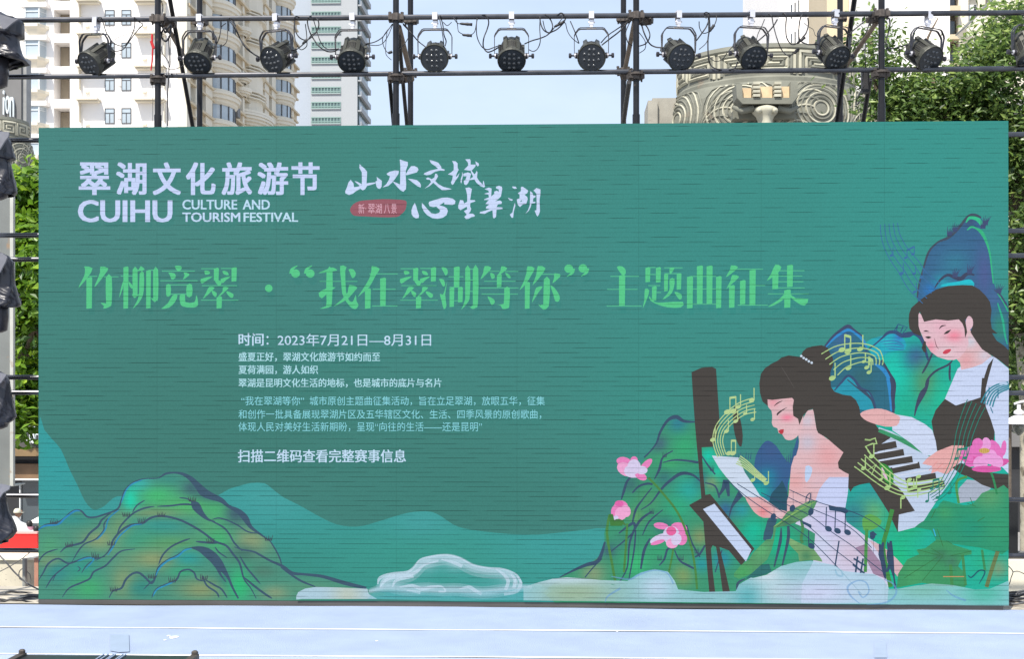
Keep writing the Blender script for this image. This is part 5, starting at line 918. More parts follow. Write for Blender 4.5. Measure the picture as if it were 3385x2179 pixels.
# C: white and cream apartment blocks at the right
YE = 95.0
eb = empty('apartment_tower', (at(2800, 0, YE).x, YE+12, GZ), 'bright white apartment tower with stepped beige balconies, behind the stone drum', 'building')
def xe(x): return at(x, 300, YE).x
def ze(y): return at(2800, y, YE).z
zt = ze(-500)
mb = MB(); mb.box(xe(2668), xe(2868), YE, YE+24, GZ, zt); mb.box(xe(2592), xe(2668)+.0, YE+2.5, YE+24, GZ, zt); mb.build('wall', M['white_wall'], eb)
mb = MB(); mb.box(xe(2836), xe(2866), YE-.8, YE+.0, GZ, zt); mb.build('column', M['cream_wall'], eb)
PE = 97.0
for i in range(-2, 7):
    y = 48+PE*i
    # slanted bracket under a balcony: solid wedge growing outward
    x0, x1, x2 = xe(2672), xe(2742), xe(2806)
    zt1, zt0 = ze(y-48), ze(y)
    w2 = MB(); w2.prism([(x0, YE+.0, zt0-.2), (x1, YE, ze(y-58)), (x2, YE, ze(y-58)), (x2, YE, zt0-.2)], (0, -1.5, 0)); w2.build('balcony_bracket', M['beige_wall'], eb)
    w3 = MB(); w3.box(x1-.3, x2, YE-1.9, YE, ze(y-60), ze(y-66)); w3.build('balcony', M['white_wall'], eb)
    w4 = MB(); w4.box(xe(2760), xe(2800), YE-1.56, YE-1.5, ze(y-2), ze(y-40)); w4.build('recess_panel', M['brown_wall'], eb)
    for (xa, xb2) in ((2653, 2666),):
        row_box(xa, xb2, y-30, y+8, YE+2.5, -.06, .02).build('window', M['glass_dark'], eb)
    for xa in (2614, 2626, 2638): row_box(xa, xa+4, y-34+(xa-2614)*-.6, y+12+(xa-2614)*-.6, YE+2.5, -.05, .02).build('window', M['glass_dark'], eb)
    for xa in (2690, 2706): row_box(xa, xa+4, y-30, y-18, YE, -.05, .02).build('window', M['glass_dark'], eb)
YF = 48.0
fb = empty('apartment_block', (at(3150, 0, YF).x, YF+10, GZ), 'cream apartment block with blank white wall and slanting roof beam behind the tree', 'building')
def xf(x): return at(x, 300, YF).x
def zf(y): return at(3150, y, YF).z
zt = zf(-400)
mb = MB(); mb.box(xf(2952), xf(3140), YF, YF+14, GZ, zt); mb.build('wall', M['white_wall'], fb)
mb = MB(); mb.box(xf(3140)+.004, xf(3640), YF+1.2, YF+14, GZ, zt); mb.build('wall', M['cream_wall'], fb)
MB().box(xf(3175), xf(3208), YF+.3, YF+1.2, GZ, zt).build('column', M['cream_wall'], fb)
MB().box(xf(2868), xf(2951), YF+9, YF+14, GZ, zt).build('wall', M['beige_wall'], fb)
for i in range(-2, 6):
    y = 57+95*i
    row_box(3142, 3171, y, y+58, YF, .6, 1.19).build('window', M['glass_dark'], fb); row_box(3140, 3173, y-38, y-22, YF, -.1, 1.1).build('storey_band', M['beige_wall'], fb)
    f = row_box(3212, 3250, y-62, y+0, YF, .9, 1.15).build('window', M['frame_white'], fb)
    bl = MB()
    for q in range(9): row_box(3212, 3220, y-60+q*6.5, y-57+q*6.5, YF, .84, .9, bl); row_box(3240, 3248, y-60+q*6.5, y-57+q*6.5, YF, .84, .9, bl)
    bl.build('shutter_slats', M['shop_dark'], f); bl = None
    row_box(3286, 3310, y-10, y+68, YF, .7, 1.19).build('window', M['shop_grey'], fb)
P = [at(3190, 92, YF-3), at(3282, 0, YF-3), at(3420, -140, YF-3), at(3480, -140, YF-3), at(3345, 0, YF-3), at(3222, 128, YF-3)]
MB().prism(P, (0, 1.2, 0)).build('roof_beam', M['cream_wall'], fb)
P = [at(3188, 88, YF-3.02), at(3190, 92, YF-3.02), at(3420, -142, YF-3.02), at(3416, -146, YF-3.02)]
MB().prism(P, (0, 1.3, 0)).build('beam_edging', M['greypaint'], fb)

# ------------------------------------------------------------ carved stone drums
def drum(name, cx, ytop, Y, Rm, label, band_h, full):
    s_ = pxs(Y); c = at(cx, ytop, Y); d = empty(name, (c.x, Y, GZ), label, 'monument')
    top = c.z; T = Matrix.Translation((c.x, Y, 0))
    zb1 = top-band_h
    MB().lathe([(Rm*.2, top-.05), (Rm*.93, top-.05), (Rm*.95, top), (Rm, top), (Rm*1.01, top-.12), (Rm*.985, top-.2), (Rm*.985, zb1+.18), (Rm*1.01, zb1+.12), (Rm*1.01, zb1)], 72, T).build('upper_band', M['stone'], d)
    MB().lathe([(Rm*1.0, zb1+.01), (Rm*1.06, zb1-.02), (Rm*1.11, zb1-.35), (Rm*1.13, zb1-.9), (Rm*1.10, zb1-2.2), (Rm*.95, zb1-3.6), (Rm*.7, zb1-4.4), (Rm*.55, zb1-4.6), (Rm*.55, GZ)], 72, T).build('drum_body', M['stone'], d)
    def prof(z):
        t = zb1-z; pts = [(0, 1.0), (.02, 1.06), (.35, 1.11), (.9, 1.13), (2.2, 1.10), (3.6, .95)]
        for (a_, ra), (b_, rb) in zip(pts, pts[1:]):
            if t <= b_: return Rm*(ra+(rb-ra)*(t-a_)/(b_-a_)) if t > 0 else Rm
        return Rm*.95
    def on(th, z, up):  # th: radians from the side facing the stage
        r = (Rm*.985 if up else prof(z))+.012
        return (c.x+r*math.sin(th), Y-r*math.cos(th), z)
    # key pattern ridges on the band
    w = band_h-.42; zc_ = zb1+.21; n = 14
    keys = MB(); light = MB()
    for i in range(n):
        t0 = 2*math.pi*(i-.5)/n; tw_ = 2*math.pi/n*.86
        fl = 1 if i % 2 else -1
        def q(u, v): return on(t0+tw_*(u if fl > 0 else 1-u), zc_+w*v, True)
        def path(pts, r, m):
            P = []
            for (a_, b_) in zip(pts, pts[1:]):
                for k in range(4): P.append(q(a_[0]+(b_[0]-a_[0])*k/4, a_[1]+(b_[1]-a_[1])*k/4))
            P.append(q(*pts[-1])); m.tube(P, r, 4)
        path([(0, 0), (0, 1), (1, 1), (1, .22), (.2, .22), (.2, .72), (.75, .72), (.75, .45), (.42, .45)], .055, light)
        path([(.09, .05), (.09, .86), (.9, .86), (.9, .35), (.32, .35), (.32, .6), (.62, .6)], .05, keys)
    keys.build('key_pattern', M['stone'], d); light.build('key_ridge', M['stone_light'], d)
    # swirling wave ridges on the body: rings round each eye and flowing lines between
    ne = 8
    for i in range(ne):
        th0 = 2*math.pi*(i+.5)/ne; sw = MB(); sl = MB(); zc2 = zb1-.78
        for r_ in (.2, .3, .42, .54, .66, .78, .9, 1.02):
            P = []
            for k in range(29):
                a_ = 2*math.pi*k/28; P.append(on(th0+r_*math.cos(a_)/Rm, min(zc2+r_*math.sin(a_), zb1-.08), False))
            (sl if r_ in (.2, .42, .66, .9) else sw).tube(P, .03, 4)
        for j in range(9):
            P = []
            for k in range(11):
                u = k/10; x = .9+u*(2*math.pi*Rm/ne*.62); P.append(on(th0+(x-.1*j)/Rm*1.0, zb1-.12-.22*j-1.2*(1-u)**1.6*.9+.25*math.sin(u*3.1), False))
            (sl if j % 2 else sw).tube(P, .028, 4)
        sw.build('wave_ridge', M['stone'], d); sl.build('wave_ridge', M['stone_light'], d)
    if not full: return d
    # projecting bracket with tan panels over an ox head, facing the stage
    f0 = Y-Rm*1.13; yf = f0-.75
    def px2(x, y, Yp=None): return at(x, y, Yp or yf)
    def bb(x0, x1, y0, y1, d0, d1, m, nm, par=d):
        a_ = px2(x0, y1); b_ = px2(x1, y0); mb = MB(); mb.box(a_.x, b_.x, yf+d0, yf+d1, a_.z, b_.z); return mb.build(nm, m, par)
    pts = [(2433, 276), (2453, 276), (2455, 322), (2612, 322), (2614, 269), (2637, 269), (2637, 318), (2618, 342), (2455, 342), (2436, 322)]
    br = MB().prism([px2(x, y) for x, y in pts], (0, .8, 0)).build('bracket_frame', M['stone'], d)
    bb(2455, 2612, 285, 322, .25, .8, M['stone'], 'bracket_back')
    for (x0, x1) in ((2456, 2486), (2513, 2556), (2584, 2612)): bb(x0, x1, 281 if x0 > 2500 else 286, 323, .15, .24, M['stone_tan'], 'panel')
    for (x0, x1) in ((2489, 2512), (2559, 2582)):
        for j in range(4): bb(x0, x1, 270+j*13.5, 270+j*13.5+9, -.05, .24, M['stone_light'], 'block')
    bb(2431, 2640, 350, 380, .5, 1.0, M['stone'], 'shelf')
    # ox head: skin of rings with brow, eyes, muzzle
    hx = px2(2535, 350); hs = pxs(yf); hd = MB()
    prof_h = [(344, 22, .30), (350, 42, .42), (358, 46, .5), (368, 40, .5), (378, 30, .45), (392, 24, .42), (406, 26, .42), (420, 30, .46), (432, 26, .4), (440, 10, .2)]
    rings = []
    for (py, hw, dp) in prof_h:
        z = px2(2535, py).z; rings.append([(hx.x+hw*hs*math.sin(2*math.pi*k/18), yf+.35-dp*(.6+.4*math.cos(2*math.pi*k/18))*1.0*math.cos(2*math.pi*k/18) if math.cos(2*math.pi*k/18) > 0 else yf+.35-dp*.4*math.cos(2*math.pi*k/18), z) for k in range(18)])
    for r in rings: hd.v += r
    for i in range(len(rings)-1):
        for k in range(18): hd.f.append((i*18+k, i*18+(k+1) % 18, (i+1)*18+(k+1) % 18, (i+1)*18+k))
    head = hd.build('ox_head', M['stone_light'], d, smooth=True)
    for sx in (-1, 1):
        e = px2(2535+sx*26, 366); MB().lathe([(.0, .09), (.06, .07), (.085, .02), (.085, -.03)], 10, Matrix.Translation((e.x, yf-.03, e.z)) @ Matrix.Rotation(R(90), 4, 'X')).build('eye', M['stone_light'], head, smooth=True)
        a_ = px2(2535+sx*40, 352); b_ = px2(2535+sx*80, 362); cc = px2(2535+sx*108, 345)
        MB().tube([a_+Vector((0, .2, 0)), b_+Vector((0, .2, 0)), cc+Vector((0, .3, 0))], [.1, .09, .05], 8).build('horn', M['stone'], head, smooth=True)
    for sx, x0, x1 in ((-1, 2150, 2226), (1, 2806, 2886)):
        a_ = at(x0, 420, Y); b_ = at(x1, 344 if sx < 0 else 326, Y); mb = MB(); mb.box(a_.x, b_.x, Y-.9, Y+.5, a_.z-1.5, b_.z)
        e = (a_.x if sx < 0 else b_.x); mb.box(e-.14, e+.14, Y-1.05, Y+.65, a_.z-1.6, b_.z-.1); mb.build('side_block', mat('pale_weathered_stone', (.33, .31, .26), .85, 0, .15, 2, stain=((.25, .22, .18), 3, .6)), d)
    return d
drum('stone_drum', 2530, 214, 29.0, 2.62, 'huge carved grey stone drum with key pattern and ox head, behind the screen', .98*2.6/2.4, True)
drum('stone_drum', -22, 402, 47.0, 1.5, 'smaller carved stone drum on a column, beside the grey shop front at the left edge', .95, False)

# ------------------------------------------------------------ near buildings at both edges
YS = 66.0
sh = empty('shop_building', (at(20, 0, YS).x-4, YS+6, GZ), 'grey clad shop building with white letters, behind the small stone drum at the left edge', 'building')
xs_ = lambda x: at(x, 300, YS).x
mb = MB(); mb.box(xs_(-420), xs_(70), YS, YS+.9, GZ, at(0, 196, YS).z); mb.build('wall', M['shop_grey'], sh)
mb = MB(); mb.box(xs_(70)+.003, xs_(84), YS+.15, YS+.85, GZ, at(0, 190, YS).z); mb.build('corner_pier', mat('light_grey_cladding', (.26, .26, .25), .6), sh)
mb = MB(); mb.box(xs_(84)+.003, xs_(132), YS+5, YS+5.6, GZ, at(0, 440, YS).z); mb.build('wing_wall', M['shop_grey'], sh)
for i in range(6): MB().box(xs_(84+i*8)+.05, xs_(86+i*8), YS+4.9, YS+5, GZ, at(0, 445, YS).z).build('mullion', M['greypaint'], sh)
def sign_text(body, x0, y0, x1, y1, Y, depth, mat_, parent, shear=0):
    cu = bpy.data.curves.new('t', 'FONT'); cu.body = body; cu.size = 1; cu.extrude = .02; cu.resolution_u = 3
    ob = bpy.data.objects.new('t', cu); col.objects.link(ob); me = bpy.data.meshes.new_from_object(ob, depsgraph=bpy.context.evaluated_depsgraph_get()); bpy.data.objects.remove(ob)
    V = [v.co for v in me.vertices]; mnx = min(v.x for v in V); mxx = max(v.x for v in V); mny = min(v.y for v in V); mxy = max(v.y for v in V)
    a_ = at(x0, y1, Y); b_ = at(x1, y0, Y); L = wloc(parent)
    for v in me.vertices:
        u = (v.co.x-mnx)/(mxx-mnx); t = (v.co.y-mny)/(mxy-mny); z = v.co.z
        v.co = (a_.x+(b_.x-a_.x)*u-L.x, Y+z*depth/.02*.5-depth-L.y, a_.z+(b_.z-a_.z)*t+shear*u-L.z)
    me.materials.clear(); me.materials.append(mat_); o = bpy.data.objects.new('sign_letter', me); col.objects.link(o); o.parent = parent; return o
for ch, x0, x1, y0, y1 in (('i', 14, 19, 300, 380), ('o', 23, 35, 318, 378), ('n', 37, 50, 322, 388)): sign_text(ch, x0, y0, x1, y1, YS, .15, M['letter_white'], sh)

YI = 17.0
s2 = empty('shop_building', (at(60, 0, YI).x, YI+2, GZ), 'dark shop front with brown bands and a white YISH sign, left of the screen', 'building')
xi = lambda x: at(x, 300, YI).x
mb = MB(); mb.box(xi(-700), xi(620), YI, YI+6, GZ, at(0, 1395, YI).z); mb.build('wall', M['shop_dark'], s2)
row_box(-600, 560, 1396, 1476, YI, -.35, .0).build('fascia', mat('dark_grey_fascia', (.085, .082, .08), .6), s2)
row_box(-600, 560, 1480, 1503, YI, -.5, 0).build('band', mat('tan_band', (.22, .145, .07), .6, 0, .25, 2), s2)
row_box(-600, 560, 1508, 1516, YI, -.3, 0).build('band', M['shop_dark'], s2)
row_box(-600, 560, 1533, 1580, YI, -.25, 0).build('band', M['shop_brown'], s2)
row_box(70, 560, 1581, 1584, YI, -.4, -.26).build('door_rail', M['frame_white'], s2)
for x in (70, 190, 330): row_box(x, x+3.5, 1600, 1850, YI, -.1, 0).build('door_post', M['frame_white'], s2)
row_box(76, 186, 1590, 1850, YI, -.04, 0).build('door_glass', M['glass_dark'], s2)
for ch, x0, x1 in (('Y', 88, 100), ('I', 102, 106), ('S', 108, 120), ('H', 122, 134)): sign_text(ch, x0, 1401, x1, 1466, YI-.35, .06, M['letter_white'], s2)
YR = 26.0
s3 = empty('shop_building', (at(3380, 0, YR).x, YR+3, GZ), 'dark shaded shop building behind the tree and white lamp at the right edge', 'building')
mb = MB(); mb.box(at(3100, 0, YR).x, at(4300, 0, YR).x, YR, YR+6, GZ, at(0, 900, YR).z); mb.build('wall', M['shop_dark'], s3)
for i in range(5): row_box(3120+i*170, 3130+i*170, 1500, 1900, YR, -.15, 0).build('column', M['shop_grey'], s3)
row_box(3050, 4000, 1430, 1475, YR, -.4, 0).build('fascia', M['shop_grey'], s3)
# grey weathered box column at the left edge, just behind the scaffold
yp = 2.6
gcol = empty('metal_pillar', (at(10, 0, yp).x, yp+.2, at(0, 1605, yp).z), 'weathered grey metal pillar panel with pale edge, behind the bagged lights at the left edge', 'pillar')
row_box(-120, 35, 640, 1604, yp, 0, .03).build('panel', M['greypaint'], gcol)
row_box(35.3, 46, 636, 1607, yp, -.02, .03).build('edge_strip', M['paleedge'], gcol); row_box(22, 45, 1605, 1609, yp, -.01, .3).build('edge_strip', M['paleedge'], gcol)
# red barrier, granite planter, pink post, grey bollard shape
yb_ = 3.4
rb = empty('red_barrier', (at(60, 0, yb_+.5).x, yb_+.5, at(0, 1845, yb_+.5).z), 'bright red banner board standing on the speckled granite block, left of the screen', 'barrier')
row_box(-200, 123, 1764, 1846, yb_+.5, 0, .05).build('board', M['red'], rb); row_box(-200, 124, 1759.5, 1764, yb_+.5, -.01, .06).build('top_rail', mat('pale_red_rail', (.7, .35, .33), .5), rb)
row_box(-200, 123, 1838, 1841, yb_+.5, -.02, -.002).build('hem', M['red'], rb)
o = row_box(-220, 117, 1850, 1957, yb_, 0, 1.0).build('granite_block', M['granite']); tag(o, 'speckled cream granite block below the red banner, left of the screen', 'planter')
row_box(-221, 118, 1845, 1850.5, yb_, -.03, 1.0).build('coping', M['cream_panel'], o)
o = row_box(113, 126, 1846, 1958, yb_-.25, 0, .2).build('stone_post', M['pinkstone']); tag(o, 'pink stone post at the right end of the granite block', 'post')
bo = empty('grey_bollard', (at(82, 1956, yb_-.12).x, yb_-.12, at(0, 1956, yb_-.12).z), 'short grey bollard with two side loops, in front of the granite block', 'bollard')
P0, P1 = at(82, 1956, yb_-.12), at(82, 1848, yb_-.12); r_ = 8*pxs(yb_)
MB().tube([P0, P1], r_, 10).build('post', mat('worn_grey_paint', (.28, .29, .27), .7, 0, .15, 20), bo)
for sx in (-1, 1):
    L = [at(82+sx*a, b, yb_-.12) for a, b in ((7, 1880 if sx < 0 else 1890), (17, 1888 if sx < 0 else 1900), (20, 1898 if sx < 0 else 1915), (17, 1915 if sx < 0 else 1930), (7, 1922 if sx < 0 else 1936))]
    MB().tube(L, 1.6*pxs(yb_), 6).build('loop', M['greypaint'], bo)
# cream panel and dark cabinet at the right edge
o = row_box(3300, 3500, 1853, 1962, 3.0, 0, .5).build('cream_block', M['cream_panel']); tag(o, 'sunlit cream stone block behind the cables, right of the screen', 'planter')
o = row_box(3318, 3365, 1655, 1840, 3.3, 0, .5).build('dark_cabinet', M['cab_dark']); tag(o, 'tall black cabinet between the screen edge and the pale tree trunk', 'cabinet')
o = row_box(3300, 3520, 1843, 1853, 3.1, -.05, .5).build('stone_step', M['shop_grey']); tag(o, 'thin grey stone slab lying on the cream block at the right edge', 'slab')
# ------------------------------------------------------------ scaffold behind the screen
Y1, Y2, YP = .30, 1.75, .36
sc = empty('scaffold', (0, 1.0, -.75), 'black steel tube scaffold frame standing behind the LED screen, lights clamped on its top rail', 'scaffold')
def tube2(p, q, r, name, m, par=sc, seg=12): return MB().tube([p, q], r, seg).build(name, m, par, smooth=False)
def P_(x, y, Y): return at(x, y, Y)
R1_ = .0235
front = [522, 1309, 2103, 2914]; rear = [660, 1357, 2061, 2777]
for x in [-150, ] + front + [3560]:
    p = P_(x, 300, Y1); tube2((p.x, Y1, -.74), (p.x, Y1, 5.6), .0262, 'pole', M['steel'])
for x in [160] + rear + [3260]:
    p = P_(x, 300, Y2); tube2((p.x, Y2, -.74), (p.x, Y2, 5.6), .027 if x != 160 and x != 3260 else .024, 'pole', M['steel']) if x not in (160, 3260) else None
# sleeves on the poles
for x, ya in ((522, 380), (1309, 375), (2103, 378), (2914, 340)):
    a_ = P_(x, ya, Y1); b_ = P_(x, ya+90, Y1); tube2((a_.x, Y1, b_.z), (a_.x, Y1, a_.z), .032, 'sleeve', M['steel'])
def hpipe(yl, yr, Y, r, x0=-260, x1=3700, m='pipe'):
    sl = (yr-yl)/3385
    a_ = P_(0, yl, Y); b_ = P_(3385, yr, Y); d = (b_-a_)/(b_.x-a_.x)
    A_ = a_+d*(at(x0, 0, Y).x-a_.x); B_ = a_+d*(at(x1, 0, Y).x-a_.x)
    return tube2(A_, B_, r, 'pipe', M[m])
hpipe(66, 41, YP, .0225); hpipe(254, 226, YP, .0215)
for yl, yr in ((464, 444), (778, 763), (858, 845), (1248, 1248), (1298, 1300), (1639, 1653), (1820, 1838)):
    hpipe(yl, yr, YP+.0, .0215, -260 if yl not in (858, 1298) else 20)
for yl, yr in ((300, 285), (900, 880)): pass
# couplers: a wrapped clamp, bolts and nuts
cm = MB()
cm.lathe([(.036, -.032), (.042, -.028), (.042, .028), (.036, .032)], 10)
cm.tube([(-.045, .05, 0), (.045, .05, 0)], .034, 8)
cm.box(-.065, -.03, -.03, .06, -.022, .022); cm.box(.03, .065, -.03, .06, -.022, .022)
for sx in (-1, 1): cm.tube([(sx*.052, .01, -.045), (sx*.052, .01, .05)], .008, 6); cm.lathe([(.014, .03), (.014, .048)], 6, Matrix.Translation((sx*.052, .01, 0)))
coup = cm.mesh('coupler', M['coupler'])
fl = MB(); fl.lathe([(.03, -.006), (.068, -.006), (.068, .006), (.03, .006)], 16); flm = fl.mesh('flange', M['coupler'])
L = wloc(sc)
def addc(x, y, Y=Y1, rot=0, m=coup, nm='coupler', ry=0):
    p = P_(x, y, Y); o = inst(m, nm, sc, Vector((p.x, Y, p.z))-L, (ry, 0, rot)); return o
for x in front:
    t = x/3385; addc(x, 66-25*t, rot=random.uniform(-.2, .2)); addc(x, 254-28*t+9, m=flm, nm='flange'); addc(x, 254-28*t+14, Y1, .3)
for x in rear:
    t = x/3385; addc(x, 250-25*t, Y2, .2)
    addc(x, 76-25*t, Y2, -.2)
for (x, y) in ((555, 70), (2130, 60), (2890, 62), (1330, 262), (2075, 248)): addc(x, y, Y1+.1, random.uniform(-1, 1), ry=random.uniform(-.5, .5))
def brace(x0, y0, x1, y1, Ya, Yb, r=.02, m='steel'):
    tube2(P_(x0, y0, Ya), P_(x1, y1, Yb), r, 'brace', M[m])
brace(555, -40, 638, 425, Y1+.12, Y2-.1, .0195); brace(548, 78, 606, 182, Y1+.08, Y2-.05, .02, 'steel_rust')
brace(1318, 88, 1362, 262, Y1+.08, Y2-.08, .024, 'steel_rust'); brace(1288, 262, 1302, 420, Y1+.1, Y1+.4, .018); brace(1316, 90, 1346, 425, Y1+.12, Y2-.1, .018)
brace(2098, 68, 2064, 240, Y1+.08, Y2-.08, .021, 'steel_rust'); brace(2080, 270, 2058, 425, Y1+.5, Y2-.1, .022)
brace(2830, -40, 2763, 425, Y1+.4, Y2-.1, .022); brace(2898, 72, 2785, 235, Y1+.08, Y2-.08, .021, 'steel_rust'); brace(2876, 262, 2850, 425, Y1+.3, Y1+.8, .02)
# red tool hanging by the left pole
o = MB().tube([P_(503, 112, Y1-.06), P_(503, 135, Y1-.06)], .010, 8).tube([P_(500, 135, Y1-.06), P_(508, 160, Y1-.06)], .013, 8).tube([P_(505, 160, Y1-.06), P_(503, 200, Y1-.06), P_(499, 232, Y1-.06)], [.008, .008, .006], 8).build('ratchet_handle', M['red_tool']); tag(o, 'small red ratchet strap handle hanging beside the leftmost front pole', 'strap')

# ------------------------------------------------------------ stage lights on the top rail
proto_parts = {}
def make_meshes():
    T = Matrix.Rotation(R(90), 4, 'X')           # lathe axis Z -> -Y (front of the lamp is -Y)
    b = MB()
    prof = [(.118, .075), (.121, .07), (.121, .045), (.112, .04), (.112, .03), (.105, .0), (.103, -.06), (.097, -.12), (.084, -.165), (.074, -.185), (.05, -.19), (0.0, -.19)]
    b.lathe(prof, 12, T, cap=False)
    b.lathe([(.112, .075), (.118, .075)], 24, T, cap=False)
    for k in range(6):                                  # ribs of the housing
        a_ = R(30+60*k); ca, sa = math.cos(a_), math.sin(a_)
        Mk = Matrix.Rotation(a_, 4, 'Y'); b.box(-.017, .017, -.03, .15, .088, .113, Mk)
    proto_parts['housing'] = b.mesh('housing', M['lamp_black'])
    v = MB()
    for k in range(6):
        Mk = Matrix.Rotation(R(60*k), 4, 'Y')
        for j in range(-2, 3): v.box(j*.014-.0042, j*.014+.0042, -.02, .075, .093, .1055-abs(j)*.0015, Mk)
    proto_parts['vent'] = v.mesh('vent', M['vent'])
    bz = MB(); bz.lathe([(.108, .070), (.114, .080), (.120, .079), (.122, .070), (.120, .06)], 28, T, cap=False); proto_parts['bezel'] = bz.mesh('bezel', M['lamp_black'])
    lp = MB(); lp.lathe([(0.0, .0765), (.109, .0765)], 28, T, cap=False); proto_parts['lens_plate'] = lp.mesh('lens_plate', M['lamp_dark'])
    le = MB(); le.lathe([(.0, .012), (.006, .0113), (.011, .008), (.0145, 0)], 10, T, cap=False); lm = le.mesh('lens', M['lens'], smooth=True); proto_parts['lens'] = lm
    lc = MB(); lc.lathe([(.0, .0145), (.0045, .0135), (.006, .0115)], 8, T, cap=False); proto_parts['lens_core'] = lc.mesh('lens_core', M['lens_core'])
    def strap(tilt, wid):
        y = MB(); prof = [(-.142, .02), (-.143, .165), (-.135, .185), (-.108, .222), (-.09, .229), (.09, .229), (.108, .222), (.135, .185), (.143, .165), (.142, .02)]
        Mt = Matrix.Rotation(R(tilt), 4, 'X'); n = len(prof)
        for dx, dy in ((0, -wid/2), (0, wid/2)):
            pass
        def pt(i, off, yy):
            x, z = prof[i]; s_ = math.hypot(x, z-.1) or 1
            return Mt @ Vector((x+off*x/s_, yy, z+off*(z-.1)/s_))
        for i in range(n-1):
            for (o0, o1) in ((0, .006),):
                a = [pt(i, o0, -wid/2), pt(i, o0, wid/2), pt(i, o1, wid/2), pt(i, o1, -wid/2)]; c = [pt(i+1, o0, -wid/2), pt(i+1, o0, wid/2), pt(i+1, o1, wid/2), pt(i+1, o1, -wid/2)]
                for k in range(4): y.quad(a[k], a[(k+1) % 4], c[(k+1) % 4], c[k])
        return y
    proto_parts['yoke_a'] = strap(-5, .022).mesh('yoke', M['yoke']); proto_parts['yoke_b'] = strap(9, .022).mesh('yoke', M['yoke'])
    kn = MB(); Tx = Matrix.Rotation(R(90), 4, 'Y')
    kn.lathe([(.008, .142), (.008, .168), (.02, .17), (.022, .175), (.022, .19), (.015, .193)], 10, Tx); kn.lathe([(.026, .118), (.026, .136)], 12, Tx)
    kn2 = MB(); kn2.lathe([(.008, -.142), (.008, -.168), (.02, -.17), (.022, -.175), (.022, -.19), (.015, -.193)], 10, Tx); kn2.lathe([(.026, -.118), (.026, -.136)], 12, Tx)
    proto_parts['knob'] = kn.mesh('knob', M['yoke']); proto_parts['knob2'] = kn2.mesh('knob', M['yoke'])
    pv = MB(); pv.lathe([(.019, .112), (.021, .117), (.021, .1415), (.015, .146)], 12, Tx); pv.lathe([(.019, -.112), (.021, -.117), (.021, -.1415), (.015, -.146)], 12, Tx); proto_parts['pivot'] = pv.mesh('pivot', M['alu'])
    c = MB(); c.box(-.022, .022, -.026, .03, .358, .372); c.box(-.022, .022, -.032, -.026, .31, .372); c.box(-.022, .022, .026, .032, .29, .372); c.box(-.018, .018, -.014, .03, .262, .302); c.box(-.012, .012, -.012, .012, .236, .265); c.box(-.013, .013, -.01, .01, .232, .25); c.box(-.04, .04, -.02, .02, .229, .236)
    c.tube([(-.026, 0, .282), (.03, 0, .282)], .007, 8); proto_parts['clamp'] = c.mesh('clamp', M['alu'])
make_meshes()
lens_xy = [(-.018, .062), (.018, .062), (-.056, .028), (-.019, .022), (.019, .022), (.056, .028), (-.056, -.016), (-.019, -.022), (.019, -.022), (.056, -.016), (-.019, -.062), (.019, -.062)]
def make_light(name='stage_light'):
    root = empty(name, (0, 0, 0))
    head = inst(proto_parts['housing'], 'housing', root)
    for k_ in ('vent', 'bezel'): inst(proto_parts[k_], k_, head)
    plate = inst(proto_parts['lens_plate'], 'lens_plate', root)
    for (x, z) in lens_xy:
        inst(proto_parts['lens'], 'lens', plate, (x*1.08, -.0765, z*1.08))
    # dark centres of the lenses joined with their lens plate would hide depth, so they ride on the plate too
    for (x, z) in lens_xy: inst(proto_parts['lens_core'], 'lens_core', plate, (x*1.08, -.0765, z*1.08))
    for k_ in ('yoke_a', 'yoke_b'): inst(proto_parts[k_], 'yoke', root)
    inst(proto_parts['knob'], 'knob', root); inst(proto_parts['knob2'], 'knob', root); inst(proto_parts['pivot'], 'pivot', root); inst(proto_parts['clamp'], 'clamp', root)
    return root
light0 = make_light()
# (clamp column in the photo, pan, tilt down, roll, y of the pivot, label)
LT = [(313, -30, 38, 3, 180, 'leftmost stage light, turned left and tilting down before the white apartment block'),
      (660, -8, 50, 0, 180, 'stage light just right of the leftmost scaffold pole, lenses aimed steeply down'),
      (915, -27, 30, -1, 180, 'stage light in front of the cream rounded balconies, turned to the left'),
      (1165, 0, 48, 0, 176, 'stage light in front of the grey tower, aimed steeply down'),
      (1438, 1, 26, 0, 176, 'stage light right of the second pole pair, lenses facing straight out against blue sky'),
      (1691, 3, 47, 0, 174, 'stage light at the middle of the rail against open sky, aimed steeply down'),
      (1955, 0, 27, 0, 168, 'stage light left of the third pole pair, round dark face against open sky'),
      (2243, 18, 30, 0, 164, 'stage light right of the third pole pair, turned right above the drum edge'),
      (2482, 20, 40, 1, 168, 'stage light in front of the carved stone drum, turned to the right'),
      (2755, 30, 42, 3, 164, 'stage light beside the rusty diagonal brace, overlapping the rear pole at the right'),
      (3060, 32, 36, 5, 172, 'last full stage light on the right, in front of the blank white wall and tree'),
      (3400, 20, 62, 0, 165, 'stage light cut by the right edge of the photo, in front of the tree')]
for i, (px, pan, tilt, roll, py, lab) in enumerate(LT):
    o = light0 if i == 0 else copy_tree(light0)
    p = P_(px, 66-25*px/3385, YP); o.location = (p.x, YP, p.z-.337)
    o.rotation_euler = (0, R(roll), R(pan*.55)); tag(o, lab, 'stage light', 'stage lights clamped along the top scaffold rail')
    for ch in o.children:
        if ch.name.split('.')[0] in ('housing', 'lens_plate'): ch.rotation_euler = (R(tilt), 0, R(pan*.45))
    if i in (0, 10): o.location.z -= .02
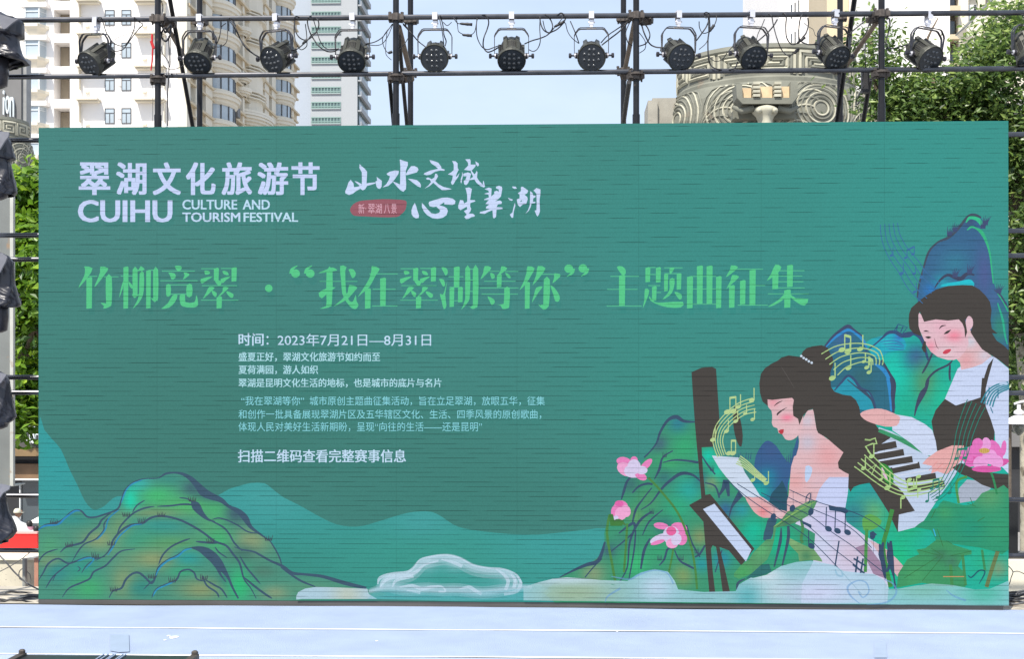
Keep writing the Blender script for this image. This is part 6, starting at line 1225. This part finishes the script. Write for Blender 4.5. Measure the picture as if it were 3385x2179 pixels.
# ------------------------------------------------------------ cables strung along the rail
CB = [((630, 62, 618, 100, 600, 140, 575, 150, 715, 158), .004)]
def cable(pts, r, label, m='rubber', Y=None, wob=.05, group=None, name='cable', flat=False):
    Q = []
    for i in range(0, len(pts), 2):
        yy = (Y if Y is not None else YP-.035)+wob*math.sin(i*1.7+pts[0])
        Q.append(at(pts[i], pts[i+1], yy))
    Q = smoothpts(Q, 5); o = MB().tube(Q, r, 6).build(name, M[m], smooth=True); tag(o, label, 'cable', group); return o
G = 'black cables looped over the top rail'
Z1c = lambda *p: [q/2.815 for q in p]
def Z2c(*p): return [(750 if i % 2 == 0 else 0)+q/2.815 for i, q in enumerate(p)]
def Z3c(*p): return [(1500 if i % 2 == 0 else 0)+q/2.815 for i, q in enumerate(p)]
def Z4c(*p): return [(2200 if i % 2 == 0 else 0)+q/3.422 for i, q in enumerate(p)]
def Z5c(*p): return [(2700 if i % 2 == 0 else 0)+q/3.422 for i, q in enumerate(p)]
cs = [
 (Z1c(905, 165, 940, 160, 960, 210, 990, 300, 1040, 380, 1100, 420, 1160, 420, 1200, 370, 1240, 290, 1255, 220, 1250, 165), .0045, 'cable loop hanging from the rail between the first light and the leftmost pole'),
 (Z1c(1250, 160, 1290, 200, 1330, 225, 1290, 270, 1240, 330, 1190, 400, 1140, 460, 1060, 475, 1010, 470), .0045, 'cable running from the first stage light up to the rail'),
 (Z1c(995, 165, 1020, 250, 1050, 370, 1110, 340, 1220, 300, 1330, 230), .002, 'thin pale wire dangling right of the first stage light'),
 (Z1c(1500, 0, 1515, 60, 1505, 130), .004, 'cable running up the leftmost front pole above the rail'),
 (Z1c(1500, 220, 1540, 300, 1560, 260, 1590, 230, 1580, 330, 1540, 380, 1500, 330, 1530, 260, 1570, 300), .009, 'tangled black cable knot beside the leftmost pole'),
 (Z1c(1570, 330, 1575, 500, 1570, 700, 1560, 900, 1562, 1170), .0055, 'cable hanging straight down right of the leftmost pole'),
 (Z1c(1585, 350, 1590, 500, 1580, 620, 1560, 560, 1510, 490, 1505, 430), .0035, 'thin cable swinging between pole and brace at the left'),
 (Z1c(1420, 750, 1422, 950, 1420, 1170), .002, 'hair thin wire hanging left of the leftmost pole'),
 (Z1c(1505, 570, 1530, 620, 1590, 645, 1660, 630, 1720, 595), .003, 'thin cable sagging under the second stage light to the pole'),
 (Z1c(2100, 215, 2060, 250, 2045, 330, 2020, 400, 1990, 430), .0045, 'cable from the second stage light up to the rail'),
 (Z1c(2115, 170, 2118, 260, 2110, 380, 2060, 430, 2000, 432), .0035, 'thin cable dropping from the rail behind the second stage light'),
 (Z2c(20, 160, 50, 200, 90, 280, 130, 370, 190, 450, 250, 500, 310, 535), .0065, 'pair of cables sloping down from the rail to the third stage light, upper one'),
 (Z2c(30, 200, 60, 240, 110, 330, 150, 410, 210, 475, 300, 525), .0045, 'pair of cables sloping down from the rail to the third stage light, lower one'),
 (Z2c(690, 165, 640, 150, 630, 200, 640, 290, 680, 350, 740, 370, 800, 330, 850, 260, 850, 190, 800, 145, 760, 160, 750, 210, 770, 290, 800, 350, 860, 430, 930, 475, 1000, 475, 1040, 450), .0055, 'double looped cable wound over the rail left of the tower light'),
 (Z2c(635, 160, 625, 240, 630, 330, 650, 410, 690, 460, 740, 430, 745, 380, 740, 300, 730, 220), .004, 'cable loop right of the third stage light'),
 (Z2c(600, 470, 660, 450, 720, 400, 745, 380, 790, 320, 840, 300), .005, 'cable rising from the third stage light to its loop'),
 (Z2c(800, 160, 830, 260, 860, 360, 900, 430, 960, 460, 1040, 450), .004, 'cable coming into the tower light from the left'),
 (Z2c(1290, 405, 1370, 390, 1440, 350, 1490, 290, 1540, 220), .0045, 'upper cable from the tower light up to the second pole'),
 (Z2c(1290, 410, 1390, 420, 1450, 400, 1500, 330, 1545, 220), .0035, 'lower cable from the tower light up to the second pole'),
 (Z2c(1500, 270, 1450, 350, 1460, 430, 1500, 490, 1540, 480), .0035, 'cable loop just left of the second pole'),
 (Z2c(1490, 300, 1480, 400, 1480, 500, 1530, 555), .003, 'thin cable ending in a plug left of the second pole'),
 (Z2c(1640, 215, 1690, 270, 1690, 340, 1650, 410, 1610, 450), .0035, 'cable loop between the second pole and its rear pole'),
 (Z2c(1640, 225, 1720, 310, 1780, 380, 1850, 435), .005, 'cable sloping down from the second pole to the face-on light'),
 (Z2c(1985, 140, 2010, 230, 2020, 320, 2040, 380, 2030, 425), .005, 'cable dropping behind the face-on light, left strand'),
 (Z2c(1975, 150, 2005, 300, 2020, 425), .004, 'cable dropping behind the face-on light, right strand'),
 (Z2c(2015, 205, 2050, 235, 2090, 205), .0035, 'short cable sag under the rail right of the face-on light'),
 (Z2c(2100, 140, 2120, 180, 2150, 215, 2190, 215), .0035, 'short cable leading to the upper plug under the rail'),
 (Z3c(20, 150, 35, 230, 45, 290, 90, 318), .0035, 'cable hanging to the lower plug in the open sky, left side'),
 (Z3c(165, 320, 195, 290, 210, 220, 220, 170), .0035, 'cable hanging to the lower plug in the open sky, right side'),
 (Z3c(220, 140, 210, 250, 220, 350, 260, 430, 310, 458, 370, 440, 440, 415), .0045, 'outer cable loop left of the middle stage light'),
 (Z3c(260, 140, 300, 140, 325, 200, 310, 270, 280, 350, 275, 430, 310, 480, 360, 470, 430, 430), .006, 'inner cable loop left of the middle stage light'),
 (Z3c(850, 135, 900, 180, 920, 250, 890, 300, 840, 280, 810, 220, 800, 150), .0055, 'cable ring hanging under the rail right of the middle light'),
 (Z3c(660, 405, 730, 375, 800, 355, 860, 330, 900, 300, 960, 270, 1020, 210, 1040, 150, 1000, 118, 960, 140), .0055, 'cable rising from the middle stage light to a loop over the rail'),
 (Z3c(700, 460, 740, 475, 780, 450, 805, 380, 800, 260, 805, 150), .004, 'cable hanging straight then curling to the middle light'),
 (Z3c(830, 190, 850, 270, 890, 300, 940, 250, 1000, 180, 1020, 130), .004, 'thin cable woven through the ring under the rail'),
 (Z3c(1040, 210, 1060, 290, 1100, 350, 1160, 400), .0035, 'thin cable reaching the round-faced light from the left'),
 (Z3c(1085, 195, 1130, 300, 1165, 400), .0045, 'straight cable reaching the round-faced light from the rail'),
 (Z3c(1370, 395, 1430, 330, 1500, 280, 1600, 215, 1640, 195), .005, 'upper cable from the round-faced light to the third pole'),
 (Z3c(1380, 415, 1450, 360, 1540, 290, 1620, 205), .006, 'lower cable from the round-faced light to the third pole'),
 (Z3c(1640, 200, 1600, 300, 1620, 390, 1660, 420), .0045, 'cable hanging between the third pole pair'),
 (Z3c(1750, 200, 1800, 250, 1825, 330, 1790, 400, 1730, 425), .0055, 'cable loop right of the third pole'),
 (Z3c(1745, 215, 1770, 300, 1820, 400, 1880, 435, 1950, 440), .006, 'cable from the third pole to the light turned right'),
 (Z3c(1725, 300, 1780, 380, 1780, 450, 1730, 490), .0035, 'thin cable end hanging right of the third pole'),
 (Z4c(350, 455, 420, 360, 470, 280, 500, 170, 460, 135, 430, 165, 460, 200), .0055, 'cable from the light turned right up over the rail'),
 (Z4c(380, 240, 385, 310, 420, 370, 480, 360, 540, 300, 575, 220, 570, 155), .004, 'cable loop under the rail above the drum edge'),
 (Z4c(490, 160, 500, 300, 480, 450, 485, 640, 510, 730, 570, 775, 680, 790, 780, 770, 815, 700), .006, 'long cable drooping in front of the stone drum'),
 (Z4c(480, 160, 480, 440, 380, 555), .0035, 'thin cable down to the side of the light turned right'),
 (Z4c(495, 640, 560, 690, 640, 670, 700, 590, 760, 520), .0035, 'thin cable sagging above the drum rim'),
 (Z4c(1120, 215, 1090, 290, 1050, 370, 1030, 440), .0035, 'thin cable from the drum light up to the rail'),
 (Z4c(1265, 215, 1220, 290, 1150, 370, 1040, 465), .006, 'thick cable from the drum light up to the rail'),
 (Z4c(1160, 150, 1200, 180, 1220, 280, 1260, 430, 1320, 570, 1400, 630, 1460, 580, 1500, 545), .0045, 'cable drooping with a loose plug end, right of the drum light'),
 (Z4c(1330, 140, 1365, 180, 1360, 300, 1370, 420, 1420, 495, 1480, 490, 1530, 440, 1590, 370, 1615, 280, 1610, 200), .0055, 'wide cable loop in front of the white apartment tower'),
 (Z4c(1570, 140, 1530, 190, 1510, 300, 1510, 420, 1540, 470, 1620, 500, 1710, 495), .0055, 'cable dropping from the rail to the light by the rusty brace'),
 (Z4c(1570, 260, 1620, 300, 1670, 330, 1690, 390, 1715, 410), .0025, 'thin wire left of the light by the rusty brace'),
 (Z5c(370, 380, 450, 310, 570, 215), .0055, 'cable sloping up to the rightmost pole'),
 (Z5c(375, 500, 450, 480, 520, 420, 560, 360, 600, 240), .0045, 'curved cable left of the rightmost pole'),
 (Z5c(550, 480, 545, 620, 555, 760), .0045, 'cable hanging among the leaves left of the rightmost pole'),
 (Z5c(540, 960, 500, 1030, 460, 1100, 445, 1160, 460, 1180, 500, 1120), .005, 'cable hook dangling at the screen top left of the rightmost pole'),
 (Z5c(790, 200, 820, 210, 825, 300, 800, 400, 780, 480, 800, 530, 860, 545, 940, 525, 1030, 500), .006, 'cable from the last light to the rightmost pole'),
 (Z5c(780, 540, 820, 580, 880, 590, 950, 560, 1030, 505), .0035, 'thin cable under the one leading to the last light'),
 (Z5c(760, 1000, 770, 1100, 755, 1180), .004, 'short rusty cable on the rightmost pole'),
]
for pts, r, lab in cs: cable(pts, r, lab)
for (x0, y0, x1, y1, lab) in ((1520, 77, 1561, 80, 'black cable plug hanging just below the rail in the open sky'), (1528, 114, 1560, 117, 'black cable plug hanging lowest in the open sky'), (1832, 88, 1866, 70, 'black cable plug in the tangle right of the middle light'), (2345, 104, 2360, 82, 'black cable plug in the loop above the drum edge'), (2634, 143, 2660, 122, 'black cable plug in the wide loop at the white tower'), (2626, 177, 2639, 160, 'black plug on the loose cable end'), (1000, 145, 1015, 130, 'black cable plug in the loop left of the tower light'), (703, 100, 707, 130, 'black cable plug hanging left of the cream balconies'), (1283, 175, 1296, 170, 'black cable plug left of the second pole')):
    a_ = P_(x0, y0, YP-.03); b_ = P_(x1, y1, YP-.03); d = b_-a_
    o = MB().tube([a_, a_+d*.15, a_+d*.4, a_+d*.6, a_+d*.8, b_], [.006, .011, .011, .014, .012, .014], 8).build('cable_plug', M['rubber'], smooth=True); tag(o, lab, 'plug')
o = MB().box(-.03, .03, -.03, .03, -.1, .1).build('junction_box', M['rubber']); p = P_(2860, 268, Y1+.2); o.location = p; tag(o, 'black box of bundled plugs hanging left of the rightmost pole', 'connector')
# cable heaps behind the stage at both ends
random.seed(11)
lab_l = 'black cable lying in the heap on the stage edge below the granite block'
for i in range(9):
    y0 = 1962+i*3.6; pts = []
    for k in range(7): pts += [-60+k*32, y0+random.uniform(-7, 7)+4*math.sin(k*1.2+i)]
    cable(pts, .011 if i % 2 else .008, lab_l, 'cable_grey' if i % 3 == 0 else 'rubber', Y=.25+(8-i)*.07, wob=.02, group='cables heaped at the left end of the stage')
for i in range(9):
    y0 = 1966+i*3.6; pts = []
    for k in range(6): pts += [3310+k*26, y0+random.uniform(-4, 4)-(k*3.2 if i < 4 else 0)]
    cable(pts, .011 if i % 2 else .009, 'black cable in the bundle on the stage edge, right of the screen', 'cable_grey' if i % 2 == 0 else 'rubber', Y=.25+(8-i)*.07, wob=.02, group='cables bundled at the right end of the stage')
cable([-10, 1828, 20, 1860, 50, 1895, 90, 1930, 128, 1950], .007, 'grey cable crossing the granite block downward to the right', 'cable_grey', Y=.6)
cable([-10, 1895, 30, 1875, 70, 1850, 110, 1818], .004, 'thin grey cable crossing the granite block upward to the right', 'cable_grey', Y=.7)
cable([3333, 1872, 3345, 1885, 3348, 1895, 3342, 1912, 3339, 1925, 3335, 1935], .004, 'thin knotted wire in front of the cream block at the right edge', 'cable_grey', Y=.5)
cable([3348, 1893, 3365, 1890, 3390, 1900, 3420, 1910], .004, 'thin wire branching to the right over the cream block', 'cable_grey', Y=.5)

# ------------------------------------------------------------ bagged moving lights down the left side
def bagged(idx, prof, py0, label, shade, hem=None, body=None, top_sheen=None):
    cx = -16; Y = .12; s_ = pxs(Y)
    root = empty('bagged_light', (at(cx, prof[-1][0], Y).x, Y, at(cx, prof[-1][0], Y).z), label, 'stage light', 'moving lights wrapped in black bags down the left tower')
    mb = MB(); n = 84; pr = []
    for (a_, b_) in zip(prof, prof[1:]):
        for k in range(5): t = k/5; pr.append((a_[0]+(b_[0]-a_[0])*t, a_[1]+(b_[1]-a_[1])*t))
    pr.append(prof[-1])
    for i, (py, px) in enumerate(pr):
        rr = max(.01, (px-cx)*s_); z = at(cx, py, Y).z; x0 = at(cx, py, Y).x
        for k in range(n):
            a_ = 2*math.pi*k/n; w = 1+.13*(1-2*abs(math.sin(a_*2.5+i*.12+idx)))+.07*(1-2*abs(math.sin(a_*4.5-i*.3+idx*2+1.3*math.sin(i*.4))))+.06*noise.noise(Vector((a_*4, i*.5, idx)))
            if abs(math.cos(a_)) > .97 and math.cos(a_) > 0: w = 1
            w = 1+(w-1)*(1-max(0, math.cos(a_))**6)
            mb.v.append((x0+rr*math.cos(a_)*w, Y+rr*.75*math.sin(a_)*w, z-.05*math.sin(a_+idx)*(i/len(pr))*rr*2))
    for i in range(len(pr)-1):
        for k in range(n): mb.f.append((i*n+k, i*n+(k+1) % n, (i+1)*n+(k+1) % n, (i+1)*n+k))
    mb.f.append(tuple(range(n)))
    mb.build('bag', M['bag'], root, smooth=True)
    if top_sheen:
        mg = MB(); P = [at(x, y, Y-.16) for x, y in top_sheen]; mg.prism(P, (.0, .015, -.005)); o = mg.build('sheen_flap', M['bag_sheen'], root)  # thin sheet carrying the painted grey sheen of the bag top
    h = MB(); z0 = at(cx, prof[-1][0]-20, Y).z; z1 = at(cx, body or prof[-1][0]+30, Y).z; rr = (38-cx)*s_*.8
    h.lathe([(rr*.7, z0), (rr, z0-.03), (rr*1.02, (z0+z1)/2), (rr*.9, z1+.02), (rr*.5, z1)], 18, Matrix.Translation((at(cx, 500, Y).x, Y, 0)))
    h.build('lamp_head', M['yoke'], root, smooth=True)
bagged(0, [(38, 4), (52, 30), (62, 60), (70, 76), (122, 77), (127, 64), (155, 68), (180, 76), (196, 88), (205, 92), (207, 80)], 0, 'light in a black plastic bag, topmost at the left edge', 1, body=290, top_sheen=[(-60, 40), (0, 46), (40, 58), (60, 62), (40, 75), (20, 92), (0, 102), (-60, 110)])
bagged(1, [(430, 2), (442, 22), (470, 36), (500, 45), (524, 53), (530, 34), (560, 42), (590, 48), (615, 55), (632, 57), (642, 48)], 0, 'light in a black plastic bag, second from the top at the left edge', 1, body=660, top_sheen=[(-60, 425), (0, 434), (30, 436), (28, 450), (14, 468), (0, 492), (-60, 510)])
bagged(2, [(834, 2), (846, 30), (866, 46), (935, 50), (955, 56), (980, 62), (1000, 69), (1008, 66), (1012, 50)], 0, 'light in a black plastic bag, third from the top at the left edge', 1, body=1100, top_sheen=[(-60, 832), (5, 836), (24, 848), (18, 866), (8, 884), (0, 900), (-60, 910)])
bagged(3, [(1228, 2), (1240, 22), (1262, 33), (1310, 38), (1335, 44), (1365, 52), (1378, 55), (1390, 46), (1400, 30)], 0, 'light in a black plastic bag, fourth from the top at the left edge', 1, body=1420, top_sheen=[(-60, 1228), (0, 1232), (22, 1238), (14, 1250), (2, 1266), (-60, 1275)])
bagged(4, [(1612, 4), (1626, 18), (1660, 22), (1695, 30), (1720, 44), (1745, 54), (1762, 57), (1780, 44), (1796, 20), (1802, 4)], 0, 'light in a black plastic bag, lowest, in front of the red banner', 1, body=1800, top_sheen=[(-60, 1590), (2, 1600), (34, 1606), (30, 1618), (10, 1630), (0, 1645), (-60, 1650)])

# ------------------------------------------------------------ white street lamp at the right
YL_ = 3.0
lp = empty('street_lamp', (at(3368, 1440, YL_).x, YL_, at(3368, 1440, YL_).z), 'white enamel street lamp with a teardrop glass, hanging at the right edge beside the screen', 'street lamp')
def lz(y): return at(3362, y, YL_).z
cxl = at(3368, 1400, YL_).x; sL = pxs(YL_); T = Matrix.Translation((cxl, YL_, 0))
MB().lathe([(8*sL, lz(1372)), (22*sL, lz(1378)), (34*sL, lz(1385)), (38*sL, lz(1398)), (40*sL, lz(1401)), (38*sL, lz(1403)), (20*sL, lz(1402))], 24, T).build('shade', M['lamp_white'], lp, smooth=False)
MB().lathe([(6*sL, lz(1338)), (6*sL, lz(1354)), (12*sL, lz(1358)), (16*sL, lz(1361)), (16*sL, lz(1368)), (9*sL, lz(1370)), (9*sL, lz(1376))], 16, Matrix.Translation((cxl-.0, YL_, 0))).build('neck', M['lamp_white'], lp)
MB().lathe([(21*sL, lz(1403)), (21*sL, lz(1412)), (18*sL, lz(1424)), (12*sL, lz(1433)), (5*sL, lz(1440)), (0, lz(1441))], 20, T).build('glass_bowl', M['lamp_glass'], lp, smooth=True)
MB().tube([at(3352, 1336, YL_), at(3368, 1331, YL_), at(3385, 1327, YL_), at(3440, 1322, YL_)], 3.6*sL, 8).build('arm', M['lamp_white'], lp)
MB().tube([at(3440, 1300, YL_), at(3440, 2100, YL_)], 5*sL, 10).build('pole', M['shop_grey'], lp)

# ------------------------------------------------------------ people sitting beyond the red banner
YQ = 12.5
def person(px, py, k_, label, shirt, capm, hw=1.0, lean=0, tall=1.1):
    """seated figure seen from behind and above the waist; px,py = centre of the head"""
    s_ = pxs(YQ); h = at(px, py, YQ); r = 12*s_*hw
    root = empty('person', (h.x, YQ, h.z-tall), label, 'person')
    # torso and arms: one skin from hips over shoulders
    rings = [(-.02, .17, .11), (.10, .18, .12), (.30, .21, .13), (.48, .24, .135), (.60, .245, .12), (.68, .17, .10), (.73, .075, .07), (.80, .06, .06)]
    sc_ = (h.z-(h.z-tall)-r*.9)/.80; mb = MB(); n = 20
    base = Vector((h.x, YQ, h.z-tall))
    for (z, a_, b_) in rings:
        for q in range(n):
            t = 2*math.pi*q/n; mb.v.append((base.x+lean*(z-.4)*-.2+a_*hw*1.15*sc_*math.cos(t), base.y+b_*sc_*math.sin(t), base.z+z*sc_))
    for i in range(len(rings)-1):
        for q in range(n): mb.f.append((i*n+q, i*n+(q+1) % n, (i+1)*n+(q+1) % n, (i+1)*n+q))
    for sx in (-1, 1):
        sp_ = base+Vector((sx*.22*hw*sc_*1.1, 0, .60*sc_)); el = sp_+Vector((sx*.08, .02, -.30*sc_)); wr = el+Vector((-sx*.06, .20, -.05))
        mb.tube([sp_, sp_*.5+el*.5, el, wr], [.075, .068, .055, .045], 10)
    mb.build('shirt', shirt, root, smooth=True)
    hd = MB(); hd.lathe([(0, r*1.25), (r*.5, r*1.18), (r*.86, r*.8), (r*.98, r*.2), (r*.92, -.35*r), (r*.7, -.9*r), (r*.42, -1.15*r), (r*.4, -1.6*r)], 16, Matrix.Translation(h)); 
    hd.box(h.x+r*.92*lean, h.x+r*1.12*lean, YQ-r*.15, YQ+r*.15, h.z-r*.35, h.z+.05) if lean else None
    for sx in (-1, 1): hd.lathe([(r*.10, -.03*r), (r*.2, 0), (r*.1, .1*r)], 8, Matrix.Translation(h+Vector((sx*r*.95, 0, -.05*r))) @ Matrix.Rotation(R(90), 4, 'Y'))
    hd.build('head', M['skin'], root, smooth=True)
    cp = MB(); cp.lathe([(0, r*1.36), (r*.6, r*1.28), (r*.98, r*.85), (r*1.08, r*.3), (r*1.08, r*.12)] if capm is M['cap'] else [(0, r*1.34), (r*.6, r*1.26), (r*.97, r*.85), (r*1.08, r*.2), (r*1.02, -.4*r), (r*.85, -.8*r)], 16, Matrix.Translation(h+Vector((0, -.03, 0))))
    if capm is M['cap']: cp.box(h.x+r*.5, h.x+r*1.6, YQ-r*.6, YQ+r*.6, h.z+r*.12, h.z+r*.22)
    cp.build('cap' if capm is M['cap'] else 'hair', capm, root, smooth=True)
person(60, 1697, 1, 'person in a white shirt and pale cap seated beyond the red banner, facing away', M['shirt_white'], M['cap'], 1.0, 1)
person(99, 1733, 1, 'person with short black hair and pink top beyond the red banner, behind the parasol edge', M['pink_cloth'], M['hair'], .75)
person(122, 1750, 1, 'person in dark clothes half hidden by the left edge of the screen', M['dark_cloth'], M['hair'], .75)
YU = 13.5; um = empty('parasol', (at(135, 1720, YU).x, YU, GZ), 'small pale parasol beyond the red banner, cut by the screen edge', 'parasol')
cu_ = at(135, 1706, YU); MB().lathe([(.0, .0), (.03, -.01), (.20, -.10), (.215, -.115), (.19, -.11)], 12, Matrix.Translation(cu_)).build('canopy', M['umbrella'], um); MB().tube([cu_, (cu_.x, YU, GZ)], .012, 6).build('pole', M['frame_white'], um)

# ------------------------------------------------------------ trees
def leaf_mesh(clusters, n, size, seed, up=.3, asp=.42):
    rnd = random.Random(seed); V = []; F = []; C_ = []; tot = sum(c[6] for c in clusters)
    for c in clusters:
        cx, cy, cz, rx, ry, rz, w = c; m = int(n*w/tot); nb = max(3, m//26)
        for b in range(nb):
            # twig-sized bunches inside the ellipsoid, denser towards its shell
            d = Vector((rnd.gauss(0, 1), rnd.gauss(0, 1), rnd.gauss(0, 1))).normalized()*(rnd.random()**.45)
            bc = Vector((cx+d.x*rx, cy+d.y*ry, cz+d.z*rz)); br = rnd.uniform(.10, .24); tone = min(1, max(0, .42+.22*d.z+rnd.gauss(0, .16)))  # bunch tone: paler towards the top of the cluster, plus random spread
            for k in range(m//nb):
                p = bc+Vector((rnd.gauss(0, br), rnd.gauss(0, br), rnd.gauss(0, br*.7)))
                a = Vector((rnd.gauss(0, 1), rnd.gauss(0, 1), rnd.gauss(-.25, .6))).normalized(); nrm = (Vector((rnd.gauss(-.1, .6), rnd.gauss(-.75, .6), .8)).normalized())
                s_ = a.cross(nrm); 
                if s_.length < .1: continue
                s_.normalize(); nrm = s_.cross(a); L_ = size*rnd.uniform(.65, 1.3); W_ = L_*asp*.5; i = len(V)
                V += [tuple(p), tuple(p+a*L_*.5+s_*W_+nrm*W_*.35), tuple(p+a*L_), tuple(p+a*L_*.5-s_*W_+nrm*W_*.35)]; F += [(i, i+1, i+2), (i, i+2, i+3)]
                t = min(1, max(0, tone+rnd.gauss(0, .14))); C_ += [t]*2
    return V, F, C_
def tree(name, base, trunkpts, trunk_r, limbs, clusters, n, size, matl, bark, label, seed, asp=.42):
    root = empty(name, base, label, 'tree')
    MB().tube(smoothpts(trunkpts, 4), [trunk_r*(1-.5*i/(4*(len(trunkpts)-1))) for i in range(4*(len(trunkpts)-1)+1)], 12).build('trunk', bark, root, smooth=True)
    for l_ in limbs:
        P = smoothpts(l_[0], 4); MB().tube(P, [l_[1]*(1-.75*i/(len(P)-1)) for i in range(len(P))], 8).build('limb', M['bark'], root, smooth=True)
    V, F, C_ = leaf_mesh(clusters, n, size, seed, asp=asp)
    L = wloc(root); me = bpy.data.meshes.new('crown'); me.from_pydata([(x-L.x, y-L.y, z-L.z) for x, y, z in V], [], F); me.materials.append(matl)
    at_ = me.attributes.new('rnd', 'FLOAT', 'FACE'); at_.data.foreach_set('value', C_)
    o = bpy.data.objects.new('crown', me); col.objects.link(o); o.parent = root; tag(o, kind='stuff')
    return root
def cl(px, py, Y, rx, rz, ry, w):
    p = at(px, py, Y); s_ = pxs(Y); return (p.x, p.y, p.z, rx*s_, ry, rz*s_, w)
YT = 6.2
q = lambda x, y, Y=YT: at(x, y, Y)
tree('broadleaf_tree', (q(3395, 1900).x, YT, GZ), [(q(3404, 1900).x, YT, GZ), q(3406, 1800), q(3402, 1500), q(3392, 1250), q(3360, 950), q(3330, 700)], .14,
     [([q(3350, 950), q(3250, 700), q(3150, 450), q(3080, 250)], .12), ([q(3360, 1100), q(3340, 800), q(3390, 500), q(3400, 200)], .13), ([q(3330, 850), q(3400, 780), q(3470, 650)], .08), ([q(3340, 780), q(3345, 740), q(3375, 700)], .05), ([q(3200, 580), q(3000, 450), q(2900, 300), q(2880, 120)], .07), ([q(3080, 250), q(3060, 150), q(3100, 60)], .03)],
     [cl(2900, 230, YT, 42, 150, .5, .55), cl(2880, 120, YT, 30, 70, .4, .10), cl(2960, 380, YT, 80, 90, .6, .9), cl(3100, 340, YT+.3, 160, 80, .9, 1.6), cl(3240, 260, YT, 110, 120, .9, 1.2), cl(3340, 160, YT, 90, 170, .9, 1.2), cl(3180, 420, YT+.5, 250, 110, 1.0, 3.0), cl(3340, 90, YT+.3, 50, 70, .5, .35),
      cl(3370, 480, YT, 90, 160, 1.0, 2.0), cl(3380, 750, YT, 80, 150, 1.0, 1.3), cl(3390, 1000, YT, 90, 160, 1.0, 1.9), cl(3300, 1250, YT+.5, 110, 130, .9, .7), cl(3480, 700, YT, 80, 500, 1.2, 1.8), cl(3100, 700, YT+.5, 260, 250, 1.1, 2.2), cl(3010, 290, YT, 50, 60, .5, .25)],
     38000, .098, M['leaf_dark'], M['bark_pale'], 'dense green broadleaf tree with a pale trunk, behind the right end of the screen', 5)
YT2 = 7.5
q2 = lambda x, y: at(x, y, YT2)
tree('broadleaf_tree', (q2(200, 1900).x, YT2, GZ), [(q2(210, 1900).x, YT2, GZ), q2(205, 1700), q2(195, 1400), q2(185, 1150), q2(215, 900)], .16,
     [([q2(195, 1250), q2(125, 1090), q2(90, 1150), q2(60, 1185)], .07), ([q2(190, 1150), q2(140, 1000), q2(110, 850)], .09), ([q2(200, 1000), q2(180, 800), q2(120, 650)], .09), ([q2(70, 1180), q2(110, 1170), q2(150, 1160)], .03)],
     [cl(105, 640, YT2, 55, 70, .6, 1.6), cl(75, 730, YT2, 45, 80, .5, 1.4), cl(120, 800, YT2, 60, 100, .7, 2.0), cl(90, 900, YT2, 60, 90, .7, 1.6), cl(130, 1000, YT2+.3, 60, 100, .7, 1.3), cl(100, 1260, YT2+.2, 60, 110, .7, 1.3), cl(230, 900, YT2, 130, 250, 1.2, 2.4), cl(70, 1380, YT2, 30, 70, .4, .5), cl(70, 1060, YT2, 30, 80, .4, .4)],
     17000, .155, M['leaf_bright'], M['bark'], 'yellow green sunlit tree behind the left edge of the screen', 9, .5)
# dark foliage beyond, seen in the gaps below the left tree
tree('shade_tree', (at(100, 1900, 15).x, 15.0, GZ), [(at(150, 1900, 15).x, 15, GZ), at(160, 1500, 15), at(170, 1100, 15)], .2, [],
     [cl(120, 1150, 15, 130, 260, 1.2, 2), cl(40, 1000, 15, 100, 200, 1.2, 1), cl(110, 800, 15.5, 110, 200, 1.2, 1.4)], 14000, .16, M['leaf_dark'], M['bark'], 'dark shaded tree in the gaps behind the yellow green tree at the left', 21)
tree('shade_tree', (at(3330, 1900, 15).x, 15.0, GZ), [(at(3300, 1900, 15).x, 15, GZ), at(3310, 1500, 15), at(3320, 900, 15)], .25, [],
     [cl(3380, 820, 15, 150, 260, 1.4, 2), cl(3400, 1150, 15, 180, 250, 1.2, 1.4)], 12000, .17, M['leaf_dark'], M['bark'], 'darker tree further back behind the dense right tree', 22)
